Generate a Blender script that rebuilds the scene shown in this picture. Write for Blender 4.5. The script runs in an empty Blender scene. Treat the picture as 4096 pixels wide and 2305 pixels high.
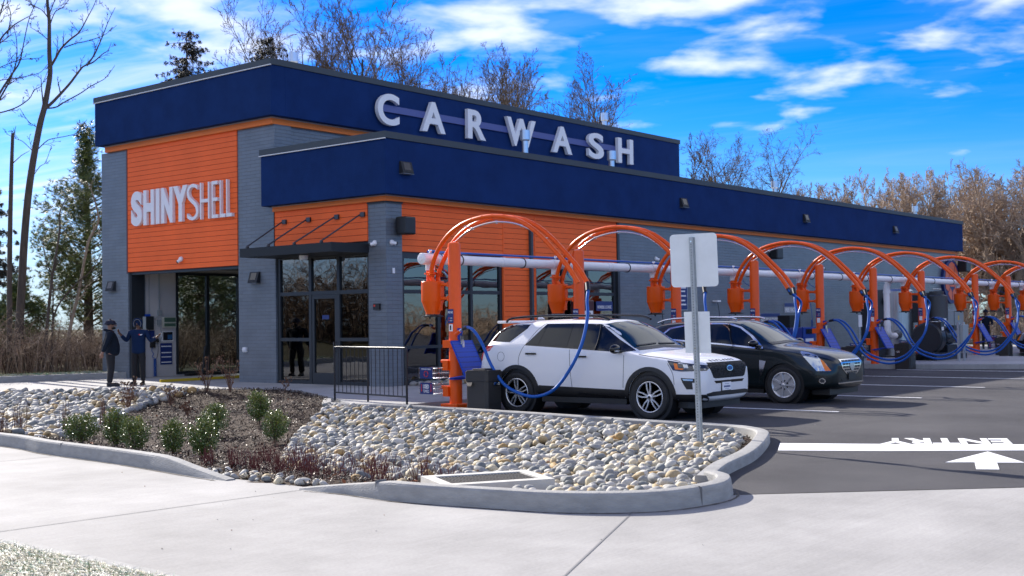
import bpy, bmesh, math, random
from mathutils import Vector, Matrix, noise
from mathutils.bvhtree import BVHTree
from mathutils.geometry import delaunay_2d_cdt, tessellate_polygon
S = bpy.context.scene
COL = S.collection
rad = math.radians
R = random.Random(7)

# ------------------------------------------------------------------ camera, sky, sun, exposure
cam_d = bpy.data.cameras.new('camera')
cam = bpy.data.objects.new('camera', cam_d); COL.objects.link(cam)
cam_d.sensor_width = 36.0; cam_d.lens = 42.57; cam_d.clip_start = 0.1; cam_d.clip_end = 2000
def set_cam(pos, yaw, pitch, roll):
    f = Vector((math.cos(yaw)*math.cos(pitch), math.sin(yaw)*math.cos(pitch), math.sin(pitch)))
    r = Vector((math.sin(yaw), -math.cos(yaw), 0)); u = r.cross(f)
    r2 = r*math.cos(roll)+u*math.sin(roll); u2 = -r*math.sin(roll)+u*math.cos(roll)
    m = Matrix((r2, u2, -f)).transposed().to_4x4(); m.translation = pos
    cam.matrix_world = m
set_cam(Vector((0, 0, 1.76)), 0.6867, 0.0267, -0.014)
S.camera = cam
cam_d.dof.use_dof = True; cam_d.dof.focus_distance = 18.0; cam_d.dof.aperture_fstop = 2.8

SX, SY = -0.40, 1.72                       # ground shadow offset per metre of height
SUN_EL = math.atan(1/math.hypot(SX, SY)); SUN_ROT = math.atan2(-SX, SY)
W = bpy.data.worlds.new('World'); S.world = W; W.use_nodes = True
def build_world():
    nt = W.node_tree; N = nt.nodes; L = nt.links; N.clear()
    def n(t, **k):
        q = N.new(t)
        for a, b in k.items(): setattr(q, a, b)
        return q
    def mth(op, a, b=None, c=None, clamp=False):
        q = n('ShaderNodeMath', operation=op, use_clamp=clamp)
        for i, v in enumerate((a, b, c)):
            if v is None: continue
            if isinstance(v, (int, float)): q.inputs[i].default_value = v
            else: L.new(v, q.inputs[i])
        return q.outputs[0]
    out = n('ShaderNodeOutputWorld'); bg = n('ShaderNodeBackground')
    sky = n('ShaderNodeTexSky', sky_type='NISHITA', sun_disc=False, sun_elevation=SUN_EL, sun_rotation=SUN_ROT)
    sky.air_density = 1.0; sky.dust_density = 0.25; sky.ozone_density = 3.0
    hs = n('ShaderNodeHueSaturation'); hs.inputs['Hue'].default_value = 0.512; hs.inputs['Saturation'].default_value = 1.32; hs.inputs['Value'].default_value = 1.0
    L.new(sky.outputs[0], hs.inputs['Color'])
    tint = n('ShaderNodeMix', data_type='RGBA', blend_type='MULTIPLY'); tint.inputs[0].default_value = 1.0; L.new(hs.outputs[0], tint.inputs[6]); tint.inputs[7].default_value = (0.36, 0.52, 0.84, 1)
    hs2 = n('ShaderNodeHueSaturation'); hs2.inputs['Saturation'].default_value = 1.12; L.new(tint.outputs[2], hs2.inputs['Color'])
    tc = n('ShaderNodeTexCoord'); sp = n('ShaderNodeSeparateXYZ'); L.new(tc.outputs['Generated'], sp.inputs[0])
    X, Y, Z = sp.outputs
    zz = mth('MAXIMUM', mth('ADD', Z, 0.13), 0.02)
    px = mth('DIVIDE', X, zz); py = mth('DIVIDE', Y, zz)
    # rotate to the viewing azimuth: a = along view, b = to the right
    ca, sa = math.cos(0.687), math.sin(0.687)
    a = mth('ADD', mth('MULTIPLY', px, ca), mth('MULTIPLY', py, sa))
    b = mth('SUBTRACT', mth('MULTIPLY', px, sa), mth('MULTIPLY', py, ca))
    def cmb(x, y, z=0.0):
        q = n('ShaderNodeCombineXYZ')
        for i, v in enumerate((x, y, z)):
            if isinstance(v, (int, float)): q.inputs[i].default_value = v
            else: L.new(v, q.inputs[i])
        return q.outputs[0]
    def noise_(vec, scale, det, rough, dist=0.0, off=(0, 0, 0)):
        m = n('ShaderNodeMapping'); m.inputs['Location'].default_value = off; L.new(vec, m.inputs[0])
        q = n('ShaderNodeTexNoise'); q.inputs['Scale'].default_value = scale; q.inputs['Detail'].default_value = det
        q.inputs['Roughness'].default_value = rough; q.inputs['Distortion'].default_value = dist
        L.new(m.outputs[0], q.inputs[0]); return q.outputs[0]
    def ramp(v, lo, hi):
        q = n('ShaderNodeMapRange', interpolation_type='SMOOTHSTEP'); q.inputs[1].default_value = lo; q.inputs[2].default_value = hi
        L.new(v, q.inputs[0]); return q.outputs[0]
    # horizontal angle right of the view axis (tan), for placing the cirrus to the left
    az = mth('DIVIDE', b, mth('MAXIMUM', a, 0.05))
    puff = noise_(cmb(mth('MULTIPLY', a, 1.15), b), CL['ps'], 7.0, 0.50, 0.15, CL['po'])
    hi = ramp(Z, CL['h0'], CL['h1'])
    cov = mth('ADD', puff, mth('MULTIPLY', hi, CL['hk']))  # cloud cover thickens upward, out of view, to whiten the ambient light
    low = mth('SUBTRACT', 1.0, ramp(Z, 0.08, 0.20))
    cov = mth('SUBTRACT', cov, mth('MULTIPLY', low, 0.16))
    cov = mth('SUBTRACT', cov, mth('MULTIPLY', ramp(Z, 0.58, 0.85), 0.42))
    pm = mth('MULTIPLY', ramp(cov, CL['p0'], CL['p1']), CL['pm'])
    cir = noise_(cmb(mth('MULTIPLY', mth('ADD', a, mth('MULTIPLY', b, 0.35)), 2.6), mth('MULTIPLY', b, 0.75)), CL['cs'], 10.0, 0.62, 0.9, CL['co'])
    left = mth('SUBTRACT', 1.0, ramp(az, -0.36, 0.12))
    cm = mth('MULTIPLY', ramp(cir, 0.38, 0.82), mth('ADD', mth('MULTIPLY', left, 0.74), 0.06))
    m = mth('MAXIMUM', pm, cm, clamp=True)
    m = mth('MULTIPLY', m, ramp(Z, 0.0, 0.05))
    mx = n('ShaderNodeMix', data_type='RGBA'); L.new(m, mx.inputs[0]); hz = n('ShaderNodeMix', data_type='RGBA'); L.new(mth('MULTIPLY', mth('SUBTRACT', 1.0, ramp(Z, 0.0, 0.16)), mth('ADD', mth('MULTIPLY', left, 0.45), 0.30)), hz.inputs[0]); L.new(hs2.outputs[0], hz.inputs[6]); hz.inputs[7].default_value = (2.4, 3.1, 4.2, 1)
    L.new(hz.outputs[2], mx.inputs[6])
    cc = n('ShaderNodeMix', data_type='RGBA'); L.new(mth('MULTIPLY', ramp(Z, 0.27, 0.42), mth('SUBTRACT', 1.0, ramp(Z, 0.55, 0.8))), cc.inputs[0]); cc.inputs[6].default_value = CL['col']; cc.inputs[7].default_value = CL['top']  # brighter cloud band above the frame, added to light the shaded walls
    L.new(cc.outputs[2], mx.inputs[7])
    L.new(mx.outputs[2], bg.inputs[0]); bg.inputs[1].default_value = SKY_STR
    L.new(bg.outputs[0], out.inputs[0])
CL = dict(ps=3.6, po=(3.1, 7.7, 0), h0=0.12, h1=0.45, hk=0.30, p0=0.505, p1=0.78, pm=0.90, cs=1.5, co=(1.0, 4.0, 0), col=(4.4, 4.7, 5.3, 1), top=(5.6, 5.7, 6.0, 1))
SKY_STR = 0.125
build_world()
sun_d = bpy.data.lights.new('sun', 'SUN'); sun_d.energy = 5.0; sun_d.angle = rad(0.53); sun_d.color = (1.0, 0.94, 0.86)
sun = bpy.data.objects.new('sun', sun_d); COL.objects.link(sun)
sun.rotation_euler = Vector((SX, SY*-1, -1)).to_track_quat('-Z', 'Y').to_euler()
S.view_settings.view_transform = 'Standard'; S.view_settings.look = 'None'
S.view_settings.exposure = 0.98; S.view_settings.gamma = 1.0; S.view_settings.use_curve_mapping = False
S.cycles.max_bounces = 8; S.cycles.transparent_max_bounces = 12

# ------------------------------------------------------------------ materials
MATS = {}
def s2l(c): return tuple(((x/255+0.055)/1.055)**2.4 if x/255 > 0.04045 else x/255/12.92 for x in c)
def mat(name, col, rough=0.5, metal=0.0, var=0.0, vscale=8.0, bump=0.0, bscale=60.0, coat=0.0, spec=0.5, col2=None, emis=0.0, trans=0.0, stretch=(1, 1, 1), det=6.0, vlo=0.35, vhi=0.65):
    if name in MATS: return MATS[name]
    m = bpy.data.materials.new(name); m.use_nodes = True; MATS[name] = m
    nt = m.node_tree; N = nt.nodes; L = nt.links; p = N['Principled BSDF']
    c = tuple(col)+(1,)
    p.inputs['Base Color'].default_value = c; p.inputs['Roughness'].default_value = rough; p.inputs['Metallic'].default_value = metal
    p.inputs['Specular IOR Level'].default_value = spec; p.inputs['Coat Weight'].default_value = coat; p.inputs['Coat Roughness'].default_value = 0.04
    if trans: p.inputs['Transmission Weight'].default_value = trans
    if emis: p.inputs['Emission Color'].default_value = c; p.inputs['Emission Strength'].default_value = emis
    if var or bump or col2:
        tc = N.new('ShaderNodeTexCoord'); mp = N.new('ShaderNodeMapping'); mp.inputs['Scale'].default_value = stretch
        L.new(tc.outputs['Object'], mp.inputs[0])
    if var or col2:
        n = N.new('ShaderNodeTexNoise'); n.inputs['Scale'].default_value = vscale; n.inputs['Detail'].default_value = det; n.inputs['Roughness'].default_value = 0.6
        L.new(mp.outputs[0], n.inputs[0])
        cr = N.new('ShaderNodeValToRGB'); cr.color_ramp.elements[0].position = vlo; cr.color_ramp.elements[1].position = vhi
        c2 = col2 if col2 else tuple(min(1, x*(1+var)) for x in col)
        c1 = col if col2 else tuple(x*(1-var) for x in col)
        cr.color_ramp.elements[0].color = tuple(c1)+(1,); cr.color_ramp.elements[1].color = tuple(c2)+(1,)
        L.new(n.outputs[0], cr.inputs[0]); L.new(cr.outputs[0], p.inputs['Base Color'])
    if bump:
        n2 = N.new('ShaderNodeTexNoise'); n2.inputs['Scale'].default_value = bscale; n2.inputs['Detail'].default_value = 4
        L.new(mp.outputs[0], n2.inputs[0]); bp = N.new('ShaderNodeBump'); bp.inputs['Strength'].default_value = bump; bp.inputs['Distance'].default_value = 0.02
        L.new(n2.outputs[0], bp.inputs['Height']); L.new(bp.outputs[0], p.inputs['Normal'])
    return m

# ------------------------------------------------------------------ mesh builder
class MB:
    def __init__(s): s.v = []; s.f = []; s.mi = []; s.m = 0; s.sm = []; s.smooth = False
    def add(s, vs, fs, M=None):
        o = len(s.v)
        s.v += [tuple(M @ Vector(p)) if M else tuple(p) for p in vs]
        for f in fs: s.f.append([i+o for i in f]); s.mi.append(s.m); s.sm.append(s.smooth)
        return s
    def box(s, x0, y0, z0, x1, y1, z1, M=None, bv=0.0):
        if x0 > x1: x0, x1 = x1, x0
        if y0 > y1: y0, y1 = y1, y0
        if z0 > z1: z0, z1 = z1, z0
        if bv:
            b = min(bv, (x1-x0)/2.01, (y1-y0)/2.01, (z1-z0)/2.01)
            bm = bmesh.new(); bmesh.ops.create_cube(bm, size=1)
            for v in bm.verts: v.co = Vector(((x0+x1)/2+v.co.x*(x1-x0), (y0+y1)/2+v.co.y*(y1-y0), (z0+z1)/2+v.co.z*(z1-z0)))
            bmesh.ops.bevel(bm, geom=bm.edges[:], offset=b, segments=2, affect='EDGES', profile=0.5)
            s.addbm(bm, M); return s
        return s.add([(x0,y0,z0),(x1,y0,z0),(x1,y1,z0),(x0,y1,z0),(x0,y0,z1),(x1,y0,z1),(x1,y1,z1),(x0,y1,z1)],
                     [(3,2,1,0),(4,5,6,7),(0,1,5,4),(1,2,6,5),(2,3,7,6),(3,0,4,7)], M)
    def addbm(s, bm, M=None):
        bm.verts.ensure_lookup_table(); bm.verts.index_update()
        s.add([v.co[:] for v in bm.verts], [[v.index for v in f.verts] for f in bm.faces], M); bm.free()
    def prism(s, poly, a0, a1, axis='z', M=None):
        # poly of 2-D points extruded along axis from a0 to a1
        P = {'z': lambda u, v, w: (u, v, w), 'x': lambda u, v, w: (w, u, v), 'y': lambda u, v, w: (u, w, v)}[axis]
        n = len(poly)
        ar = sum(poly[i][0]*poly[(i+1) % n][1]-poly[(i+1) % n][0]*poly[i][1] for i in range(n))
        if axis == 'y': ar = -ar
        if (ar < 0) != (a1 < a0): poly = poly[::-1]
        vs = [P(u, v, a0) for u, v in poly]+[P(u, v, a1) for u, v in poly]
        tr = tessellate_polygon([[Vector((u, v, 0)) for u, v in poly]])
        fs = [(i, (i+1) % n, (i+1) % n+n, i+n) for i in range(n)]
        tri = []
        for t in tr:
            a, b, c = t
            A = (poly[b][0]-poly[a][0])*(poly[c][1]-poly[a][1])-(poly[c][0]-poly[a][0])*(poly[b][1]-poly[a][1])
            if axis == 'y': A = -A
            if (A < 0) != (a1 < a0): a, c = c, a
            tri.append((a, b, c))
        fs += [(c, b, a) for a, b, c in tri]+[(a+n, b+n, c+n) for a, b, c in tri]
        return s.add(vs, fs, M)
    def tube(s, pts, r, n=10, caps=True, M=None):
        pts = [Vector(p) for p in pts]; k = len(pts)
        rs = r if isinstance(r, (list, tuple)) else [r]*k
        vs = []; up = None
        for i, p in enumerate(pts):
            t = (pts[min(i+1, k-1)]-pts[max(i-1, 0)])
            if t.length < 1e-9: t = Vector((0, 0, 1))
            t.normalize()
            if up is None:
                up = t.orthogonal().normalized()
            else:
                up = up-t*up.dot(t)
                up = up.normalized() if up.length > 1e-6 else t.orthogonal().normalized()
            bi = t.cross(up)
            for j in range(n):
                a = 2*math.pi*j/n
                vs.append(p+(up*math.cos(a)+bi*math.sin(a))*rs[i])
        fs = []
        for i in range(k-1):
            for j in range(n):
                a = i*n+j; b = i*n+(j+1) % n
                fs.append((a, b, b+n, a+n))
        o = s.smooth; s.smooth = True
        s.add(vs, fs, M)
        s.smooth = o
        if caps and n > 2:
            s.add(vs[:n], [tuple(range(n))[::-1]], M); s.add(vs[-n:], [tuple(range(n))], M)
        return s
    def cyl(s, p0, p1, r, n=16, r1=None, M=None):
        return s.tube([p0, p1], [r, r if r1 is None else r1], n, True, M)
    def lathe(s, prof, c=(0, 0, 0), n=24, M=None, axis='z'):
        # prof: list of (r, h)
        vs = []; o_ = s.smooth
        P_ = [Vector((r, h)) for r, h in prof]; cuts = [0]
        for i in range(1, len(P_)-1):
            a, b = P_[i]-P_[i-1], P_[i+1]-P_[i]
            if a.length > 1e-7 and b.length > 1e-7 and a.angle(b) > rad(32): cuts.append(i)
        cuts.append(len(P_)-1)
        if len(cuts) > 2:
            for a, b in zip(cuts, cuts[1:]): s.lathe_seg(prof[a:b+1], c, n, M, axis)
            if prof[0][0] > 1e-3: s.lathe_cap(prof[0], c, n, M, axis, True)
            if prof[-1][0] > 1e-3: s.lathe_cap(prof[-1], c, n, M, axis, False)
            return s
        s.lathe_seg(prof, c, n, M, axis)
        if prof[0][0] > 1e-3: s.lathe_cap(prof[0], c, n, M, axis, True)
        if prof[-1][0] > 1e-3: s.lathe_cap(prof[-1], c, n, M, axis, False)
        return s
    def lathe_cap(s, p, c, n, M, axis, rev):
        vs = []
        for j in range(n):
            a = 2*math.pi*j/n; x, y = p[0]*math.cos(a), p[0]*math.sin(a); h = p[1]
            q = (x, y, h) if axis == 'z' else ((h, x, y) if axis == 'x' else (y, h, x)); vs.append((c[0]+q[0], c[1]+q[1], c[2]+q[2]))
        f = tuple(range(n)); s.add(vs, [f[::-1] if rev else f], M)
    def lathe_seg(s, prof, c, n, M, axis):
        vs = []
        for r, h in prof:
            for j in range(n):
                a = 2*math.pi*j/n; x, y = r*math.cos(a), r*math.sin(a)
                q = (x, y, h) if axis == 'z' else ((h, x, y) if axis == 'x' else (y, h, x))
                vs.append((c[0]+q[0], c[1]+q[1], c[2]+q[2]))
        fs = []
        for i in range(len(prof)-1):
            for j in range(n):
                a = i*n+j; b = i*n+(j+1) % n; fs.append((a, b, b+n, a+n))
        o = s.smooth; s.smooth = True; s.add(vs, fs, M); s.smooth = o
        return s
    def ball(s, c, r, M=None, seg=12, ring=8):
        rx, ry, rz = r if isinstance(r, (tuple, list)) else (r, r, r)
        vs = [(c[0], c[1], c[2]+rz)]
        for i in range(1, ring):
            t = math.pi*i/ring
            for j in range(seg):
                a = 2*math.pi*j/seg; vs.append((c[0]+rx*math.sin(t)*math.cos(a), c[1]+ry*math.sin(t)*math.sin(a), c[2]+rz*math.cos(t)))
        vs.append((c[0], c[1], c[2]-rz)); fs = []
        for j in range(seg): fs.append((0, 1+j, 1+(j+1) % seg))
        for i in range(ring-2):
            for j in range(seg):
                a = 1+i*seg+j; b = 1+i*seg+(j+1) % seg; fs.append((a, a+seg, b+seg, b))
        l = len(vs)-1; o0 = 1+(ring-2)*seg
        for j in range(seg): fs.append((l, o0+(j+1) % seg, o0+j))
        o = s.smooth; s.smooth = True; s.add(vs, fs, M); s.smooth = o
        return s
    def build(s, name, mats, parent=None, local=False, origin=None):
        mats = mats if isinstance(mats, (list, tuple)) else [mats]
        off = Vector((0, 0, 0))
        if parent is not None and not local: off = WLOC.get(parent.name, Vector((0, 0, 0)))
        if parent is None:
            if origin is None and s.v:
                xs = [p[0] for p in s.v]; ys = [p[1] for p in s.v]; z0 = min(p[2] for p in s.v)
                origin = ((min(xs)+max(xs))/2, (min(ys)+max(ys))/2, z0)
            off = Vector(origin)
        me = bpy.data.meshes.new(name)
        me.from_pydata([(p[0]-off.x, p[1]-off.y, p[2]-off.z) for p in s.v], [], s.f)
        for m in mats: me.materials.append(m)
        me.polygons.foreach_set('material_index', s.mi); me.polygons.foreach_set('use_smooth', s.sm)
        me.update()
        o = bpy.data.objects.new(name, me); COL.objects.link(o)
        if parent is not None:
            o.parent = parent; WLOC[o.name] = off
        else:
            o.location = off; WLOC[o.name] = off
        return o
WLOC = {}
def tag(o, label=None, cat=None, group=None, kind=None):
    if label: o['label'] = label
    if cat: o['category'] = cat
    if group: o['group'] = group
    if kind: o['kind'] = kind
    return o
def thing(name, label, cat, loc=(0, 0, 0), group=None, rz=0.0):
    o = bpy.data.objects.new(name, None); COL.objects.link(o); o.location = loc; o.rotation_euler = (0, 0, rz); o.empty_display_size = 0.2
    WLOC[o.name] = Vector(loc)
    return tag(o, label, cat, group)
def kids(o): return [c for c in bpy.data.objects if c.parent == o]
def dup(o, parent=None, ch=None):
    if ch is None:
        ch = {}
        for q in bpy.data.objects:
            if q.parent: ch.setdefault(q.parent.name, []).append(q)
    c = o.copy(); COL.objects.link(c)
    if parent: c.parent = parent
    for q in ch.get(o.name, []): dup(q, c, ch)
    return c
def struct(o): o['kind'] = 'structure'; return o
def one(name, mats, fn, parent=None, local=False):
    b = MB(); fn(b); return b.build(name, mats, parent, local)

def text_mesh(txt, offset=0.0, extrude=0.0, res=4):
    cu = bpy.data.curves.new('lettering', 'FONT'); cu.body = txt; cu.offset = offset; cu.extrude = extrude; cu.resolution_u = res
    ob = bpy.data.objects.new('lettering', cu); COL.objects.link(ob)
    me = ob.evaluated_get(bpy.context.evaluated_depsgraph_get()).to_mesh()
    v = [p.co[:] for p in me.vertices]; f = [list(p.vertices) for p in me.polygons]
    ob.to_mesh_clear(); bpy.data.objects.remove(ob); bpy.data.curves.remove(cu)
    return v, f
def text_fit(mb, txt, origin, ux, uy, w, h, depth=0.004, offset=0.0, res=3):
    """lettering fitted into a w x h box: origin is its lower-left corner, ux and uy its axes"""
    v, f = text_mesh(txt, offset, 0.5, res)
    xs = [p[0] for p in v]; ys = [p[1] for p in v]; x0, y0 = min(xs), min(ys)
    kx = w/(max(xs)-x0); ky = h/(max(ys)-y0)
    ux = Vector(ux); uy = Vector(uy); n = ux.cross(uy); o = Vector(origin)
    mb.add([o+ux*((p[0]-x0)*kx)+uy*((p[1]-y0)*ky)+n*((p[2]+0.5)*depth) for p in v], f)
    return mb
def catmull(pts, n=8):
    pts = [Vector(p) for p in pts]; out = []
    for i in range(len(pts)-1):
        p0 = pts[max(i-1, 0)]; p1 = pts[i]; p2 = pts[i+1]; p3 = pts[min(i+2, len(pts)-1)]
        for j in range(n):
            t = j/n; t2 = t*t; t3 = t2*t
            out.append(0.5*((2*p1)+(-p0+p2)*t+(2*p0-5*p1+4*p2-p3)*t2+(-p0+3*p1-3*p2+p3)*t3))
    out.append(pts[-1]); return out
def flat(name, poly, z, m, holes=None):
    b = MB(); n = len(poly)
    tr = tessellate_polygon([[Vector((u, v, 0)) for u, v in poly]])
    fs = []
    for a, c, d in tr:
        A = (poly[c][0]-poly[a][0])*(poly[d][1]-poly[a][1])-(poly[d][0]-poly[a][0])*(poly[c][1]-poly[a][1])
        fs.append((a, c, d) if A > 0 else (d, c, a))
    b.add([(u, v, z) for u, v in poly], fs)
    return b.build(name, m, origin=(0, 0, 0))
# ------------------------------------------------------------------ the setting: ground, drive, lot, terrace, bed, kerbs
def conc_mat(name, col, sx, sy, ang=0.0, st=0.25):
    m = mat(name, col, 0.85, var=0.09, vscale=0.9, spec=0.2)
    nt = m.node_tree; N = nt.nodes; L = nt.links; p = N['Principled BSDF']
    tc = N.new('ShaderNodeTexCoord'); mp = N.new('ShaderNodeMapping'); mp.inputs['Scale'].default_value = (sx, sy, 1); mp.inputs['Rotation'].default_value = (0, 0, ang)
    L.new(tc.outputs['Object'], mp.inputs[0])
    n = N.new('ShaderNodeTexNoise'); n.inputs['Scale'].default_value = 1.0; n.inputs['Detail'].default_value = 5; n.inputs['Roughness'].default_value = 0.75; L.new(mp.outputs[0], n.inputs[0])
    n3 = N.new('ShaderNodeTexNoise'); n3.inputs['Scale'].default_value = 38; n3.inputs['Detail'].default_value = 3; L.new(tc.outputs['Object'], n3.inputs[0])
    old = p.inputs['Base Color'].links[0].from_socket
    mx = N.new('ShaderNodeMix'); mx.data_type = 'RGBA'; mx.blend_type = 'OVERLAY'; mx.inputs[0].default_value = st
    L.new(old, mx.inputs[6]); L.new(n.outputs[0], mx.inputs[7])
    mx2 = N.new('ShaderNodeMix'); mx2.data_type = 'RGBA'; mx2.blend_type = 'OVERLAY'; mx2.inputs[0].default_value = 0.16
    L.new(mx.outputs[2], mx2.inputs[6]); L.new(n3.outputs[0], mx2.inputs[7]); L.new(mx2.outputs[2], p.inputs['Base Color'])
    n4 = N.new('ShaderNodeTexNoise'); n4.inputs['Scale'].default_value = 0.42; n4.inputs['Detail'].default_value = 9; n4.inputs['Roughness'].default_value = 0.66; L.new(tc.outputs['Object'], n4.inputs[0])
    mx3 = N.new('ShaderNodeMix'); mx3.data_type = 'RGBA'; mx3.blend_type = 'OVERLAY'; mx3.inputs[0].default_value = 0.42
    L.new(mx2.outputs[2], mx3.inputs[6]); L.new(n4.outputs[0], mx3.inputs[7]); L.new(mx3.outputs[2], p.inputs['Base Color'])
    bp = N.new('ShaderNodeBump'); bp.inputs['Strength'].default_value = 0.25; bp.inputs['Distance'].default_value = 0.004
    L.new(n.outputs[0], bp.inputs['Height']); L.new(bp.outputs[0], p.inputs['Normal'])
    return m
m_drive = conc_mat('broomed concrete', (0.318, 0.308, 0.293), 0.5, 34.0, 0.10, 0.16)
m_walk = conc_mat('walk concrete', (0.35, 0.345, 0.335), 4, 4)
m_kerb = mat('kerb concrete', (0.31, 0.305, 0.29), 0.85, var=0.11, vscale=5, bump=0.35, bscale=28, spec=0.25, stretch=(1, 1, 3))
def asphalt_mat():
    m = mat('asphalt', (0.046, 0.044, 0.047), 0.85, spec=0.25, col2=(0.092, 0.088, 0.090), vscale=0.45, bump=0.6, bscale=170, vlo=0.3, vhi=0.75, det=8)
    nt = m.node_tree; N = nt.nodes; L = nt.links; p = N['Principled BSDF']
    tc = N.new('ShaderNodeTexCoord'); n = N.new('ShaderNodeTexNoise'); n.inputs['Scale'].default_value = 130; n.inputs['Detail'].default_value = 2
    L.new(tc.outputs['Object'], n.inputs[0]); old = p.inputs['Base Color'].links[0].from_socket
    mx = N.new('ShaderNodeMix'); mx.data_type = 'RGBA'; mx.blend_type = 'OVERLAY'; mx.inputs[0].default_value = 0.75
    L.new(old, mx.inputs[6]); L.new(n.outputs[0], mx.inputs[7]); L.new(mx.outputs[2], p.inputs['Base Color'])
    return m
m_asph = asphalt_mat()
m_mark = mat('road paint', (0.40, 0.40, 0.40), 0.7, col2=(0.76, 0.76, 0.755), vscale=22, bump=0.3, bscale=150, det=12, vlo=0.22, vhi=0.42)
m_soil = mat('soil', (0.05, 0.045, 0.025), 0.95, col2=(0.11, 0.10, 0.05), vscale=0.6, bump=0.5, bscale=12, spec=0.1)
m_mulch = mat('bark mulch', (0.016, 0.010, 0.007), 0.9, col2=(0.075, 0.045, 0.029), vscale=26, bump=1.0, bscale=45, spec=0.2, det=10)
m_dark = mat('joint filler', (0.17, 0.17, 0.17), 0.9)

KERB_IN = [(9.30,26),(9.28,17.4),(9.05,15.7),(8.92,13.6),(8.72,12.0),(8.6,11.2),(8.6,10.2),(8.72,9.7),(8.66,8.45),(8.86,7.4),(9.0,6.85),(9.3,6.4),(9.65,6.1),(10.2,6.02),(10.8,6.3),(12.0,6.95),(13.35,7.35),(14.9,8.0),(15.7,8.45),(16.2,9.0),(16.3,9.6),(16.4,11),(16.75,13.9),(16.95,16.5),(16.7,18.6)]
TERR_EDGE = [(17.85,19.75),(19.35,22.5),(19.9,24),(19.2,25.6),(17.45,27.2),(15.45,29.4),(12,32.5)]
BED = KERB_IN+TERR_EDGE+[(9.3,32.5)]
def seg_d(x, y, poly, closed=True):
    best = 1e9; n = len(poly)
    for i in range(n if closed else n-1):
        ax, ay = poly[i]; bx, by = poly[(i+1) % n]; dx, dy = bx-ax, by-ay
        t = max(0, min(1, ((x-ax)*dx+(y-ay)*dy)/(dx*dx+dy*dy+1e-12)))
        best = min(best, math.hypot(x-ax-t*dx, y-ay-t*dy))
    return best
def inside(x, y, poly):
    c = False; j = len(poly)-1
    for i in range(len(poly)):
        if (poly[i][1] > y) != (poly[j][1] > y) and x < (poly[j][0]-poly[i][0])*(y-poly[i][1])/(poly[j][1]-poly[i][1])+poly[i][0]: c = not c
        j = i
    return c
def bed_z(x, y):
    d = seg_d(x, y, BED)
    t = min(1, d/2.6); t = t*t*(3-2*t)
    dt = seg_d(x, y, TERR_EDGE, False)          # rises towards the terrace
    rise = max(0, 1-dt/4.5)
    db = seg_d(x, y, KERB_IN[17:25], False)     # slopes down from the back kerb
    rb = max(0, 1-db/5.0)
    front = seg_d(x, y, KERB_IN[:13], False)
    z = 0.0-0.26*t+0.10*rise+0.10*rb*t
    if front < 1.0: z = min(z+0.03, 0.03)
    if front < 0.4: z -= 0.05*(1-front/0.4)
    z += 0.085*noise.noise(Vector((x*1.1, y*1.1, 3)))*t
    return z
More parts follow.
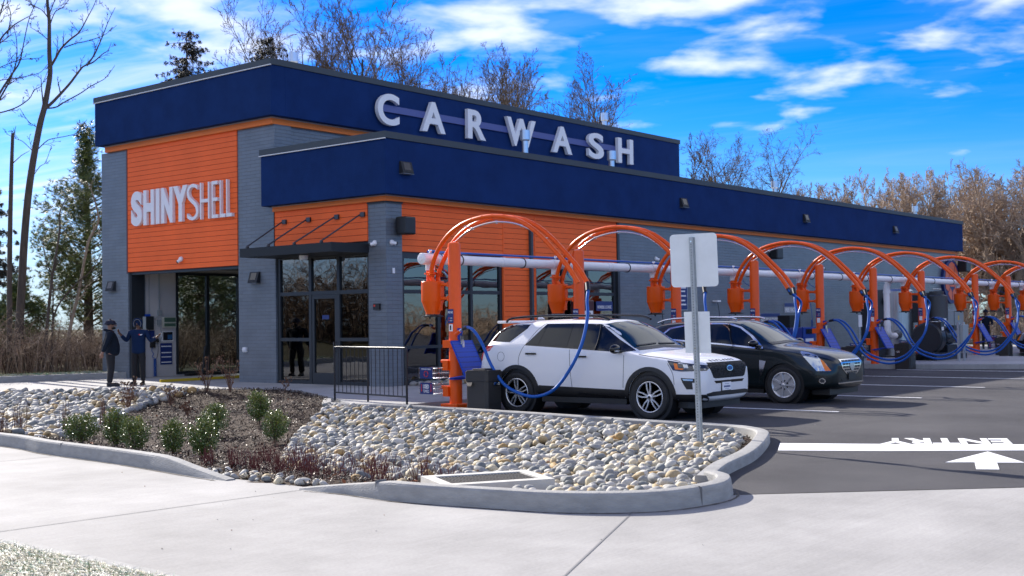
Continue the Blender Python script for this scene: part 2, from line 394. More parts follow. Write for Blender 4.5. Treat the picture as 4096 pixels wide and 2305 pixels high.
def build_setting():
    # base ground: one sheet out to the horizon, hollowed below the planting bed
    xs = [-600, -200, -80, -40, -15, 0, 5, 8]+[8+0.9*i for i in range(1, 18)]+[26, 30, 40, 60, 100, 200, 600]
    ys = [-600, -200, -80, -40, -15, -5, 0, 4]+[5+1.0*i for i in range(0, 34)]+[42, 48, 60, 80, 120, 250, 600]
    b = MB(); vs = []
    for y in ys:
        for x in xs:
            d = seg_d(x, y, BED)
            z = -0.75 if inside(x, y, BED) or d < 1.6 else -0.06
            vs.append((x, y, z))
    nx = len(xs); fs = [(j*nx+i, j*nx+i+1, (j+1)*nx+i+1, (j+1)*nx+i) for j in range(len(ys)-1) for i in range(nx-1)]
    b.add(vs, fs); o = b.build('ground', m_soil, origin=(0, 0, 0)); struct(o)
    # driveway
    right = [(9.15,34),(9.13,17.4),(8.9,15.7),(8.77,13.6),(8.57,12.0),(8.52,11.45),(8.70,11.2),(8.70,10.0),(8.54,9.8),(8.56,9.5),(8.51,8.45),(8.71,7.35),(8.86,6.80),(9.17,6.31),(9.58,6.0),(10.2,5.88),(10.72,5.97),(12.78,3.82),(36,-19.4),(90,-72)]
    o = flat('driveway', [(5.1,-72)]+[(5.1,9.7),(5.2,34)]+right, -0.004, m_drive); struct(o)
    lot = [(10.72,5.97),(10.95,6.3),(12.0,6.8),(13.4,7.2),(15.0,7.85),(15.9,8.35),(16.35,8.95),(16.5,9.6),(16.6,11),(16.95,13.9),(17.15,16.5),(17.2,17.6),(66,17.6),(75,21),(75,60),(190,60),(190,-60),(77.5,-60.9),(36,-19.4),(12.78,3.82)]
    o = flat('parking_lot', lot, 0.0, m_asph); struct(o)
    b = MB()
    def strip(p, q, w, z):
        p = Vector(p); q = Vector(q); d = (q-p).normalized(); nn = Vector((-d.y, d.x))*w/2
        b.add([(p.x-nn.x, p.y-nn.y, z), (q.x-nn.x, q.y-nn.y, z), (q.x+nn.x, q.y+nn.y, z), (p.x+nn.x, p.y+nn.y, z)], [(0,1,2,3)])
    for p, q in (((5.12,10.12),(8.52,9.9)), ((5.12,4.35),(9.25,6.2)), ((5.15,15.6),(8.88,15.3)), ((5.15,21),(9.13,20.8))): strip(p, q, 0.016, 0.0)
    struct(b.build('driveway_joint', m_dark, origin=(0, 0, 0)))
    # terrace / exit apron slab
    terr = [(17.2,17.0),(17.05,18.4),(17.95,19.65),(19.45,22.4),(20.0,24),(19.3,25.7),(17.55,27.3),(15.55,29.5),(12,32.6),(9.2,32.6),(5.2,36.0),(8,38.6),(18.3,34.75),(21.9,33.75),(66,33.75),(66,17.0)]
    terr = terr[::-1]
    o = one('walkway', m_walk, lambda q: q.prism(terr, -0.2, 0.11)); struct(o)
    b = MB()
    for p, q in (((20.0,24.0),(21.9,24.0)), ((19.4,22.4),(21.9,20.5)), ((17.1,18.3),(22.2,18.3)), ((18.6,26.4),(21.9,28.1)), ((22.4,17.0),(22.4,21.9)), ((26.5,17.0),(26.5,21.9)), ((30.7,17.0),(30.7,21.9)), ((34.9,17.0),(34.9,21.9)), ((39,17.0),(39,21.9))): strip(p, q, 0.012, 0.114)
    struct(b.build('walkway_joint', m_dark, origin=(0, 0, 0)))
    # concrete pad under the vacuum machinery
    o = one('equipment_pad', m_walk, lambda q: q.prism([(38.6,17.0),(38.4,15.7),(39.9,11.6),(47.2,11.2),(47.2,15.2),(66,15.2),(66,17.0)][::-1], -0.2, 0.15) if False else q.prism([(66,16.995),(66,15.2),(47.2,15.2),(47.2,11.2),(39.9,11.6),(38.4,15.7),(38.6,16.995)][::-1], -0.2, 0.15)); struct(o)
    # planting bed
    from mathutils.geometry import delaunay_2d_cdt as cdt
    pts = []; n = len(BED); ring = []
    for i in range(n):
        p = Vector(BED[i]); q = Vector(BED[(i+1) % n]); k = max(1, int((q-p).length/0.3))
        for j in range(k): ring.append(p.lerp(q, j/k))
    pts = ring[:]; y = 6.0
    rr = random.Random(3)
    while y < 32:
        x = 8.6
        while x < 20:
            xx = x+rr.uniform(-.05, .05); yy = y+rr.uniform(-.05, .05)
            if inside(xx, yy, BED) and seg_d(xx, yy, BED) > 0.1: pts.append(Vector((xx, yy)))
            x += 0.22
        y += 0.22
    v, e, f, *_ = cdt(pts, [], [list(range(len(ring)))], 1, 1e-5)
    b = MB(); b.smooth = True
    vs = []
    for p in v:
        z = bed_z(p.x, p.y); vs.append((p.x, p.y, z+0.03*noise.noise(Vector((p.x*4, p.y*4, 0)))))
    fs = []
    for t in f:
        a, c, d = t[0], t[1], t[2]
        A = (v[c].x-v[a].x)*(v[d].y-v[a].y)-(v[d].x-v[a].x)*(v[c].y-v[a].y)
        fs.append((a, c, d) if A > 0 else (d, c, a))
    b.add(vs, fs); struct(b.build('planting_bed', m_mulch, origin=(0, 0, 0)))
    # kerbs: swept profile, outer foot along the path, body to its left
    def kerb(name, path, w, h, taper0=0.0, taper1=0.0, z0=-0.12, slant=0.03, step=0.25):
        P = catmull([(x, y, 0) for x, y in path], 6)
        acc = [0]
        for i in range(1, len(P)): acc.append(acc[-1]+(P[i]-P[i-1]).length)
        T = acc[-1]; b = MB(); b.smooth = True; vs = []
        prof = lambda hh: [(0, z0), (slant*0.3, min(hh, 0.02)-0.02), (slant, hh-0.025), (slant+0.012, hh-0.006), (slant+0.035, hh), (w-0.02, hh), (w, hh-0.02), (w, z0)]
        for i, p in enumerate(P):
            t = (P[min(i+1, len(P)-1)]-P[max(i-1, 0)]).normalized(); nn = Vector((-t.y, t.x, 0))
            hh = h
            if taper0 and acc[i] < taper0: hh = 0.012+(h-0.012)*(acc[i]/taper0)
            if taper1 and T-acc[i] < taper1: hh = 0.012+(h-0.012)*((T-acc[i])/taper1)
            for u, z in prof(max(hh, 0.045)): vs.append((p.x+nn.x*u, p.y+nn.y*u, z if hh >= 0.045 else z-(0.045-hh)))
        k = 8; fs = []
        for i in range(len(P)-1):
            for j in range(k-1):
                a = i*k+j; fs.append((a, a+k, a+k+1, a+1))
        b.add(vs, fs); b.smooth = False
        b.add(vs[:k], [tuple(range(k))]); b.add(vs[-k:], [tuple(range(k))[::-1]])
        me = b.build(name, m_kerb, origin=(0, 0, 0)); struct(me)
        o = me.modifiers.new('edge', 'EDGE_SPLIT'); o.split_angle = rad(24)
        # narrow joints across the kerb
        return P
    kerb('kerb', [(8.48,11.25),(8.56,12.0),(8.76,13.6),(8.89,15.7),(9.12,17.4),(9.14,30)][::-1][::-1], 0.17, 0.175, taper0=1.35) if False else None
    def rk(path): return path
    # body lies to the left of the direction of travel: run with the bed on the left
    kerb('kerb', [(9.14,30),(9.12,22),(9.12,17.4),(8.90,15.7),(8.76,13.6),(8.56,12.0),(8.49,11.2)], 0.17, 0.175, taper1=1.4)
    kerb('kerb', [(8.49,9.95),(8.55,9.3),(8.50,8.45),(8.70,7.35),(8.85,6.78),(9.16,6.28),(9.57,5.97),(10.2,5.85),(10.62,5.93),(10.95,6.12),(11.15,6.38)], 0.18, 0.175, taper0=1.3)
    kerb('kerb', [(11.0,6.36),(12.02,6.76),(13.4,7.16),(15.0,7.81),(15.92,8.3),(16.40,8.93),(16.53,9.6),(16.63,11),(16.98,13.9),(17.18,16.2),(17.16,17.2),(16.93,18.55),(17.3,19.1),(17.9,19.75)], 0.20, 0.13, slant=0.015)
    kerb('kerb', [(21.84,33.88),(20.4,34.06),(18.2,34.63),(12,36.6),(5,38.4)][::-1], -0.17, 0.30) if False else None
    kerb('kerb', [(21.84,33.66),(20.4,34.06),(18.2,34.63),(12,36.6),(5,38.4)][::-1], 0.17, 0.30)
    kerb('kerb', [(5.12,34),(5.12,20),(5.12,9.7),(5.14,8.6),(5.08,7.2),(5.0,5.0),(4.9,0),(4.9,-8)], -0.16, 0.03) if False else None
    one('kerb', m_kerb, lambda q: q.prism([(5.14,34),(5.12,9.7),(5.14,8.5),(5.08,7.0),(4.98,4.0),(4.8,-10),(4.64,-10),(4.82,4.0),(4.92,7.0),(4.98,8.5),(4.96,9.7),(4.98,34)], -0.2, 0.012))['kind'] = 'structure'
    # kerb joints as thin dark strips on top and face
    b = MB()
    def kj(x, y, tx, ty, w, h):
        t = Vector((tx, ty, 0)).normalized(); nn = Vector((-t.y, t.x, 0)); p = Vector((x, y, 0))
        M = Matrix.Translation(p) @ Matrix(((t.x, nn.x, 0, 0), (t.y, nn.y, 0, 0), (0, 0, 1, 0), (0, 0, 0, 1)))
        b.box(-0.003, 0.012, 0.0, 0.003, 0.036, h-0.004, M); b.box(-0.003, 0.036, h-0.03, 0.003, w-0.02, h+0.0015, M)
    kj(8.88, 15.3, -0.1, -1, 0.17, 0.175); kj(8.52, 8.8, -0.02, -1, 0.18, 0.175); kj(9.95, 5.87, 1, -0.1, 0.18, 0.175)
    kj(16.64, 11.4, 0.1, 1, 0.20, 0.13); kj(17.1, 15.3, 0.05, 1, 0.20, 0.13); kj(12.7, 6.96, 1, 0.3, 0.2, 0.13); kj(16.2,8.6,.6,.8,.2,.13)
    struct(b.build('kerb_joint', m_dark, origin=(0, 0, 0)))
    # dirt in the seam between kerb and driveway
    b = MB()
    for path in ([(9.11,30),(9.09,22),(9.09,17.4),(8.87,15.7),(8.73,13.6),(8.53,12.0),(8.46,11.3)], [(8.46,9.8),(8.52,9.3),(8.47,8.45),(8.67,7.33),(8.82,6.75),(9.14,6.24),(9.56,5.93),(10.2,5.81),(10.64,5.89),(10.96,6.08)]):
        P = catmull([(x, y, 0) for x, y in path], 8)
        rr = random.Random(4)
        for i in range(len(P)-1): strip(P[i], P[i+1], rr.uniform(0.012, 0.035), 0.0005)
    struct(b.build('driveway_seam', mat('seam dirt', (0.10, 0.085, 0.065), 0.95, var=0.4, vscale=14), origin=(0, 0, 0)))
    # painted markings
    b = MB()
    for i, x in enumerate((20.9, 25.2, 29.45, 33.7)):
        b.prism([(x-0.05+0.06, 9.5+0.08*i), (x+0.05+0.06, 9.5+0.08*i), (x+0.05, 15.9), (x-0.05, 15.9)], 0.001, 0.005)
    b.prism([(38.0,9.6),(38.1,9.6),(38.1,15.2),(38.0,15.2)], 0.001, 0.005)
    for x in (51, 55.2): b.prism([(x-.05,8.7),(x+.05,8.7),(x+.05,15.1),(x-.05,15.1)], 0.001, 0.005)
    struct(b.build('parking_line', m_mark, origin=(0, 0, 0)))
    one('stop_line', m_mark, lambda q: q.prism([(15.38,7.84),(14.54,7.44),(15.2,6.25),(15.85,5.3),(16.18,4.82),(16.6,4.2),(17.35,4.55),(16.91,5.03),(16.4,5.85),(15.9,6.8)][::-1], 0.001, 0.005))['kind'] = 'structure'
    one('arrow_marking', m_mark, lambda q: q.prism([(15.8,5.15),(14.40,5.19),(14.60,4.915),(13.95,4.68),(14.06,4.46),(14.70,4.69),(14.86,4.42)][::-1], 0.001, 0.005))['kind'] = 'structure'
    b = MB()
    text_fit(b, 'ENTRY', (17.6, 5.47, 0.001), Vector((-0.86, 1.50, 0)).normalized(), Vector((-0.87, -0.36, 0)).normalized(), 1.72, 0.82, 0.004, 0.035)
    struct(b.build('entry_marking', m_mark, origin=(0, 0, 0)))
build_setting()
def grit():
    rg = random.Random(31); b = MB()
    for _ in range(46):
        if rg.random() < 0.45: x, y, z = rg.uniform(5.3, 8.4), rg.uniform(4.5, 14), 0.0
        else: x, y, z = rg.uniform(10, 22), rg.uniform(-2, 9), 0.001
        if z and x+y < 16.9 and rg.random() < .5: z = -0.003
        s = rg.uniform(.004, .009); b.m = rg.choice((0, 0, 1, 2)); M = Matrix.Translation((x, y, z+s*.3)) @ Matrix.Rotation(rg.uniform(0, 6.3), 4, 'Z')
        b.ball((0, 0, 0), (s, s*.7, s*.45), M, 5, 4)
    tag(b.build('grit', [mat('dark grit', (.06, .055, .05), .9), mat('pale grit', (.45, .43, .40), .9), mat('leaf grit', (.22, .10, .04), .8)], origin=(0, 0, 0)), 'scattered grit, pebbles and leaf crumbs on the paving', 'grit', None, 'stuff')
grit()
# ------------------------------------------------------------------ the building
def brick_mat(name, col, axis):
    m = mat(name, col, 0.30, spec=0.5)
    nt = m.node_tree; N = nt.nodes; L = nt.links; p = N['Principled BSDF']
    tc = N.new('ShaderNodeTexCoord'); sp = N.new('ShaderNodeSeparateXYZ'); L.new(tc.outputs['Object'], sp.inputs[0])
    ad = N.new('ShaderNodeMath'); ad.operation = 'ADD'; L.new(sp.outputs[0], ad.inputs[0]); L.new(sp.outputs[1], ad.inputs[1])
    cb = N.new('ShaderNodeCombineXYZ'); L.new(ad.outputs[0], cb.inputs[0]); L.new(sp.outputs[2], cb.inputs[1])
    br = N.new('ShaderNodeTexBrick'); br.inputs['Scale'].default_value = 1.0; br.inputs['Brick Width'].default_value = 0.40; br.inputs['Row Height'].default_value = 0.10
    br.inputs['Mortar Size'].default_value = 0.008; br.inputs['Mortar Smooth'].default_value = 0.4; br.inputs['Bias'].default_value = -0.2
    br.inputs['Color1'].default_value = tuple(x*1.07 for x in col)+(1,); br.inputs['Color2'].default_value = tuple(x*0.93 for x in col)+(1,); br.inputs['Mortar'].default_value = tuple(x*0.72 for x in col)+(1,)
    L.new(cb.outputs[0], br.inputs[0])
    n = N.new('ShaderNodeTexNoise'); n.inputs['Scale'].default_value = 1.5; n.inputs['Detail'].default_value = 6; L.new(tc.outputs['Object'], n.inputs[0])
    mx = N.new('ShaderNodeMix'); mx.data_type = 'RGBA'; mx.blend_type = 'OVERLAY'; mx.inputs[0].default_value = 0.25; L.new(br.outputs[0], mx.inputs[6]); L.new(n.outputs[0], mx.inputs[7])
    L.new(mx.outputs[2], p.inputs['Base Color'])
    # each brick sits a little differently, so that grazing sun catches some edges
    mp2 = N.new('ShaderNodeMapping'); mp2.inputs['Scale'].default_value = (2.6, 2.6, 9.0); L.new(tc.outputs['Object'], mp2.inputs[0])
    n2 = N.new('ShaderNodeTexNoise'); n2.inputs['Scale'].default_value = 1.0; n2.inputs['Detail'].default_value = 4; n2.inputs['Roughness'].default_value = 0.7; L.new(mp2.outputs[0], n2.inputs[0])
    h = N.new('ShaderNodeMath'); h.operation = 'MULTIPLY_ADD'; L.new(br.outputs['Fac'], h.inputs[0]); h.inputs[1].default_value = -1.0; L.new(n2.outputs[0], h.inputs[2])
    bp = N.new('ShaderNodeBump'); bp.inputs['Strength'].default_value = 0.55; bp.inputs['Distance'].default_value = 0.012; L.new(h.outputs[0], bp.inputs['Height']); L.new(bp.outputs[0], p.inputs['Normal'])
    return m
m_brick = brick_mat('painted brick', (0.140, 0.162, 0.190), 0)
m_navy = mat('navy stucco', (0.009, 0.032, 0.125), 0.9, var=0.12, vscale=1.6, bump=0.5, bscale=45, spec=0.10)
m_cap = mat('cap metal', (0.055, 0.070, 0.085), 0.55, spec=0.25, var=0.06, vscale=0.7)
m_drip = mat('sunlit drip edge', (0.75, 0.75, 0.76), 0.4)  # white carries the sunlight that the front edge catches
m_orange = mat('orange siding', (0.93, 0.150, 0.032), 0.55, var=0.06, vscale=0.9, spec=0.2)
m_groove = mat('siding groove', (0.30, 0.035, 0.010), 0.7)
m_band = mat('orange band', (0.80, 0.175, 0.010), 0.55, var=0.05, vscale=1.4)
m_frame = mat('dark frame', (0.022, 0.027, 0.033), 0.38, spec=0.5)
m_roof = mat('roof membrane', (0.35, 0.35, 0.34), 0.9)
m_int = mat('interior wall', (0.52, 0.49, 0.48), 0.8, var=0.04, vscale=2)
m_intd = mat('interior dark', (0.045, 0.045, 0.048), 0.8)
m_floor = mat('interior floor', (0.10, 0.10, 0.10), 0.6)
m_white = mat('white enamel', (0.78, 0.78, 0.80), 0.35)
m_steel = mat('galvanized steel', (0.50, 0.52, 0.54), 0.38, metal=0.85, var=0.12, vscale=18)
m_black = mat('black plastic', (0.010, 0.010, 0.011), 0.42)
m_lens = mat('lens', (0.02, 0.02, 0.025), 0.08)
m_bluesign = mat('navy sign', (0.010, 0.030, 0.16), 0.4)
m_red = mat('sign red', (0.62, 0.035, 0.02), 0.45)
def glass_mat(name, tint, refl, rough=0.015):
    m = bpy.data.materials.new(name); m.use_nodes = True; MATS[name] = m; nt = m.node_tree; N = nt.nodes; L = nt.links; N.clear()
    out = N.new('ShaderNodeOutputMaterial'); mx = N.new('ShaderNodeMixShader'); tr = N.new('ShaderNodeBsdfTransparent'); gl = N.new('ShaderNodeBsdfGlossy')
    tr.inputs[0].default_value = tuple(tint)+(1,); gl.inputs['Roughness'].default_value = rough; gl.inputs[0].default_value = (0.95, 0.97, 1, 1)
    fr = N.new('ShaderNodeFresnel'); fr.inputs[0].default_value = 1.5
    mr = N.new('ShaderNodeMapRange'); mr.inputs[1].default_value = 0.0; mr.inputs[2].default_value = 1.0; mr.inputs[3].default_value = refl; mr.inputs[4].default_value = 1.0
    tc = N.new('ShaderNodeTexCoord'); n = N.new('ShaderNodeTexNoise'); n.inputs['Scale'].default_value = 1.6; n.inputs['Detail'].default_value = 1; L.new(tc.outputs['Object'], n.inputs[0])
    bp = N.new('ShaderNodeBump'); bp.inputs['Strength'].default_value = 0.04; bp.inputs['Distance'].default_value = 0.05; L.new(n.outputs[0], bp.inputs['Height'])
    L.new(bp.outputs[0], gl.inputs['Normal'])
    L.new(fr.outputs[0], mr.inputs[0]); L.new(mr.outputs[0], mx.inputs[0]); L.new(tr.outputs[0], mx.inputs[1]); L.new(gl.outputs[0], mx.inputs[2]); L.new(mx.outputs[0], out.inputs[0])
    return m
m_glass = glass_mat('window glass', (0.42, 0.45, 0.46), 0.13)
m_glass3 = glass_mat('low window glass', (0.42, 0.45, 0.46), 0.055)
m_glass2 = glass_mat('clear window glass', (0.66, 0.70, 0.70), 0.07)

B = thing('carwash_building', 'long navy and orange car wash building with grey brick walls', 'building', (21.86, 22.06, 0))
def siding(b, axis, c, u0, u1, z0, z1, pitch=0.152):
    """horizontal lap boards: each board is a shallow prism, its lower edge proud"""
    n = max(1, round((z1-z0)/pitch)); ph = (z1-z0)/n
    for i in range(n):
        a = z0+i*ph
        b.m = 0
        if axis == 'x': b.box(c, u0, a+0.012, c+0.05, u1, a+ph); b.m = 1; b.box(c+0.016, u0, a, c+0.05, u1, a+0.012)
        else: b.box(u0, c, a+0.012, u1, c+0.05, a+ph); b.m = 1; b.box(u0, c+0.016, a, u1, c+0.05, a+0.012)
    b.m = 0
XF, YR = 21.86, 22.06
def build_building():
    Z0 = 0.06
    # --- walls
    b = MB(); b.box(XF, 33.58, Z0, XF+0.62, 35.05, 7.33)                                  # left front pier
    b.build('brick_pier', m_brick, B)
    b = MB(); b.box(XF, 26.42, Z0, XF+0.6, 28.05, 7.33); b.box(XF+0.6, 26.5, 6.3, 42.6, 26.8, 7.5); b.build('brick_pier', m_brick, B)
    b = MB(); b.box(XF, YR, Z0, XF+0.58, YR+0.65, 4.82); b.build('corner_column', m_brick, B)
    one('column_cap', m_cap, lambda q: q.box(XF-0.03, YR-0.03, 4.82, XF+0.60, YR+0.67, 4.86), B)
    b = MB(); b.box(32.42, YR, Z0, 63.3, YR+0.3, 4.86); b.box(63.0, YR+0.3, Z0, 63.3, 34.6, 5.0); b.build('brick_wall', m_brick, B)
    # left wall of the tunnel, with the long window
    b = MB(); b.box(XF+0.62, 33.58, Z0, 23.62, 33.9, 4.2); b.box(23.62, 33.58, Z0, 30, 33.9, 0.16); b.box(23.62, 33.58, 3.47, 30, 33.9, 4.2); b.box(30, 33.58, Z0, 42.6, 33.9, 7.4); b.box(XF+0.62, 33.6, 4.2, 30, 33.9, 7.4)
    b.build('tunnel_wall', m_int, B)
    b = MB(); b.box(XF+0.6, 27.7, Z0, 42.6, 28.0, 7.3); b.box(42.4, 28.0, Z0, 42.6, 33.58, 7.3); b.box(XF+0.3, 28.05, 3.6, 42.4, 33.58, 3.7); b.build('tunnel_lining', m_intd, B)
    def dark_jamb(q): q.box(XF+0.05, 33.48, Z0, XF+0.52, 33.578, 3.44); q.box(XF+0.06, 28.052, 3.36, XF+0.3, 33.48, 3.44)
    one('opening_jamb', m_frame, dark_jamb, B)
    w = one('tunnel_window', m_frame, lambda q: (q.box(23.62, 33.54, 3.39, 29.9, 33.64, 3.47), q.box(23.62, 33.54, 0.16, 29.9, 33.64, 0.24), q.box(23.62, 33.54, 0.24, 23.70, 33.64, 3.39), q.box(24.82, 33.54, 0.24, 24.93, 33.64, 3.39), q.box(26.1, 33.54, 0.24, 26.22, 33.64, 3.39), q.box(27.6, 33.54, 0.24, 27.72, 33.64, 3.39)), B)
    for x0, x1 in ((23.70, 24.82), (24.93, 26.1), (26.22, 27.6), (27.72, 29.9)): one('pane', m_glass2, lambda q: q.box(x0, 33.585, 0.24, x1, 33.597, 3.39), w)
    # --- front header of orange boards over the exit
    b = MB(); siding(b, 'x', XF-0.03, 28.053, 33.575, 3.44, 7.33); b.build('siding_panel', [m_orange, m_groove], B)
    one('panel_trim', mat('dark trim', (0.10, 0.05, 0.06), 0.5), lambda q: (q.box(XF-0.045, 33.545, 3.40, XF-0.031, 33.60, 7.33), q.box(XF+0.0, 33.576, 3.44, XF+0.0, 33.58, 7.3)), B)
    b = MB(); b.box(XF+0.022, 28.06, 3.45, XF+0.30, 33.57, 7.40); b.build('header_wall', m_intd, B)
    # --- bands under the fascias
    b = MB(); b.box(XF-0.10, 26.40, 7.332, XF+0.2, 34.70, 7.492); b.box(XF+0.2, 26.40, 7.332, 42.7, 26.6, 7.492); b.build('band', m_band, B)
    b = MB(); b.box(XF-0.10, YR-0.10, 4.862, XF+0.2, 26.41, 4.982); b.box(XF+0.2, YR-0.10, 4.862, 63.4, YR+0.1, 4.982); b.build('band', m_band, B)
    one('band_trim', m_drip2, lambda q: (q.box(XF-0.115, 26.385, 7.492, XF+0.2, 34.72, 7.528), q.box(XF-0.115, YR-0.115, 4.982, XF+0.2, 26.43, 5.008), q.box(XF+0.2, 26.385, 7.492, 42.7, 26.6, 7.528), q.box(XF+0.2, YR-0.115, 4.982, 63.42, YR+0.1, 5.008)), B)
    # --- fascias, rounded stucco boxes
    x0 = 21.55
    def upper(q):
        q.box(x0, 26.17, 7.53, x0+0.5, 34.94, 8.93, bv=0.02); q.box(x0+0.49, 26.17, 7.53, 42.94, 26.6, 8.93, bv=0.02); q.box(42.5, 26.61, 7.2, 42.94, 34.9, 8.93); q.box(x0+0.5, 34.5, 7.2, 42.5, 34.9, 8.93)
    one('upper_fascia', m_navy, upper, B)
    def lower(q):
        q.box(x0, 21.75, 5.01, x0+0.5, 26.64, 6.42, bv=0.02); q.box(x0+0.49, 21.75, 5.01, 63.63, 22.2, 6.42, bv=0.02); q.box(63.2, 22.21, 4.9, 63.63, 34.6, 6.42)
    one('lower_fascia', m_navy, lower, B)
    def caps(q, ya, yb, xb, z):
        q.box(x0-0.03, ya-0.03, z, x0+0.53, yb+0.03, z+0.17); q.box(x0+0.53, ya-0.03, z, xb+0.03, ya+0.47, z+0.17)
    def caps1(q): caps(q, 26.17, 34.94, 42.94, 8.93); q.box(42.47, 26.64, 8.93, 42.97, 34.9, 9.09)
    one('roof_cap', m_cap, caps1, B)
    def caps2(q): caps(q, 21.75, 26.64, 63.63, 6.42); q.box(63.2, 22.22, 6.42, 63.66, 34.6, 6.58)
    one('roof_cap', m_cap, caps2, B)
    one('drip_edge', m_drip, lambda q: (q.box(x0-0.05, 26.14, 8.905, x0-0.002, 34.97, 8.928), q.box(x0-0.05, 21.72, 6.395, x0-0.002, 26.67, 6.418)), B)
    one('roof', m_roof, lambda q: (q.box(x0+0.5, 26.6, 8.5, 42.5, 34.5, 8.6), q.box(x0+0.5, 22.2, 6.1, 63.2, 26.5, 6.2), q.box(42.94, 26.5, 6.1, 63.2, 34.6, 6.2)), B)
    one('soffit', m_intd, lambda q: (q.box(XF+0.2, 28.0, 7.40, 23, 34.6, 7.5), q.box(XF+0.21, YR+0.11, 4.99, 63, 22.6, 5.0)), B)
    # --- small block front: boards, canopy, storefront
    b = MB(); siding(b, 'x', XF-0.03, 22.713, 26.40, 3.86, 4.86, 0.16); b.build('siding_panel', [m_orange, m_groove], B)
    one('corner_trim', m_frame, lambda q: q.box(XF-0.05, 26.40, 3.6, XF+0.1, 26.419, 4.86), B)
    def storefront(q):
        x, X2 = XF+0.06, XF+0.18
        for y0, y1 in ((22.71, 22.81), (23.89, 23.99), (25.01, 25.11), (26.30, 26.42)): q.box(x, y0, 0.11, X2, y1, 3.86)
        for z0, z1 in ((0.11, 0.20), (2.52, 2.62), (3.52, 3.86)):
            for ya, yb in ((22.81, 23.89), (23.99, 25.01), (25.11, 26.30)):
                if z0 < 0.2 and ya == 23.99: continue
                q.box(x+0.004, ya, z0, X2-0.004, yb, z1)
        for ya, yb in ((22.81, 23.89), (25.11, 26.30)): q.box(x+0.004, ya, 1.27, X2-0.004, yb, 1.36)
    sf = one('storefront_window', m_frame, storefront, B)
    for ya, yb in ((22.81, 23.89), (25.11, 26.30)):
        for za, zb in ((0.20, 1.27), (1.36, 2.52), (2.62, 3.52)): one('pane', m_glass if za > 2 else m_glass3, lambda q: q.box(XF+0.11, ya, za, XF+0.122, yb, zb), sf)
    one('pane', m_glass, lambda q: q.box(XF+0.11, 23.99, 2.62, XF+0.122, 25.01, 3.52), sf)
    def door(q):
        x, X2 = XF+0.07, XF+0.15
        q.box(x, 23.995, 0.115, X2, 24.09, 2.515); q.box(x, 24.91, 0.115, X2, 25.005, 2.515); q.box(x, 24.09, 0.115, X2, 24.91, 0.42); q.box(x, 24.09, 2.41, X2, 24.91, 2.515)
    d = one('entrance_door', m_frame, door, B)
    one('pane', m_glass3, lambda q: q.box(XF+0.105, 24.09, 0.42, XF+0.117, 24.91, 2.41), d)
    one('handle', m_steel_d, lambda q: q.tube([(XF+0.07, 24.06, 1.0), (XF-0.0, 24.06, 1.0), (XF-0.01, 24.06, 1.25), (XF+0.07, 24.06, 1.25)], 0.014, 8), d)
    one('sticker', m_bluesign, lambda q: q.box(XF+0.10, 24.35, 1.86, XF+0.104, 24.62, 1.97), d)
    # canopy with four rods
    c = one('canopy', m_frame2, lambda q: q.prism([(XF-1.2, 22.8), (XF+0.05, 22.68), (XF+0.05, 26.42), (XF-0.031, 26.42), (XF-1.2, 26.45)], 3.56, 3.80), B)
    one('soffit_lamp', m_white, lambda q: q.lathe([(0.10, 3.44), (0.12, 3.48), (0.12, 3.557)], (XF-0.55, 24.6, 0), 16), c)
    for (ya, yb) in ((26.05, 26.28), (25.05, 25.4), (23.93, 24.35), (22.95, 23.3)):
        def rod(q): q.tube([(XF-0.06, ya, 4.56), (XF-1.08, yb, 3.86)], 0.022, 8); q.box(XF-0.085, ya-0.02, 4.50, XF-0.031, ya-0.17, 4.62); q.ball((XF-1.08, yb, 3.84), 0.045); q.box(XF-1.12, yb-0.03, 3.801, XF-1.04, yb+0.03, 3.83)
        one('rod', m_steel_d, rod, c)
    # --- right side: boards and windows
    yb = YR+0.03
    b = MB(); siding(b, 'y', yb, XF+0.582, 26.56, 3.58, 4.86); siding(b, 'y', yb, 26.60, 28.02, 0.2, 4.86); siding(b, 'y', yb, 28.06, 32.28, 3.42, 4.86)
    b.box(26.56, yb-0.012, 0.2, 26.60, yb+0.05, 4.86); b.box(28.02, yb-0.012, 0.2, 28.06, yb+0.05, 4.86); b.build('siding_panel', [m_orange, m_groove], B)
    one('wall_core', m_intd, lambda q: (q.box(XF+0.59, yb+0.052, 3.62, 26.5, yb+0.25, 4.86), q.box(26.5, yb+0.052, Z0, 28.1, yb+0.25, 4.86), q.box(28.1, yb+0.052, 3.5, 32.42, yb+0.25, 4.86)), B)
    def win1(q):
        y0, y1 = yb+0.05, yb+0.17
        for xa, xb in ((22.44, 22.58), (25.19, 25.29), (26.46, 26.558)): q.box(xa, y0, 0.11, xb, y1, 3.58)
        for za, zb in ((0.11, 0.22), (2.50, 2.60), (3.42, 3.58)):
            for xa, xb in ((22.58, 25.19), (25.29, 26.46)): q.box(xa, y0+0.004, za, xb, y1-0.004, zb)
        q.box(22.58, y0+0.004, 1.05, 25.19, y1-0.004, 1.13); q.box(25.29, y0+0.004, 1.05, 26.46, y1-0.004, 1.13); q.box(23.86, y0+0.002, 0.22, 23.96, y1-0.002, 1.05); q.box(23.86, y0+0.002, 1.13, 23.96, y1-0.002, 2.5)
    w1 = one('side_window', m_frame, win1, B)
    for xa, xb, za, zb in ((22.58, 25.19, 2.60, 3.42), (25.29, 26.46, 2.60, 3.42), (22.58, 23.86, 1.13, 2.5), (23.96, 25.19, 1.13, 2.5), (25.29, 26.46, 1.13, 2.5), (22.58, 23.86, .22, 1.05), (23.96, 25.19, .22, 1.05), (25.29, 26.46, .22, 1.05)):
        one('pane', m_glass, lambda q: q.box(xa, yb+0.10, za, xb, yb+0.112, zb), w1)
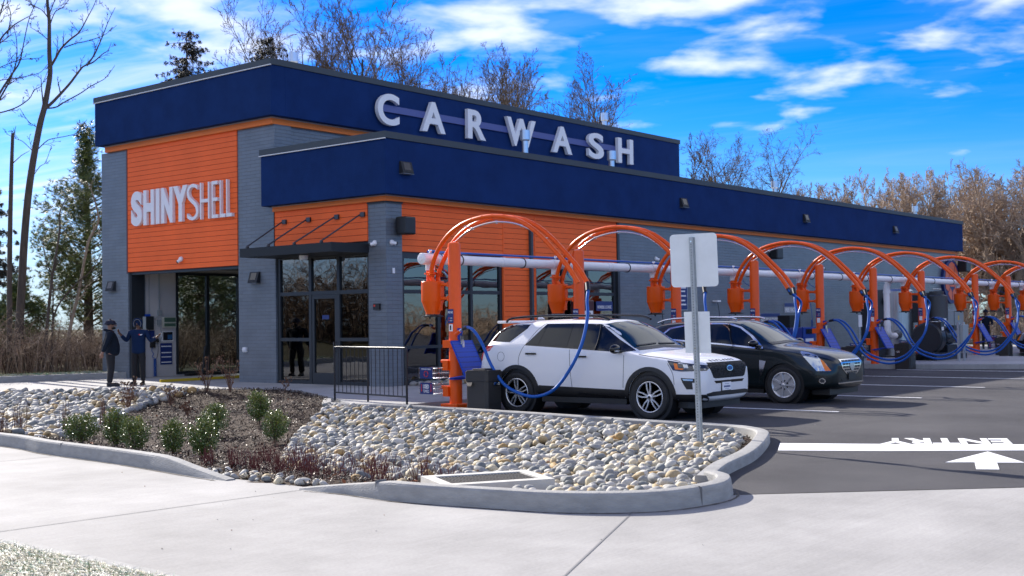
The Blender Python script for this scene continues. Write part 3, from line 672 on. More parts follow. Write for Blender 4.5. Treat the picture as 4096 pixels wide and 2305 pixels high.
    def win2(q):
        y0, y1 = yb+0.05, yb+0.17
        for xa, xb in ((28.062, 28.16), (29.42, 29.5), (30.66, 30.78), (32.18, 32.30)): q.box(xa, y0, 0.11, xb, y1, 3.42)
        q.box(32.30, yb-0.03, 0.11, 32.418, y1, 4.86)
        for za, zb in ((0.11, 0.22), (2.50, 2.60), (3.28, 3.42)):
            for xa, xb in ((28.16, 29.42), (29.5, 30.66), (30.78, 32.18)): q.box(xa, y0+0.004, za, xb, y1-0.004, zb)
    w2 = one('side_window', m_frame, win2, B)
    for xa, xb in ((28.16, 29.42), (29.5, 30.66), (30.78, 32.18)):
        for za, zb in ((0.22, 2.5), (2.6, 3.28)): one('pane', m_glass, lambda q: q.box(xa, yb+0.10, za, xb, yb+0.112, zb), w2)
    one('downpipe', m_cap, lambda q: (q.box(27.74, yb-0.10, 0.2, 27.84, yb-0.012, 4.5), q.box(27.72, yb-0.103, 2.0, 27.86, yb-0.011, 2.05)), B)
    # --- rooms behind the glass
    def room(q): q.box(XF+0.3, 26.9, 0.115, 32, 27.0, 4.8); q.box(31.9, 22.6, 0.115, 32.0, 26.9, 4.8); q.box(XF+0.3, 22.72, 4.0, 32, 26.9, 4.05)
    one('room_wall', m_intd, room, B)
    one('room_floor', m_floor, lambda q: q.box(XF+0.19, 22.4, 0.112, 31.9, 26.9, 0.116), B)
build_items = None
m_drip2 = mat('pale trim', (0.32, 0.26, 0.28), 0.5)
m_steel_d = mat('dark steel', (0.07, 0.07, 0.075), 0.35, metal=0.6)
m_frame2 = mat('canopy metal', (0.020, 0.024, 0.028), 0.55, spec=0.25)
build_building()
# ------------------------------------------------------------------ vacuum stations along the terrace kerb
m_vor = mat('orange powder coat', (0.82, 0.100, 0.004), 0.34, spec=0.35, coat=0.0, var=0.04, vscale=3)
m_hose = mat('blue hose', (0.004, 0.085, 0.38), 0.38, spec=0.35, bump=0.0)
m_blue = mat('blue powder coat', (0.005, 0.042, 0.36), 0.42, spec=0.35)
m_pvc = mat('white pvc', (0.80, 0.79, 0.80), 0.35, var=0.03, vscale=3)
m_chrome = mat('chrome', (0.75, 0.76, 0.78), 0.12, metal=1.0)
m_rub = mat('black rubber', (0.012, 0.012, 0.013), 0.5)
m_wire = mat('basket wire', (0.55, 0.56, 0.58), 0.25, metal=1.0)
m_let = mat('white lettering', (0.80, 0.80, 0.82), 0.5)
STN = [18.0, 22.2, 26.36, 30.52, 34.69, 38.77, 43.06, 48.78, 52.87, 57.0]
POSTY = 16.24
ARCH = [(0.50,2.56),(0.54,2.72),(0.36,3.10),(0.06,3.44),(-0.34,3.66),(-0.76,3.76),(-1.15,3.78),(-1.57,3.72),(-1.95,3.58),(-2.32,3.33),(-2.68,3.00),(-2.97,2.70),(-3.17,2.42)]
def make_station():
    r = thing('vacuum_station', 'x', 'vacuum station', (STN[0], POSTY, 0), 'orange vacuum arches along the terrace kerb')
    o = lambda n, m, f, p=r: one(n, m, f, p, True)
    post = o('post', m_vor, lambda q: q.lathe([(0.128, 0.10), (0.128, 3.28), (0.118, 3.32), (0.07, 3.345), (0.0001, 3.35)], n=24))
    o('base_plate', m_vor, lambda q: (q.box(-0.22, -0.22, 0.005, 0.22, 0.22, 0.12, bv=0.012)), post)
    o('bracket', m_vor, lambda q: q.box(-0.16, -0.05, 1.23, 0.0, 0.20, 1.38), post)
    for z in (0.88, 0.36): o('bracket', m_vor, lambda q: (q.box(-0.15, 0.08, z-0.10, 0.05, 0.22, z+0.10), q.cyl((-0.05, 0.13, z+0.08), (-0.05, 0.33, z+0.08), 0.035, 8)), post)
    for z in (2.50, 2.22): o('bracket', m_vor, lambda q: q.box(-0.06, 0.10, z-0.05, 0.06, 0.16, z+0.05), post)
    h = o('hopper', m_vor, lambda q: (q.lathe([(0.0001, 2.58), (0.225, 2.575), (0.235, 2.56), (0.235, 2.18), (0.228, 2.16), (0.145, 1.93), (0.145, 1.905)], (0, 0.60, 0), 20), q.cyl((0, 0.66, 2.57), (0, 0.66, 2.82), 0.085, 14), q.lathe([(0.125, 2.72), (0.125, 2.75)], (0, 0.66, 0), 14), q.box(-0.03, 0.36, 1.98, 0.03, 0.42, 2.5)))
    o('dump_gate', m_rub, lambda q: (q.lathe([(0.15, 1.905), (0.155, 1.88), (0.22, 1.872), (0.22, 1.855), (0.0001, 1.85)][::-1], (0, 0.60, 0), 20), q.cyl((-0.14, 0.55, 1.85), (-0.2, 0.5, 1.83), 0.02, 6)), h)
    for z in (2.50, 2.22): o('arm', m_vor, lambda q: q.cyl((0, 0.12, z), (0, 0.42, z), 0.034, 10))
    for sx in (-0.15, 0.15):
        def arch(q):
            P = catmull([(sx*(0.45 if i == 0 else (0.75 if i == 1 else 1)), y, z) for i, (y, z) in enumerate(ARCH)], 6)
            q.tube(P, 0.045, 12)
            acc = 0
            for i in range(12, len(P)-2, 4):
                t = (P[i+1]-P[i-1]).normalized(); q.tube([P[i]-t*0.008, P[i]+t*0.008], 0.051, 12)
            P0 = P[6]; t = (P[7]-P[5]).normalized()
            for d in (-0.02, 0.02): q.tube([P0+t*(d-0.008), P0+t*(d+0.008)], 0.085, 12)
        o('arch', m_vor, arch)
    def rail(q):
        P = catmull([(0.06, y*0.97-0.02, z-0.10) for y, z in ARCH[3:10]], 5)
        q.tube(P, 0.018, 8)
        for i in (0, 6, 14, 22, 29): t = (P[min(i+1, len(P)-1)]-P[i-1 if i else 0]).normalized(); q.tube([P[i]-t*0.02, P[i]+t*0.02], 0.03, 8)
    o('air_pipe', m_chrome, rail)
    for i in (4, 9): y, z = ARCH[i]; o('tie_bar', m_chrome, lambda q: q.cyl((-0.15, y, z-0.03), (0.15, y, z-0.03), 0.012, 6))
    # mat board
    def board(q):
        A = Vector((-0.30, -0.17, 1.36)); Bv = Vector((0.30, -0.17, 1.36)); D = Vector((0, -0.37, -0.68)); N = Vector((0, -0.68, 0.37)).normalized()*0.014
        nx, nz = 18, 18
        dd = D.normalized()
        M = Matrix(((1, 0, 0, A.x), (0, dd.y, N.normalized().y, A.y), (0, dd.z, N.normalized().z, A.z), (0, 0, 0, 1)))
        L = D.length
        q.box(0, 0, -0.006, 0.60, L, 0.006, M)
        q.box(-0.012, 0, -0.03, -0.001, L, 0.012, M); q.box(0.601, 0, -0.03, 0.612, L, 0.012, M); q.box(-0.012, L+0.001, -0.03, 0.612, L+0.012, 0.012, M); q.box(-0.012, -0.012, -0.03, 0.612, -0.001, 0.012, M)
    bd = o('mat_board', m_perf, board)
    o('board_bracket', m_blue, lambda q: q.prism([(-0.10, 1.42), (-0.10, 1.62), (-0.24, 1.62), (-0.24, 1.52), (-0.17, 1.36)], -0.06, -0.045, 'x'), bd)
    o('board_bracket', m_blue, lambda q: (q.tube([(-0.2, 0.0, 0.62), (-0.2, -0.52, 0.70)], 0.016, 6), q.tube([(0.2, 0.0, 0.62), (0.2, -0.52, 0.70)], 0.016, 6), q.box(-0.2, -0.02, 0.6, 0.2, -0.135, 0.64)), bd)
    o('clip', m_chrome, lambda q: (q.box(-0.06, -0.245, 1.24, 0.0, -0.205, 1.36), q.box(-0.075, -0.215, 1.30, 0.015, -0.20, 1.48)), bd)
    # nozzle in its holder, and the hose it belongs to
    o('nozzle', [m_vor, m_chrome], lambda q: (q.tube([(-0.16, -0.17, 1.50), (-0.19, -0.30, 1.565)], [0.042, 0.034], 10), setattr(q, 'm', 1), q.tube([(-0.19, -0.30, 1.565), (-0.22, -0.42, 1.615)], 0.030, 10)))
    H = [(-0.22, -0.42, 1.615), (-0.26, -0.55, 1.64), (-0.34, -0.80, 1.56), (-0.42, -1.08, 1.30), (-0.46, -1.32, 0.92), (-0.47, -1.62, 0.58), (-0.47, -1.95, 0.42), (-0.47, -2.36, 0.35), (-0.46, -2.78, 0.47), (-0.44, -3.12, 0.80), (-0.38, -3.38, 1.28), (-0.20, -3.40, 1.78), (-0.06, -3.30, 2.10), (0.06, -3.24, 2.30), (0.15, -3.17, 2.42)]
    o('hose', m_hose, lambda q: q.tube(catmull(H, 8), 0.031, 10))
    o('hose_cuff', m_rub, lambda q: q.tube([(-0.215, -0.40, 1.607), (-0.262, -0.56, 1.64)], 0.038, 10))
    o('hose_cuff', m_rub, lambda q: q.tube([(0.15, -3.16, 2.435), (0.05, -3.245, 2.28)], 0.047, 10))
    # post sign, number plate, towel baskets
    sg = o('sign', m_bluesign, lambda q: q.box(-0.135, -0.075, 1.72, -0.131, 0.075, 2.00))
    def sgl(q):
        ux, uy = (0, -1, 0), (0, 0, 1)
        text_fit(q, 'FREE VACS', (-0.1352, 0.062, 1.915), ux, uy, 0.124, 0.045, 0.002, 0.02, 2)
        text_fit(q, 'ON NOW', (-0.1352, 0.010, 1.81), ux, uy, 0.06, 0.022, 0.002, 0.0, 2); text_fit(q, 'PLAY', (-0.1352, 0.010, 1.76), ux, uy, 0.06, 0.022, 0.002, 0.0, 2)
    o('lettering', m_let, sgl, sg)
    o('button', m_red, lambda q: [q.lathe([(0.014, -0.1365), (0.014, -0.135)], (0, 0.04, z), 10, axis='x') for z in (1.822, 1.772)], sg)
    np_ = o('number_plate', m_let, lambda q: q.box(-0.135, -0.055, 1.56, -0.131, 0.045, 1.70))
    for z, two in ((0.62, False), (0.31, True)):
        def basket(q):
            y0, y1, x0, x1 = 0.28, 0.80, -0.22, 0.14; hb = 0.20
            for zz in (z, z+hb*0.5, z+hb): q.tube([(x0, y0, zz), (x0, y1, zz), (x1, y1, zz), (x1, y0, zz), (x0, y0, zz)], 0.006, 5)
            for i in range(12):
                y = y0+(y1-y0)*i/11
                q.tube([(x0, y, z+hb), (x0, y, z), (x1, y, z), (x1, y, z+hb)], 0.004, 4)
            for i in range(1, 7):
                x = x0+(x1-x0)*i/7; q.tube([(x, y0, z+hb), (x, y0, z), (x, y1, z), (x, y1, z+hb)], 0.004, 4)
        bk = o('towel_basket', m_wire, basket)
        s2 = o('basket_sign', m_bluesign, lambda q: q.box(-0.236, 0.42, z-0.01, -0.230, 0.76, z+0.22), bk)
        def bl(q):
            ux, uy = (0, -1, 0), (0, 0, 1)
            if two:
                text_fit(q, 'USED', (-0.2365, 0.675, z+0.10), ux, uy, 0.16, 0.085, 0.002, 0.03, 2); text_fit(q, 'TOWELS', (-0.2365, 0.675, z+0.02), ux, uy, 0.16, 0.06, 0.002, 0.01, 2)
            else:
                text_fit(q, 'WE RE-USE TOWELS', (-0.2365, 0.72, z+0.165), ux, uy, 0.26, 0.032, 0.002, 0.01, 2)
        o('lettering', m_let, bl, s2)
        def ar(q):
            if two:
                for yc in (0.72, 0.46): q.prism([(yc-0.007, z+0.19), (yc+0.007, z+0.19), (yc+0.007, z+0.07), (yc+0.022, z+0.07), (yc, z+0.03), (yc-0.022, z+0.07), (yc-0.007, z+0.07)], -0.2385, -0.2365, 'x')
            else:
                for a in range(4):
                    an = a*math.pi/2+0.5; P = [(-0.2385, 0.59+0.055*math.cos(an+t*0.3), z+0.085+0.055*math.sin(an+t*0.3)) for t in range(5)]
                    q.tube(P, 0.009, 5)
        o('arrow', m_red, ar, s2)
    return r, H
def perf_mat():
    m = mat('perforated blue', (0.004, 0.050, 0.42), 0.45, spec=0.3)
    nt = m.node_tree; N = nt.nodes; L = nt.links; p = N['Principled BSDF']
    tc = N.new('ShaderNodeTexCoord'); mp = N.new('ShaderNodeMapping'); mp.inputs['Scale'].default_value = (28, 20, 20)
    L.new(tc.outputs['Object'], mp.inputs[0]); v = N.new('ShaderNodeTexVoronoi'); v.inputs['Randomness'].default_value = 0.0; v.inputs['Scale'].default_value = 1.0
    L.new(mp.outputs[0], v.inputs[0]); mr = N.new('ShaderNodeMapRange'); mr.inputs[1].default_value = 0.28; mr.inputs[2].default_value = 0.34
    L.new(v.outputs['Distance'], mr.inputs[0]); mx = N.new('ShaderNodeMix'); mx.data_type = 'RGBA'; mx.inputs[6].default_value = (0.003, 0.012, 0.09, 1); mx.inputs[7].default_value = (0.004, 0.050, 0.42, 1)
    L.new(mr.outputs[0], mx.inputs[0]); L.new(mx.outputs[2], p.inputs['Base Color']); return m
m_perf = perf_mat()
ST0, HPTS = make_station()
SLAB = ['orange vacuum arch nearest the black railing, with hose draped over the white car',
        'orange vacuum arch at the tail of the white car, second from the railing',
        'orange vacuum arch cut by the blank white road sign in front',
        'orange vacuum arch over the black car, twin blue hoses reaching its hood',
        'orange vacuum arch just past the nose of the black car',
        'orange vacuum arch in front of the tall white down pipe',
        'orange vacuum arch whose post stands behind the big black blower',
        'orange vacuum arch standing past the grey electric cabinet at the building end',
        'orange vacuum arch near the right edge, beyond the dark car hood',
        'farthest orange vacuum arch, cut off by the right edge of the photo']
_ch = {}
for q in bpy.data.objects:
    if q.parent: _ch.setdefault(q.parent.name, []).append(q)
H2 = [(x+(0.30 if 0 < i < 13 else 0.05 if i else 0.22), y+(0.10 if 4 < i < 12 else 0), z+(0.10 if 4 < i < 10 else 0)) for i, (x, y, z) in enumerate(HPTS)]
H2[-1] = (-0.15, -3.17, 2.42); H2[-2] = (-0.12, -3.22, 2.32)
hose2 = None
STATIONS = [ST0]
for i, x in enumerate(STN):
    s = ST0 if i == 0 else dup(ST0, None, _ch)
    if i: STATIONS.append(s)
    s.location = (x, POSTY, 0); s['label'] = SLAB[i]
    if i >= 2:
        if hose2 is None: hose2 = one('hose', m_hose, lambda q: q.tube(catmull(H2, 8), 0.031, 10), s, True); cuff2 = one('hose_cuff', m_rub, lambda q: q.tube([(-0.15, -3.16, 2.435), (-0.11, -3.24, 2.28)], 0.047, 10), s, True)
        else: dup(hose2, s, {}); dup(cuff2, s, {})
    if i == 0:
        np0 = [c for c in bpy.data.objects if c.parent == s and c.name.startswith('number_plate')][0]
        one('lettering', m_rub, lambda q: text_fit(q, '1', (-0.1352, 0.018, 1.585), (0, -1, 0), (0, 0, 1), 0.035, 0.09, 0.002, 0.03, 2), np0, True)

# the white suction pipe that joins all stations, with its blue air line
P = thing('suction_pipe', 'long white suction pipe joining the orange vacuum arches', 'pipe', (17.85, 16.90, 3.03))
def pipe(q):
    q.tube([(17.80, 16.90, 3.03), (60, 16.90, 3.03)], 0.102, 20)
    for x in STN: q.tube([(x-0.14, 16.90, 3.03), (x+0.14, 16.90, 3.03)], 0.116, 20); q.cyl((x, 16.90, 3.0), (x, 16.90, 2.80), 0.098, 14)
    for i in range(10): x = 20.3+4.16*i; q.tube([(x-0.06, 16.90, 3.03), (x+0.06, 16.90, 3.03)], 0.108, 20)
    for x in (24.3, 28.4, 32.6): q.tube([(x-0.06, 16.90, 3.03), (x+0.06, 16.90, 3.03)], 0.108, 20)
one('main', m_pvc, pipe, P)
one('end_cap', m_pvc, lambda q: q.lathe([(0.0001, -0.10), (0.05, -0.10), (0.05, -0.085), (0.105, -0.07), (0.118, -0.05), (0.118, 0.06)], (17.80, 16.90, 3.03), 20, axis='x'), P)
def drop(q):
    x = 42.45
    q.tube(catmull([(x-0.35, 16.90, 3.03), (x-0.1, 16.98, 3.03), (x+0.02, 17.2, 2.98), (x+0.04, 17.3, 2.7), (x+0.04, 17.3, 2.2), (x+0.04, 17.3, 1.45), (x+0.10, 17.3, 1.12), (x+0.4, 17.3, 1.0), (x+0.75, 17.3, 1.0)], 6), 0.115, 16)
    for z in (2.6, 1.42): q.tube([(x+0.04, 17.3, z-0.06), (x+0.04, 17.3, z+0.06)], 0.13, 16)
one('down_pipe', m_pvc, drop, P)
def air(q):
    q.tube([(17.95, 16.92, 3.185), (60, 16.92, 3.185)], 0.022, 8)
    for x in STN: q.tube([(x-0.02, 16.92, 3.185), (x+0.16, 16.92, 3.185)], 0.035, 8)
one('air_line', m_hose, air, P)
for x in STN: one('fitting', m_chrome, lambda q: q.ball((x+0.0, 16.90, 3.19), 0.042), P)
for i in range(20): x = 18.9+2.08*i; one('strap', m_rub, lambda q: q.tube([(x-0.008, 16.90, 3.03), (x+0.008, 16.90, 3.03)], 0.119, 20), P)
for x in STN: one('thin_air_hose', m_hose, lambda q: q.tube(catmull([(x+0.1, 16.92, 3.18), (x+0.26, 16.8, 3.1), (x+0.2, 16.7, 2.8), (x+0.12, 16.5, 2.66), (x+0.1, 16.38, 2.62)], 6), 0.009, 6), P)
# ------------------------------------------------------------------ bins, rail, road sign, machines, wall fittings, lettering signs
m_bin = mat('bin plastic', (0.022, 0.021, 0.021), 0.50, bump=0.15, bscale=220, spec=0.5)
def make_bin():
    r = thing('trash_bin', 'x', 'trash bin', (17.44, 15.02, 0), 'black trash bins beside the vacuum arches')
    o = lambda n, m, f, p=r: one(n, m, f, p, True)
    def oct_(hx, hy, c): return [(-hx, -hy+c), (-hx+c, -hy), (hx-c, -hy), (hx, -hy+c), (hx, hy-c), (hx-c, hy), (-hx+c, hy), (-hx, hy-c)]
    def body(q):
        q.prism(oct_(0.235, 0.27, 0.05), 0.004, 0.62)
        for s in (0, 1):
            for z in (0.20, 0.44): q.box(-0.239, -0.18, z, -0.2352, 0.18, z+0.02, bv=0.002); q.box(-0.15, -0.274, z, 0.15, -0.2702, z+0.02, bv=0.002)
            break
    b = o('bin_body', m_bin, body)
    def lid(q):
        q.prism(oct_(0.250, 0.285, 0.05), 0.623, 0.80); q.prism(oct_(0.235, 0.27, 0.05), 0.801, 0.825); q.box(-0.15, -0.16, 0.826, 0.15, 0.16, 0.855, bv=0.015)
        q.box(-0.254, -0.19, 0.665, -0.2502, 0.19, 0.70, bv=0.002)
    o('lid', m_bin, lid)
    o('pocket', m_chrome, lambda q: (q.prism([(0.20, 0.60), (0.05, 0.60), (0.08, 0.53), (0.17, 0.53)], -0.28, -0.252, 'x'), q.box(-0.06, -0.305, 0.55, 0.10, -0.2865, 0.60)))
    return r
bin0 = make_bin(); _ch = {}
for q in bpy.data.objects:
    if q.parent: _ch.setdefault(q.parent.name, []).append(q)
for k, (i, lab) in enumerate(((0, 'black square trash bin by the rear wheel of the white car'), (4, 'black trash bin just behind the nose of the black car'), (5, 'black trash bin under the hoses in front of the tall steel tank'), (7, 'black trash bin in front of the dark car at the right edge'))):
    b = bin0 if k == 0 else dup(bin0, None, _ch)
    if k: b.location = (STN[i]-0.30, POSTY-1.15, 0)
    b['label'] = lab

# railing on the terrace edge
RL = thing('railing', 'black metal railing on the terrace edge above the stone slope', 'railing', (17.6, 18.3, 0.11))
def rl():
    A, Bp = Vector((17.84, 19.62, 0)), Vector((17.38, 17.0, 0)); d = Bp-A; t = d.normalized()
    pt = lambda s, z: (A.x+d.x*s, A.y+d.y*s, z)
    one('rail_frame', m_black, lambda q: (q.tube(catmull([pt(0, 0.08), pt(0, 0.6), pt(0, 1.15), pt(0.012, 1.21), pt(0.05, 1.235), pt(0.5, 1.235), pt(0.95, 1.235), pt(0.988, 1.21), pt(1, 1.15), pt(1, 0.6), pt(1, 0.08)], 6), 0.023, 10), q.tube([pt(0, 0.26), pt(1, 0.26)], 0.018, 8), q.tube([pt(0.48, 0.08), pt(0.48, 1.235)], 0.022, 10)), RL)
    for i in range(1, 17):
        if i in (8,): continue
        s = i/17; one('baluster', m_black, lambda q: q.tube([pt(s, 0.26), pt(s, 1.22)], 0.0085, 6), RL)
rl()

# road sign seen from behind
RS = thing('road_sign', 'blank grey back of a road sign and small plate on a perforated post', 'road sign', (14.62, 8.67, -0.2))
def rs():
    m_back = mat('sign back', (0.80, 0.83, 0.83), 0.45, var=0.04, vscale=4); m_post = mat('galvanized post', (0.42, 0.45, 0.46), 0.5, metal=0.5, var=0.1, vscale=20)
    # the signs face away from the camera (towards +x +y)
    yaw = 0.14; u = Vector((math.sin(yaw), -math.cos(yaw), 0)); n = Vector((math.cos(yaw), math.sin(yaw), 0)); lean = Vector((-0.010, 0.020, 0))
    base = Vector((14.62, 8.67, 0))
    def M(z): 
        o = base+lean*z
        return Matrix(((u.x, n.x, 0, o.x), (u.y, n.y, 0, o.y), (0, 0, 1, z), (0, 0, 0, 1)))
    def post(q):
        H = 2.88; sh = Matrix(((u.x, n.x, lean.x, base.x), (u.y, n.y, lean.y, base.y), (0, 0, 1, 0), (0, 0, 0, 1)))
        q.box(-0.028, -0.018, -0.25, 0.028, -0.014, H, sh); q.box(-0.028, -0.014, -0.25, -0.024, 0.02, H, sh); q.box(0.024, -0.014, -0.25, 0.028, 0.02, H, sh)
        q.box(-0.045, 0.02, -0.25, -0.024, 0.024, H, sh); q.box(0.024, 0.02, -0.25, 0.045, 0.024, H, sh)
    one('post', m_post, post, RS)
    sh = Matrix(((u.x, n.x, lean.x, base.x), (u.y, n.y, lean.y, base.y), (0, 0, 1, 0), (0, 0, 0, 1)))
    one('post_hole', m_black, lambda q: [q.lathe([(0.0065, -0.0195), (0.0065, -0.018)], (0, 0, z*0.0254*1.5), 8, sh, axis='y') for z in range(2, 75)], RS)
    def plate(q, x0, x1, z0, z1, rr):
        P = []
        for cx, cz, a0 in ((x1-rr, z1-rr, 0), (x0+rr, z1-rr, 90), (x0+rr, z0+rr, 180), (x1-rr, z0+rr, 270)):
            for k in range(5): a = rad(a0+k*22.5); P.append((cx+rr*math.cos(a), cz+rr*math.sin(a)))
        q.prism(P, 0.026, 0.029, 'y', sh)
    one('sign_plate', m_back, lambda q: plate(q, -0.335, 0.365, 2.19, 2.93, 0.055), RS)
    one('sign_plate', m_back, lambda q: plate(q, -0.165, 0.215, 1.27, 1.845, 0.006), RS)
    one('bolt', m_chrome, lambda q: [q.lathe([(0.012, -0.022), (0.012, -0.018)], (0, 0, z), 8, sh, axis='y') for z in (2.82, 1.78, 1.34)], RS)
rs()

# drain inlet in the stone basin
DI = thing('drain_inlet', 'square concrete storm drain with dark iron grate in the stones', 'drain', (9.75, 8.3, -0.2))
def di():
    u = Vector((0.86, -0.50, 0)); v = Vector((0.50, 0.86, 0)); o = Vector((9.64, 8.28, 0))
    M = Matrix(((u.x, v.x, 0, o.x), (u.y, v.y, 0, o.y), (0, 0, 1, 0), (0, 0, 0, 1)))
    a, b = 0.60, 0.42
    def frame(q):
        q.box(-a, -b, -0.35, a, -b+0.12, 0.125, M); q.box(-a, b-0.12, -0.35, a, b, 0.125, M); q.box(-a, -b+0.12, -0.35, -a+0.12, b-0.12, 0.125, M); q.box(a-0.12, -b+0.12, -0.35, a, b-0.12, 0.125, M)
    one('frame', mat('cast concrete', (0.52, 0.50, 0.45), 0.8, var=0.08, vscale=5, bump=0.2), frame, DI)
    def gr(q):
        x0, x1, y0, y1 = -a+0.12, a-0.12, -b+0.12, b-0.12
        n = 26
        for i in range(n): x = x0+(x1-x0)*(i+0.25)/n; q.box(x, y0, 0.08, x+(x1-x0)/n*0.5, y1, 0.113, M)
        for i in range(6): y = y0+(y1-y0)*i/5.4; q.box(x0, y, 0.075, x1, y+0.03, 0.109, M)
        q.box(x0, y0, -0.3, x1, y1, -0.28, M)
    one('grate', mat('iron grate', (0.035, 0.032, 0.03), 0.6, metal=0.4), gr, DI)
di()

# --- lettering on the building
def letters():
    sg = thing('carwash_sign', 'raised white CARWASH letters on a pale bar along the roof fascia', 'sign', (32, 26.0, 7.7))
    m_face = mat('letter face', (0.82, 0.82, 0.84), 0.45); m_bar = mat('sign bar', (0.075, 0.10, 0.30), 0.5)
    one('backing_bar', m_bar, lambda q: q.box(25.65, 26.11, 8.15, 39.1, 26.165, 8.36), sg)
    for ch, x0, x1 in (('C', 25.42, 26.34), ('A', 27.34, 28.42), ('R', 29.50, 30.40), ('W', 31.50, 33.08), ('A', 34.06, 35.2), ('S', 36.22, 37.2), ('H', 38.15, 39.18)):
        one('letter', m_face, lambda q: text_fit(q, ch, (x0+0.04, 26.105, 7.72), (1, 0, 0), (0, 0, 1), x1-x0, 0.96, 0.13, 0.026, 6), sg)
        l = [c for c in bpy.data.objects if c.parent == sg][-1]
    sh = thing('shinyshell_sign', 'raised white SHINYSHELL letters on the orange exit panel', 'sign', (21.7, 30.7, 4.85))
    m_w = mat('sign white', (0.80, 0.79, 0.82), 0.35)
    spec = [('S', 33.20, 32.62, .10), ('H', 32.54, 31.98, .10), ('I', 31.88, 31.70, .10), ('N', 31.60, 31.02, .10), ('Y', 30.98, 30.28, .10), ('S', 30.30, 29.75, -.012), ('H', 29.66, 29.22, -.012), ('E', 29.10, 28.82, -.012), ('L', 28.72, 28.48, -.012), ('L', 28.42, 28.17, -.012)]
    ys = [(33.20, 32.60), (32.54, 31.94), (31.87, 31.64), (31.56, 30.96), (30.96, 30.28), (30.32, 29.78), (29.66, 29.14), (29.02, 28.70), (28.61, 28.36), (28.28, 28.03)]
    # widths measured on the panel: SHINY is heavy, SHELL is thin
    xs = [(333, 394), (398, 430), (433, 443), (446, 476), (474, 506)]
    for k, (ch, ya, yb, off) in enumerate(spec):
        heavy = k < 5
        one('letter', m_w, lambda q: text_fit(q, ch, (21.826, ya, 4.86), (0, -1, 0), (0, 0, 1), ya-yb, 1.08, 0.10, 0.055 if heavy else -0.014, 6), sh)
    lo = thing('shield_emblem', 'tall navy shield emblem with orange scale plates at the far wall end', 'emblem', (62.3, 21.95, 2.3))
    def shield(s, n=28):
        pts = []
        for i in range(n):
            a = 2*math.pi*i/n; x = math.cos(a); z = math.sin(a)
            pts.append((62.3+s*1.22*x*(1-0.12*max(0, -z)), 3.42+s*1.12*(z if z > 0 else z*(1.0+0.0*x))))
        return pts
    one('backing', mat('emblem navy', (0.008, 0.016, 0.11), 0.5), lambda q: q.prism(shield(1.0), 21.90, 22.05, 'y'), lo)
    m_sc = mat('emblem orange', (0.60, 0.12, 0.05), 0.5)
    def cell(q, poly): q.prism([(62.3+x, 3.42+z) for x, z in poly], 21.885, 21.899, 'y')
    def scales(q):
        cell(q, [(-0.28, 0.45), (0.28, 0.45), (0.42, 0.9), (0, 1.02), (-0.42, 0.9)]); cell(q, [(-0.30, 0.38), (0.0, 0.1), (0.30, 0.38)]) if False else None
        cell(q, [(-0.33, 0.42), (-0.48, 0.84), (-0.86, 0.5), (-0.95, 0.12), (-0.60, 0.15)]); cell(q, [(0.33, 0.42), (0.60, 0.15), (0.95, 0.12), (0.86, 0.5), (0.48, 0.84)])
        cell(q, [(-0.27, 0.40), (0.27, 0.40), (0.53, 0.12), (0.30, -0.25), (-0.30, -0.25), (-0.53, 0.12)])
        cell(q, [(-0.60, 0.08), (-0.96, 0.05), (-0.92, -0.35), (-0.55, -0.50), (-0.36, -0.28)]); cell(q, [(0.60, 0.08), (0.36, -0.28), (0.55, -0.50), (0.92, -0.35), (0.96, 0.05)])
        cell(q, [(-0.30, -0.32), (-0.05, -0.5), (-0.05, -0.95), (-0.25, -0.9), (-0.60, -0.62), (-0.5, -0.52)]); cell(q, [(0.30, -0.32), (0.5, -0.52), (0.60, -0.62), (0.25, -0.9), (0.05, -0.95), (0.05, -0.5)])
    one('scale', m_sc, scales, lo)
letters()

# --- lamps, cameras, speaker, vents
def wall_lamp(name, x, y, z, facing, lab, s=1.0):
    r = thing(name, lab, 'wall light', (x, y, z), 'black wedge lights on the walls')
    if facing == 'y': M = Matrix(((1, 0, 0, 0), (0, 1, 0, 0), (0, 0, 1, 0), (0, 0, 0, 1)))
    else: M = Matrix(((0, 1, 0, 0), (-1, 0, 0, 0), (0, 0, 1, 0), (0, 0, 0, 1)))     # local -y -> world -x
    M = M @ Matrix.Scale(s*0.86, 4)
    b = one('housing', mat('lamp housing', (0.026, 0.029, 0.034), 0.6, spec=0.2), lambda q: (q.prism([(0, 0.17), (-0.06, 0.17), (-0.16, -0.15), (-0.16, -0.19), (0, -0.19)], -0.23, 0.23, 'x', M)), r, True)
    one('lens', m_lens, lambda q: q.prism([(-0.071, 0.14), (-0.076, 0.14), (-0.148, -0.09), (-0.143, -0.09)], -0.14, 0.14, 'x', M), r, True)
    one('lip', mat('lamp lip', (0.12, 0.14, 0.17), 0.5), lambda q: q.box(-0.23, -0.175, -0.21, 0.23, 0, -0.191, M), r, True)
    return r
for x, lab in ((22.25, 'small wedge light on the fascia nearest the front corner'), (35.84, 'wedge light on the low navy fascia, second from the corner'), (45.24, 'wedge light on the low navy fascia, third from the corner'), (54.49, 'farthest wedge light on the low navy fascia')):
    wall_lamp('wall_light', x, 21.748, 5.72, 'y', lab)
wall_lamp('wall_light', 21.858, 27.27, 3.08, 'x', 'wedge light on the wide grey brick pier left of the glass entrance')
wall_lamp('wall_light', 21.858, 34.46, 3.04, 'x', 'wedge light on the outer brick pier above the two men')
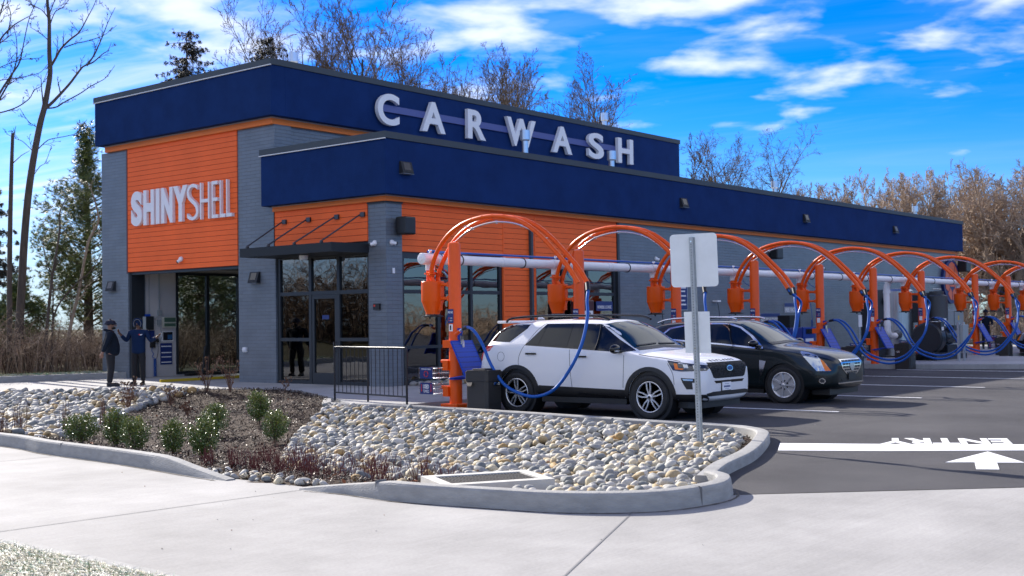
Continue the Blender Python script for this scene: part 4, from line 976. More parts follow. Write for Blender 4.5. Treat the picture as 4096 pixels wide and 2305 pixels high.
def camera_(x, y, z, d, lab):
    r = thing('security_camera', lab, 'security camera', (x, y, z), 'white security cameras')
    d = Vector(d).normalized(); nrm = Vector((0, -1, 0)) if abs(d.y) > abs(d.x) else Vector((-1, 0, 0))
    one('mount', m_white, lambda q: q.ball(tuple(nrm*0.04), (0.075, 0.075, 0.075)), r, True)
    c = nrm*0.10
    one('camera_body', m_white, lambda q: q.tube([tuple(c), tuple(c+d*0.16)], 0.048, 12), r, True)
    one('camera_lens', m_black, lambda q: q.tube([tuple(c+d*0.161), tuple(c+d*0.19)], 0.046, 12), r, True)
camera_(21.855, 22.50, 3.80, (-0.5, 0.9, -0.25), 'white camera on the front of the corner column')
camera_(22.10, 22.055, 3.80, (0.9, -0.5, -0.15), 'white camera on the side of the corner column below the speaker')
camera_(21.80, 30.75, 3.74, (-0.6, 0.8, -0.6), 'white camera at the foot of the orange exit panel')
camera_(34.6, 22.055, 3.76, (0.9, -0.5, -0.2), 'white camera on the side wall behind the blank road sign')
camera_(47.4, 22.055, 3.78, (0.9, -0.5, -0.2), 'small white camera on the side wall above the sixth arch')
one('wall_outlet', m_white, lambda q: (q.ball((21.82, 27.75, 1.03), 0.075), q.box(21.80, 27.68, 0.96, 21.858, 27.82, 1.10)))
tag(bpy.data.objects['wall_outlet'], 'small white outlet cover low on the grey brick pier', 'outlet')
SP = thing('loudspeaker', 'black loudspeaker high on the corner column', 'loudspeaker', (22.3, 21.9, 4.0))
one('cabinet', m_black, lambda q: q.box(22.12, 21.62, 4.0, 22.52, 21.98, 4.46, bv=0.04), SP); one('bracket', m_steel_d, lambda q: q.box(22.28, 21.98, 4.15, 22.36, 22.058, 4.3), SP)
SP2 = thing('loudspeaker', 'black loudspeaker at the far end of the side wall above the emblem', 'loudspeaker', (63.6, 21.9, 4.0))
one('cabinet', m_black, lambda q: q.box(63.2, 21.45, 3.95, 63.9, 21.9, 4.6, bv=0.04), SP2); one('bracket', m_steel_d, lambda q: q.box(63.1, 21.9, 4.15, 63.25, 22.058, 4.3), SP2)
SP3 = thing('loudspeaker', 'dark loudspeaker on the side wall behind the fourth arch', 'loudspeaker', (42.8, 21.9, 4.0))
one('cabinet', m_black, lambda q: q.box(42.58, 21.65, 4.0, 43.1, 21.98, 4.42, bv=0.04), SP3); one('bracket', m_steel_d, lambda q: q.box(42.8, 21.98, 4.1, 42.9, 22.058, 4.3), SP3)
KP = thing('keypad', 'small black keypad with red light on the corner column', 'keypad', (21.8, 22.42, 2.1))
one('case', m_black, lambda q: q.box(21.80, 22.28, 2.08, 21.858, 22.50, 2.24), KP); one('indicator', m_red, lambda q: q.box(21.796, 22.42, 2.16, 21.7995, 22.48, 2.21), KP)
tag(one('wall_plate', m_white, lambda q: q.box(22.07, 22.04, 3.01, 22.15, 22.058, 3.15)), 'narrow white cover plate on the side of the corner column', 'cover plate')
def vent(x, y, z0, zt, s, lab):
    r = thing('roof_vent', lab, 'roof vent', (x, y, z0), 'metal flue pipes on the roof')
    one('flue', m_flue, lambda q: q.cyl((x, y, z0), (x, y, zt-0.25*s), 0.10*s, 14), r)
    one('cowl', m_flue, lambda q: q.lathe([(0.11*s, zt-0.34*s), (0.16*s, zt-0.30*s), (0.16*s, zt), (0.0001, zt+0.01)], (x, y, 0), 14), r)
m_flue = mat('flue metal', (0.62, 0.66, 0.70), 0.28, metal=0.9)
vent(30.03, 24.0, 6.2, 7.80, 1.0, 'tall flue pipe in front of the letter W')
vent(34.86, 24.0, 6.2, 7.62, 1.0, 'flue pipe in front of the last letters of the roof sign')
vent(47.06, 24.0, 6.2, 7.55, 0.95, 'flue pipe on the low roof before the round bare tree')
vent(63.0, 24.0, 6.2, 7.5, 1.0, 'farthest flue pipe at the end of the low roof')
vent(27.6, 32.3, 8.6, 11.15, 1.05, 'tall flue pipe above the front corner of the high roof')
vent(39.5, 27.5, 8.6, 9.95, 0.95, 'small flue pipe at the far end of the high roof')
# ------------------------------------------------------------------ cars: a subdivided body shell, with every panel, pane and lamp laid onto its surface
m_tyre = mat('tyre rubber', (0.012, 0.012, 0.013), 0.62, bump=0.15, bscale=60)
m_rimd = mat('dark alloy', (0.018, 0.018, 0.02), 0.4, metal=0.5)
m_rim = mat('machined alloy', (0.66, 0.66, 0.68), 0.36, metal=0.75)
m_cglass = mat('car glass', (0.006, 0.008, 0.010), 0.03, spec=0.45)
m_wglass = mat('windscreen glass', (0.008, 0.026, 0.034), 0.03, spec=0.40)
m_trim = mat('black trim', (0.014, 0.014, 0.015), 0.45)
m_gloss = mat('gloss black', (0.008, 0.008, 0.009), 0.12)
m_seam = mat('seam', (0.03, 0.03, 0.032), 0.7)
m_lampc = mat('clear lamp', (0.45, 0.48, 0.52), 0.08, metal=0.7, coat=0.8)
m_lampd = mat('smoked lamp', (0.030, 0.033, 0.04), 0.08, coat=0.8)
m_amber = mat('amber lens', (0.85, 0.20, 0.01), 0.2)
m_tail = mat('tail lens', (0.55, 0.012, 0.008), 0.15, coat=0.5)
m_tailw = mat('bright tail lens', (0.95, 0.10, 0.03), 0.15, coat=0.5)
def paint(name, col, flake=0.0):
    m = mat(name, col, 0.35, metal=flake, coat=0.55, spec=0.3); return m
class Body:
    def __init__(s, stations, wheels, wr, name):
        s.wheels = wheels; s.wr = wr; b = MB(); vs = []; n = 14
        for (X, zb, ws, wm, wb, zbl, wr_, zr, zt) in stations:
            h = [(0, zb), (ws-.10, zb), (ws, zb+.10), (wm, (zb+zbl)*0.52), (wb, zbl-.02), (wr_, zr), (wr_*.70, zt-(zt-zr)*0.28), (0, zt)]
            for y, z in h: vs.append((X, -y, z))
            for y, z in h[-2:0:-1]: vs.append((X, y, z))
        fs = []
        for i in range(len(stations)-1):
            for j in range(n):
                a = i*n+j; c = i*n+(j+1) % n; fs.append((a, c, c+n, a+n))
        fs.append(tuple(range(n))[::-1]); fs.append(tuple((len(stations)-1)*n+j for j in range(n)))
        me = bpy.data.meshes.new(name); me.from_pydata(vs, [], [f[::-1] for f in fs]); me.update()
        bm = bmesh.new(); bm.from_mesh(me); bmesh.ops.recalc_face_normals(bm, faces=bm.faces[:])
        cl = bm.edges.layers.float.get('crease_edge') or bm.edges.layers.float.new('crease_edge')
        for e in bm.edges:
            js = {v.index % n for v in e.verts}; st = {v.index//n for v in e.verts}
            if len(st) == 2 and js <= {4} or len(st) == 2 and js <= {10}: e[cl] = 0.55
            if len(st) == 2 and (js <= {5} or js <= {9}): e[cl] = 0.45
            if len(st) == 2 and (js <= {2} or js <= {12}): e[cl] = 0.4
        bm.to_mesh(me); bm.free()
        s.ob = bpy.data.objects.new(name, me); COL.objects.link(s.ob)
        sub = s.ob.modifiers.new('sub', 'SUBSURF'); sub.levels = 3; sub.render_levels = 3
        dg = bpy.context.evaluated_depsgraph_get(); ev = s.ob.evaluated_get(dg); em = ev.to_mesh()
        s.bvh = BVHTree.FromPolygons([v.co[:] for v in em.vertices], [list(p.vertices) for p in em.polygons]); ev.to_mesh_clear()
    def finish(s, m, parent):
        cut = []
        for X in s.wheels:
            for sg in (-1, 1):
                b = MB(); b.cyl((X, sg*0.62, s.wr-0.0), (X, sg*1.3, s.wr), s.wr+0.065, 40)
                c = b.build('cut', [], origin=(0, 0, 0)); cut.append(c)
                md = s.ob.modifiers.new('b', 'BOOLEAN'); md.object = c; md.operation = 'DIFFERENCE'; md.solver = 'EXACT'
        dg = bpy.context.evaluated_depsgraph_get(); ev = s.ob.evaluated_get(dg)
        me = bpy.data.meshes.new_from_object(ev)
        name = s.ob.name; bpy.data.objects.remove(s.ob)
        for c in cut: bpy.data.objects.remove(c)
        me.materials.clear(); me.materials.append(m)
        for p in me.polygons: p.use_smooth = True; p.material_index = 0
        o = bpy.data.objects.new('body', me); COL.objects.link(o); o.parent = parent; WLOC[o.name] = Vector((0, 0, 0))
        md = o.modifiers.new('edge', 'EDGE_SPLIT'); md.split_angle = rad(40)
        return o
    def hit(s, u, v, d):
        if d == 'R': r = s.bvh.ray_cast(Vector((u, -3, v)), Vector((0, 1, 0)))
        elif d == 'L': r = s.bvh.ray_cast(Vector((u, 3, v)), Vector((0, -1, 0)))
        elif d == 'F': r = s.bvh.ray_cast(Vector((4, u, v)), Vector((-1, 0, 0)))
        elif d == 'B': r = s.bvh.ray_cast(Vector((-4, u, v)), Vector((1, 0, 0)))
        else: r = s.bvh.ray_cast(Vector((u, v, 4)), Vector((0, 0, -1)))
        if r[0] is None: return None
        return r[0], r[1]
    def patch(s, q, poly, d, h=0.004, step=0.05, faces=None, depth=0.012):
        """a thin panel that follows the body: outline in side (x,z), front (y,z) or top (x,y) view"""
        if faces is None:
            ring = []; n = len(poly)
            for i in range(n):
                a = Vector(poly[i]); b = Vector(poly[(i+1) % n]); k = max(1, int((b-a).length/step))
                for j in range(k): ring.append(a.lerp(b, j/k))
            pts = ring[:]; xs = [p.x for p in ring]; ys = [p.y for p in ring]; P2 = [tuple(p) for p in ring]
            y = min(ys)+step*.5
            while y < max(ys):
                x = min(xs)+step*.5
                while x < max(xs):
                    if inside(x, y, P2) and seg_d(x, y, P2) > step*0.45: pts.append(Vector((x, y)))
                    x += step
                y += step
            v, e, f, *_ = delaunay_2d_cdt(pts, [], [list(range(len(ring)))], 1, 1e-5)
        else: v, f = poly, faces
        top = []; ok = []
        for p in v:
            r = s.hit(p[0], p[1], d)
            if r is None: ok.append(False); top.append((Vector((0, 0, 0)), Vector((0, 0, 1)))); continue
            ok.append(True); top.append(r)
        N = len(v); F = []
        for t in f:
            if all(ok[i] for i in t):
                P = [top[i][0] for i in t]; nn = (P[1]-P[0]).cross(P[2]-P[0])
                F.append(list(t) if nn.dot(top[t[0]][1]) > 0 else list(t)[::-1])
        ec = {}
        for t in F:
            for i in range(len(t)):
                a, b = t[i], t[(i+1) % len(t)]; ec[(a, b)] = ec.get((a, b), 0)+1
        sk = [(a, b) for (a, b) in ec if (b, a) not in ec]
        o = q.smooth; q.smooth = True
        q.add([p+n*h for p, n in top], F)
        q.smooth = False
        if sk:
            ids = sorted({i for e_ in sk for i in e_}); mp = {i: k for k, i in enumerate(ids)}; K = len(ids)
            vs = [top[i][0]+top[i][1]*h for i in ids]+[top[i][0]-top[i][1]*depth for i in ids]
            q.add(vs, [(mp[b], mp[a], mp[a]+K, mp[b]+K) for a, b in sk])
        q.smooth = o
    def both(s, q, poly, h=0.004, step=0.05):
        s.patch(q, poly, 'R', h, step); s.patch(q, poly, 'L', h, step)
def strip2(pts, w):
    P = [Vector(p) for p in pts]; L_, R_ = [], []
    for i, p in enumerate(P):
        t = (P[min(i+1, len(P)-1)]-P[max(i-1, 0)]).normalized(); n = Vector((-t.y, t.x))*w/2; L_.append(tuple(p+n)); R_.append(tuple(p-n))
    return L_+R_[::-1]
def ring2(cx, cz, r0, r1, a0, a1, n=22):
    A = [rad(a0+(a1-a0)*i/n) for i in range(n+1)]
    return [(cx+r1*math.cos(a), cz+r1*math.sin(a)) for a in A]+[(cx+r0*math.cos(a), cz+r0*math.sin(a)) for a in A[::-1]]
def wheel(car, X, side, R_, W_, y, kind):
    M = Matrix.Translation((X, side*y, R_)) @ (Matrix.Identity(4) if side < 0 else Matrix.Rotation(math.pi, 4, 'Z'))
    rr = R_*0.70
    hub = one('wheel', m_rimd, lambda q: q.lathe([(0.0001, 0.02), (rr*0.25, 0.02), (rr*0.6, 0.05), (rr*0.62, 0.07), (rr*0.98, 0.08), (rr*0.99, 0.2), (0.0001, 0.2)][::-1], (0, 0, 0), 32, M, axis='y'), car, True)
    prof = [(rr, W_), (R_*0.93, W_), (R_*0.985, W_-0.025), (R_, W_-0.06), (R_, 0.05), (R_*0.985, 0.012), (R_*0.93, -0.014), (R_*0.84, -0.02), (rr+0.012, -0.008), (rr, 0.006), (rr, 0.09)]
    one('tyre', m_tyre, lambda q: q.lathe(prof, (0, 0, 0), 44, M, axis='y'), hub, True)
    def rim(q):
        q.m = 0
        q.lathe([(rr-0.002, 0.03), (rr-0.001, -0.004), (rr-0.010, -0.008), (rr-0.022, 0.0), (rr-0.026, 0.03)], (0, 0, 0), 44, M, axis='y')
        q.lathe([(0.0001, -0.012), (rr*0.11, -0.010), (rr*0.20, 0.004), (rr*0.22, 0.03)][::-1], (0, 0, 0), 24, M, axis='y')
        def spoke(a0, r0, a1, r1, w0, w1, y0, y1):
            p = Vector((r0*math.cos(a0), y0, r0*math.sin(a0))); e = Vector((r1*math.cos(a1), y1, r1*math.sin(a1)))
            t = (e-p).normalized(); n = Vector((-t.z, 0, t.x)); dn = Vector((0, 0.022, 0))
            q.add([p-n*w0, p+n*w0, e+n*w1, e-n*w1, p-n*w0*1.25+dn, p+n*w0*1.25+dn, e+n*w1*1.25+dn, e-n*w1*1.25+dn], [(0, 1, 2, 3), (7, 6, 5, 4), (0, 4, 5, 1), (1, 5, 6, 2), (2, 6, 7, 3), (3, 7, 4, 0)], M)
        if kind == 'twin':
            for k in range(5):
                a = math.pi/2+k*2*math.pi/5+0.1
                for sg in (-1, 1):
                    spoke(a+sg*0.16, rr*0.14, a+sg*0.235, rr*0.56, 0.013, 0.011, 0.0, -0.004)
                    spoke(a+sg*0.235, rr*0.54, a+sg*0.14, rr*0.98, 0.011, 0.010, -0.004, -0.002)
        else:
            for k in range(7):
                a = math.pi/2+k*2*math.pi/7+0.2
                spoke(a, rr*0.12, a, rr*0.98, 0.017, 0.025, -0.006, -0.006)
    one('rim', m_rim, rim, hub, True)
    if kind == 'twin': one('hub_cap', m_rimd, lambda q: q.lathe([(0.0001, -0.016), (rr*0.09, -0.014), (rr*0.1, -0.008)][::-1], (0, 0, 0), 16, M, axis='y'), hub, True)
def build_suv():
    c = thing('white_suv', 'white sport utility car with black lower cladding parked under the first arch', 'car', (18.78, 13.02, 0), None, -math.pi/2)
    ST = [(-2.52,.46,.76,.80,.78,.98,.70,1.06,1.08),(-2.46,.40,.86,.90,.87,1.06,.78,1.16,1.18),(-2.34,.36,.93,.965,.92,1.19,.80,1.30,1.33),(-2.04,.34,.955,.99,.955,1.30,.72,1.665,1.71),(-1.45,.32,.965,1.0,.97,1.30,.72,1.69,1.765),(-.70,.30,.965,1.0,.97,1.27,.725,1.70,1.785),(0,.30,.965,1.0,.97,1.24,.72,1.695,1.785),(.42,.30,.965,1.0,.97,1.21,.70,1.665,1.755),(.80,.30,.965,1.0,.97,1.19,.745,1.43,1.515),(1.14,.30,.965,1.0,.97,1.165,.81,1.185,1.235),(1.32,.30,.965,1.0,.97,1.125,.81,1.15,1.185),(1.80,.30,.965,1.0,.955,1.05,.80,1.10,1.13),(2.16,.30,.945,.97,.91,1.0,.74,1.05,1.075),(2.36,.30,.86,.88,.82,.95,.68,1.0,1.025),(2.47,.34,.74,.77,.72,.90,.62,.95,.965),(2.51,.40,.60,.66,.64,.86,.56,.90,.91)]
    wx = (1.485, -1.485); wr = 0.392
    Bd = Body(ST, wx, wr, 'suv_shell'); mp = paint('pearl white paint', (0.74, 0.74, 0.76))
    o = lambda n, m, f, p=c: one(n, m, f, p, True)
    for sd in 'RL':
        o('window_trim', m_gloss, lambda q: Bd.patch(q, [(-1.30, 1.285), (-0.93, 1.685), (-0.30, 1.685), (0.30, 1.67), (0.74, 1.40), (1.13, 1.195), (0.90, 1.165), (-0.16, 1.225)], sd, 0.003))
        o('window_trim', m_gloss, lambda q: Bd.patch(q, [(-2.22, 1.36), (-1.97, 1.675), (-1.33, 1.675), (-1.37, 1.60), (-1.70, 1.345)], sd, 0.003))
    for sd in 'RL':
        o('side_glass', m_cglass, lambda q: Bd.patch(q, [(-1.24, 1.31), (-0.92, 1.665), (-0.905, 1.665), (-0.98, 1.30)], sd, 0.007))
        o('side_glass', m_cglass, lambda q: Bd.patch(q, [(-0.95, 1.30), (-0.88, 1.665), (-0.31, 1.665), (-0.31, 1.265)], sd, 0.007))
        o('side_glass', m_cglass, lambda q: Bd.patch(q, [(-0.16, 1.26), (-0.14, 1.665), (0.27, 1.65), (0.62, 1.42), (0.76, 1.28), (0.76, 1.215)], sd, 0.007))
        o('side_glass', m_cglass, lambda q: Bd.patch(q, [(-2.19, 1.37), (-1.96, 1.66), (-1.36, 1.66), (-1.39, 1.60), (-1.71, 1.36)], sd, 0.007))
    wz = [(-0.80, 1.235), (-0.70, 1.66), (-0.4, 1.70), (0, 1.715), (0.4, 1.70), (0.70, 1.66), (0.80, 1.235), (0.4, 1.262), (0, 1.27), (-0.4, 1.262)]
    o('windscreen', m_wglass, lambda q: Bd.patch(q, wz, 'F', 0.005, 0.06))
    o('wiper', m_trim, lambda q: (Bd.patch(q, strip2([(-0.7, 1.275), (-0.1, 1.305)], 0.016), 'F', 0.02), Bd.patch(q, strip2([(0.0, 1.30), (0.55, 1.29)], 0.016), 'F', 0.02), Bd.patch(q, [(-0.78, 1.20), (-0.78, 1.245), (0, 1.278), (0.78, 1.245), (0.78, 1.20), (0, 1.235)], 'F', 0.006)))
    o('rear_window', m_cglass, lambda q: Bd.patch(q, [(-0.66, 1.36), (-0.58, 1.64), (0.58, 1.64), (0.66, 1.36)], 'B', 0.005))
    # lower cladding and arch flares
    def clad(q):
        for X in wx: Bd.both(q, ring2(X, wr, wr+0.062, wr+0.135, -14, 194), 0.014, 0.04)
        Bd.both(q, [(-0.965, 0.33), (-0.965, 0.545), (0.965, 0.505), (0.965, 0.33)], 0.012, 0.06)
        Bd.both(q, [(2.0, 0.33), (1.99, 0.455), (2.30, 0.455), (2.46, 0.45), (2.46, 0.38), (2.40, 0.33)], 0.010)
        Bd.both(q, [(-2.0, 0.38), (-1.99, 0.46), (-2.48, 0.50), (-2.44, 0.42)], 0.008)
        Bd.patch(q, [(-0.70, 0.42), (-0.72, 0.465), (-0.55, 0.49), (0.55, 0.49), (0.72, 0.465), (0.70, 0.42)], 'F', 0.010)
    o('cladding', m_trim, clad)
    o('cladding_insert', m_gloss, lambda q: Bd.both(q, [(-0.05, 0.415), (-0.05, 0.435), (0.80, 0.40), (0.80, 0.375)], 0.018))
    def skirt(q):
        q.prism([(-0.62, 2.36), (0.62, 2.36), (0.80, 2.15), (0.80, 1.95), (-0.80, 1.95), (-0.80, 2.15)], 0.21, 0.36, 'z', Matrix(((0, 1, 0, 0), (1, 0, 0, 0), (0, 0, 1, 0), (0, 0, 0, 1))))
    o('front_valance', m_trim, skirt); o('under_tray', m_trim, lambda q: q.box(-0.95, -0.90, 0.24, 0.95, 0.90, 0.34)); o('rear_valance', m_trim, lambda q: q.box(-2.35, -0.75, 0.26, -1.95, 0.75, 0.40))
    for X in wx:
        for sg in (-1, 1): o('wheel_liner', m_black, lambda q: q.lathe([(wr+0.062, 0.0), (wr+0.062, 0.32), (0.0001, 0.325)], (0, 0, 0), 32, Matrix.Translation((X, sg*0.95, wr)) @ (Matrix.Rotation(math.pi, 4, 'Z') if sg > 0 else Matrix.Identity(4)), axis='y'))
    def seams(q):
        for sd in 'RL':
            for pl in ([(-0.245, 1.24), (-0.225, 0.9), (-0.19, 0.52)], [(0.955, 1.16), (0.95, 0.85), (0.93, 0.54)], [(-1.30, 1.30), (-1.42, 1.10), (-1.44, 0.93), (-1.38, 0.86)], [(-1.29, 1.30), (-1.12, 1.56), (-0.95, 1.70)], [(1.25, 1.13), (1.45, 1.10), (1.75, 1.065), (2.05, 1.015)], [(1.98, 0.62), (1.95, 0.80), (1.84, 0.98)]):
                o('seam', m_seam, lambda q: Bd.patch(q, strip2([tuple(p)[:2] for p in catmull([(a, b, 0) for a, b in pl], 4)], 0.009), sd, 0.0015, 0.08))
            o('fuel_flap', m_seam, lambda q: Bd.patch(q, ring2(-1.88, 1.07, 0.085, 0.091, 0, 359, 20), sd, 0.0015, 0.05))
    seams(None)
    # the mid-door crease as a raised soft band
    def hdl(q, X, z):
        for sd, sg in (('R', -1), ('L', 1)):
            r = Bd.hit(X, z, sd); y = r[0].y
            q.box(X-0.125, y-0.035*1 if sg < 0 else y+0.015, z-0.016, X+0.125, y-0.015 if sg < 0 else y+0.035, z+0.016, None, 0.007); q.box(X+0.07, y-0.03 if sg < 0 else y-0.005, z-0.012, X+0.11, y+0.005 if sg < 0 else y+0.03, z+0.012)
    for X, z in ((-1.13, 1.13), (0.03, 1.085)): o('door_handle', m_gloss, lambda q: hdl(q, X, z))
    for sg in (-1, 1):
        mr = o('mirror', m_gloss, lambda q: (q.ball((0.84, sg*1.075, 1.225), (0.085, 0.145, 0.085), None, 16, 10), q.tube([(0.92, sg*0.90, 1.18), (0.86, sg*1.0, 1.19)], 0.035, 8)))
        o('mirror_lamp', m_lampc, lambda q: q.box(0.90, sg*1.04, 1.185, 0.925, sg*1.19, 1.205), mr)
        o('roof_rail', m_gloss, lambda q: q.tube(catmull([(-1.95, sg*0.70, 1.725), (-1.78, sg*0.70, 1.80), (-1.0, sg*0.71, 1.835), (0.0, sg*0.71, 1.825), (0.30, sg*0.70, 1.80), (0.46, sg*0.69, 1.745)], 6), 0.022, 8))
    o('spoiler', mp, lambda q: q.prism([(-0.62, 1.70), (-0.62, 1.765), (0.62, 1.765), (0.62, 1.70)], 0, 1, 'y', Matrix(((0, 0.30, 0, -2.24), (1, 0, 0, 0), (0, 0, 1, 0), (0, 0, 0, 1)))) if False else q.box(-2.26, -0.62, 1.700, -1.90, 0.62, 1.752, None, 0.02))
    o('antenna_fin', mp, lambda q: q.prism([(-1.72, 1.77), (-1.56, 1.77), (-1.68, 1.85)], -0.02, 0.02, 'y'))
    o('sunroof', m_gloss, lambda q: Bd.patch(q, [(-0.55, -0.45), (-0.55, 0.45), (0.25, 0.45), (0.25, -0.45)], 'T', 0.004, 0.1))
    # front
    g = o('grille', grille_mat(), lambda q: Bd.patch(q, [(-0.60, 0.985), (0.60, 0.985), (0.66, 0.93), (0.54, 0.735), (0.48, 0.715), (-0.48, 0.715), (-0.54, 0.735), (-0.66, 0.93)], 'F', 0.006, 0.04))
    o('grille_slot', m_gloss, lambda q: Bd.patch(q, [(-0.52, 0.675), (0.52, 0.675), (0.46, 0.63), (-0.46, 0.63)], 'F', 0.006, 0.05), g)
    em = o('emblem', m_chrome, lambda q: Bd.patch(q, [(0.105*math.cos(a*0.3142), 0.875+0.048*math.sin(a*0.3142)) for a in range(20)], 'F', 0.02, 0.05), g)
    o('emblem_oval', mat('emblem blue', (0.01, 0.05, 0.22), 0.3), lambda q: Bd.patch(q, [(0.088*math.cos(a*0.3142), 0.875+0.036*math.sin(a*0.3142)) for a in range(20)], 'F', 0.022, 0.05), g)
    def lettering(q, txt, x0, w, z0, h):
        v, f = text_mesh(txt, 0.01, 0.0, 2); xs = [p[0] for p in v]; ys = [p[1] for p in v]
        V = [(x0+w*(p[0]-min(xs))/(max(xs)-min(xs)), z0+h*(p[1]-min(ys))/(max(ys)-min(ys))) for p in v]
        Bd.patch(q, V, 'F', 0.006, faces=f)
    o('badge_lettering', m_gloss, lambda q: [lettering(q, ch, -0.40+k*0.108, 0.050, 1.006, 0.020) for k, ch in enumerate('EXPLORER')])
    for sd in 'RL':
        hl = o('headlight', m_lampd, lambda q: Bd.patch(q, [(1.83, 1.03), (1.95, 0.865), (2.10, 0.845), (2.30, 0.85), (2.47, 0.855), (2.485, 0.92), (2.44, 0.945), (2.15, 0.985)], sd, 0.007, 0.04))
        o('amber_strip', m_amber, lambda q: Bd.patch(q, [(1.96, 0.985), (2.02, 0.975), (2.05, 0.90), (2.14, 0.893), (2.13, 0.872), (1.99, 0.88)], sd, 0.011, 0.03), hl)
        o('projector', m_lampc, lambda q: (Bd.patch(q, [(2.12, 0.965), (2.20, 0.955), (2.22, 0.90), (2.15, 0.90)], sd, 0.013, 0.03), Bd.patch(q, [(2.28, 0.945), (2.36, 0.93), (2.37, 0.885), (2.30, 0.888)], sd, 0.013, 0.03)), hl)
        fl = o('fog_surround', m_trim, lambda q: Bd.patch(q, [(2.10, 0.735), (2.38, 0.72), (2.39, 0.665), (2.29, 0.655), (2.30, 0.545), (2.20, 0.545), (2.13, 0.66)], sd, 0.007, 0.03))
        o('fog_lamp', m_lampc, lambda q: Bd.patch(q, [(2.13, 0.72), (2.30, 0.71), (2.30, 0.685), (2.15, 0.69)], sd, 0.012, 0.03), fl)
        tl = o('tail_light', m_tail, lambda q: Bd.patch(q, [(-2.49, 0.98), (-2.44, 1.20), (-2.36, 1.27), (-2.10, 1.265), (-2.20, 1.17), (-2.36, 1.15), (-2.42, 0.98)], sd, 0.008, 0.04))
        o('tail_strip', m_tailw, lambda q: Bd.patch(q, [(-2.48, 1.0), (-2.44, 1.19), (-2.39, 1.22), (-2.42, 1.0)], sd, 0.012, 0.03), tl)
    pl = o('licence_plate', m_let, lambda q: q.box(2.515, -0.28, 0.50, 2.53, 0.02, 0.64, None, 0.004))
    o('plate_frame', m_trim, lambda q: q.box(2.49, -0.295, 0.485, 2.514, 0.035, 0.655), pl)
    o('plate_print', mat('plate ink', (0.12, 0.14, 0.25), 0.6), lambda q: (q.box(2.5301, -0.24, 0.55, 2.5315, -0.02, 0.58), q.box(2.5301, -0.2, 0.605, 2.5315, -0.06, 0.612), q.box(2.5301, -0.2, 0.522, 2.5315, -0.06, 0.527)), pl)
    o('intake', m_black, lambda q: q.box(2.35, -0.5, 0.385, 2.452, 0.5, 0.43))
    for X in wx:
        for sd in (-1, 1): wheel(c, X, sd, wr, 0.27, 0.985, 'twin')
    Bd.finish(mp, c)
    return c
def grille_mat():
    m = mat('grille mesh', (0.006, 0.006, 0.007), 0.55, spec=0.12)
    nt = m.node_tree; N = nt.nodes; L = nt.links; p = N['Principled BSDF']
    tc = N.new('ShaderNodeTexCoord'); mp = N.new('ShaderNodeMapping'); mp.inputs['Scale'].default_value = (1, 24, 42); L.new(tc.outputs['Object'], mp.inputs[0])
    v = N.new('ShaderNodeTexVoronoi'); v.feature = 'DISTANCE_TO_EDGE'; v.inputs['Randomness'].default_value = 0.25; v.inputs['Scale'].default_value = 1.0; L.new(mp.outputs[0], v.inputs[0])
    mr = N.new('ShaderNodeMapRange'); mr.inputs[1].default_value = 0.10; mr.inputs[2].default_value = 0.18; L.new(v.outputs['Distance'], mr.inputs[0])
    mx = N.new('ShaderNodeMix'); mx.data_type = 'RGBA'; mx.inputs[6].default_value = (0.022, 0.023, 0.026, 1); mx.inputs[7].default_value = (0.002, 0.002, 0.002, 1); L.new(mr.outputs[0], mx.inputs[0]); L.new(mx.outputs[2], p.inputs['Base Color'])
    bp = N.new('ShaderNodeBump'); bp.invert = True; bp.inputs['Strength'].default_value = 0.8; bp.inputs['Distance'].default_value = 0.02; L.new(mr.outputs[0], bp.inputs['Height']); L.new(bp.outputs[0], p.inputs['Normal'])
    return m
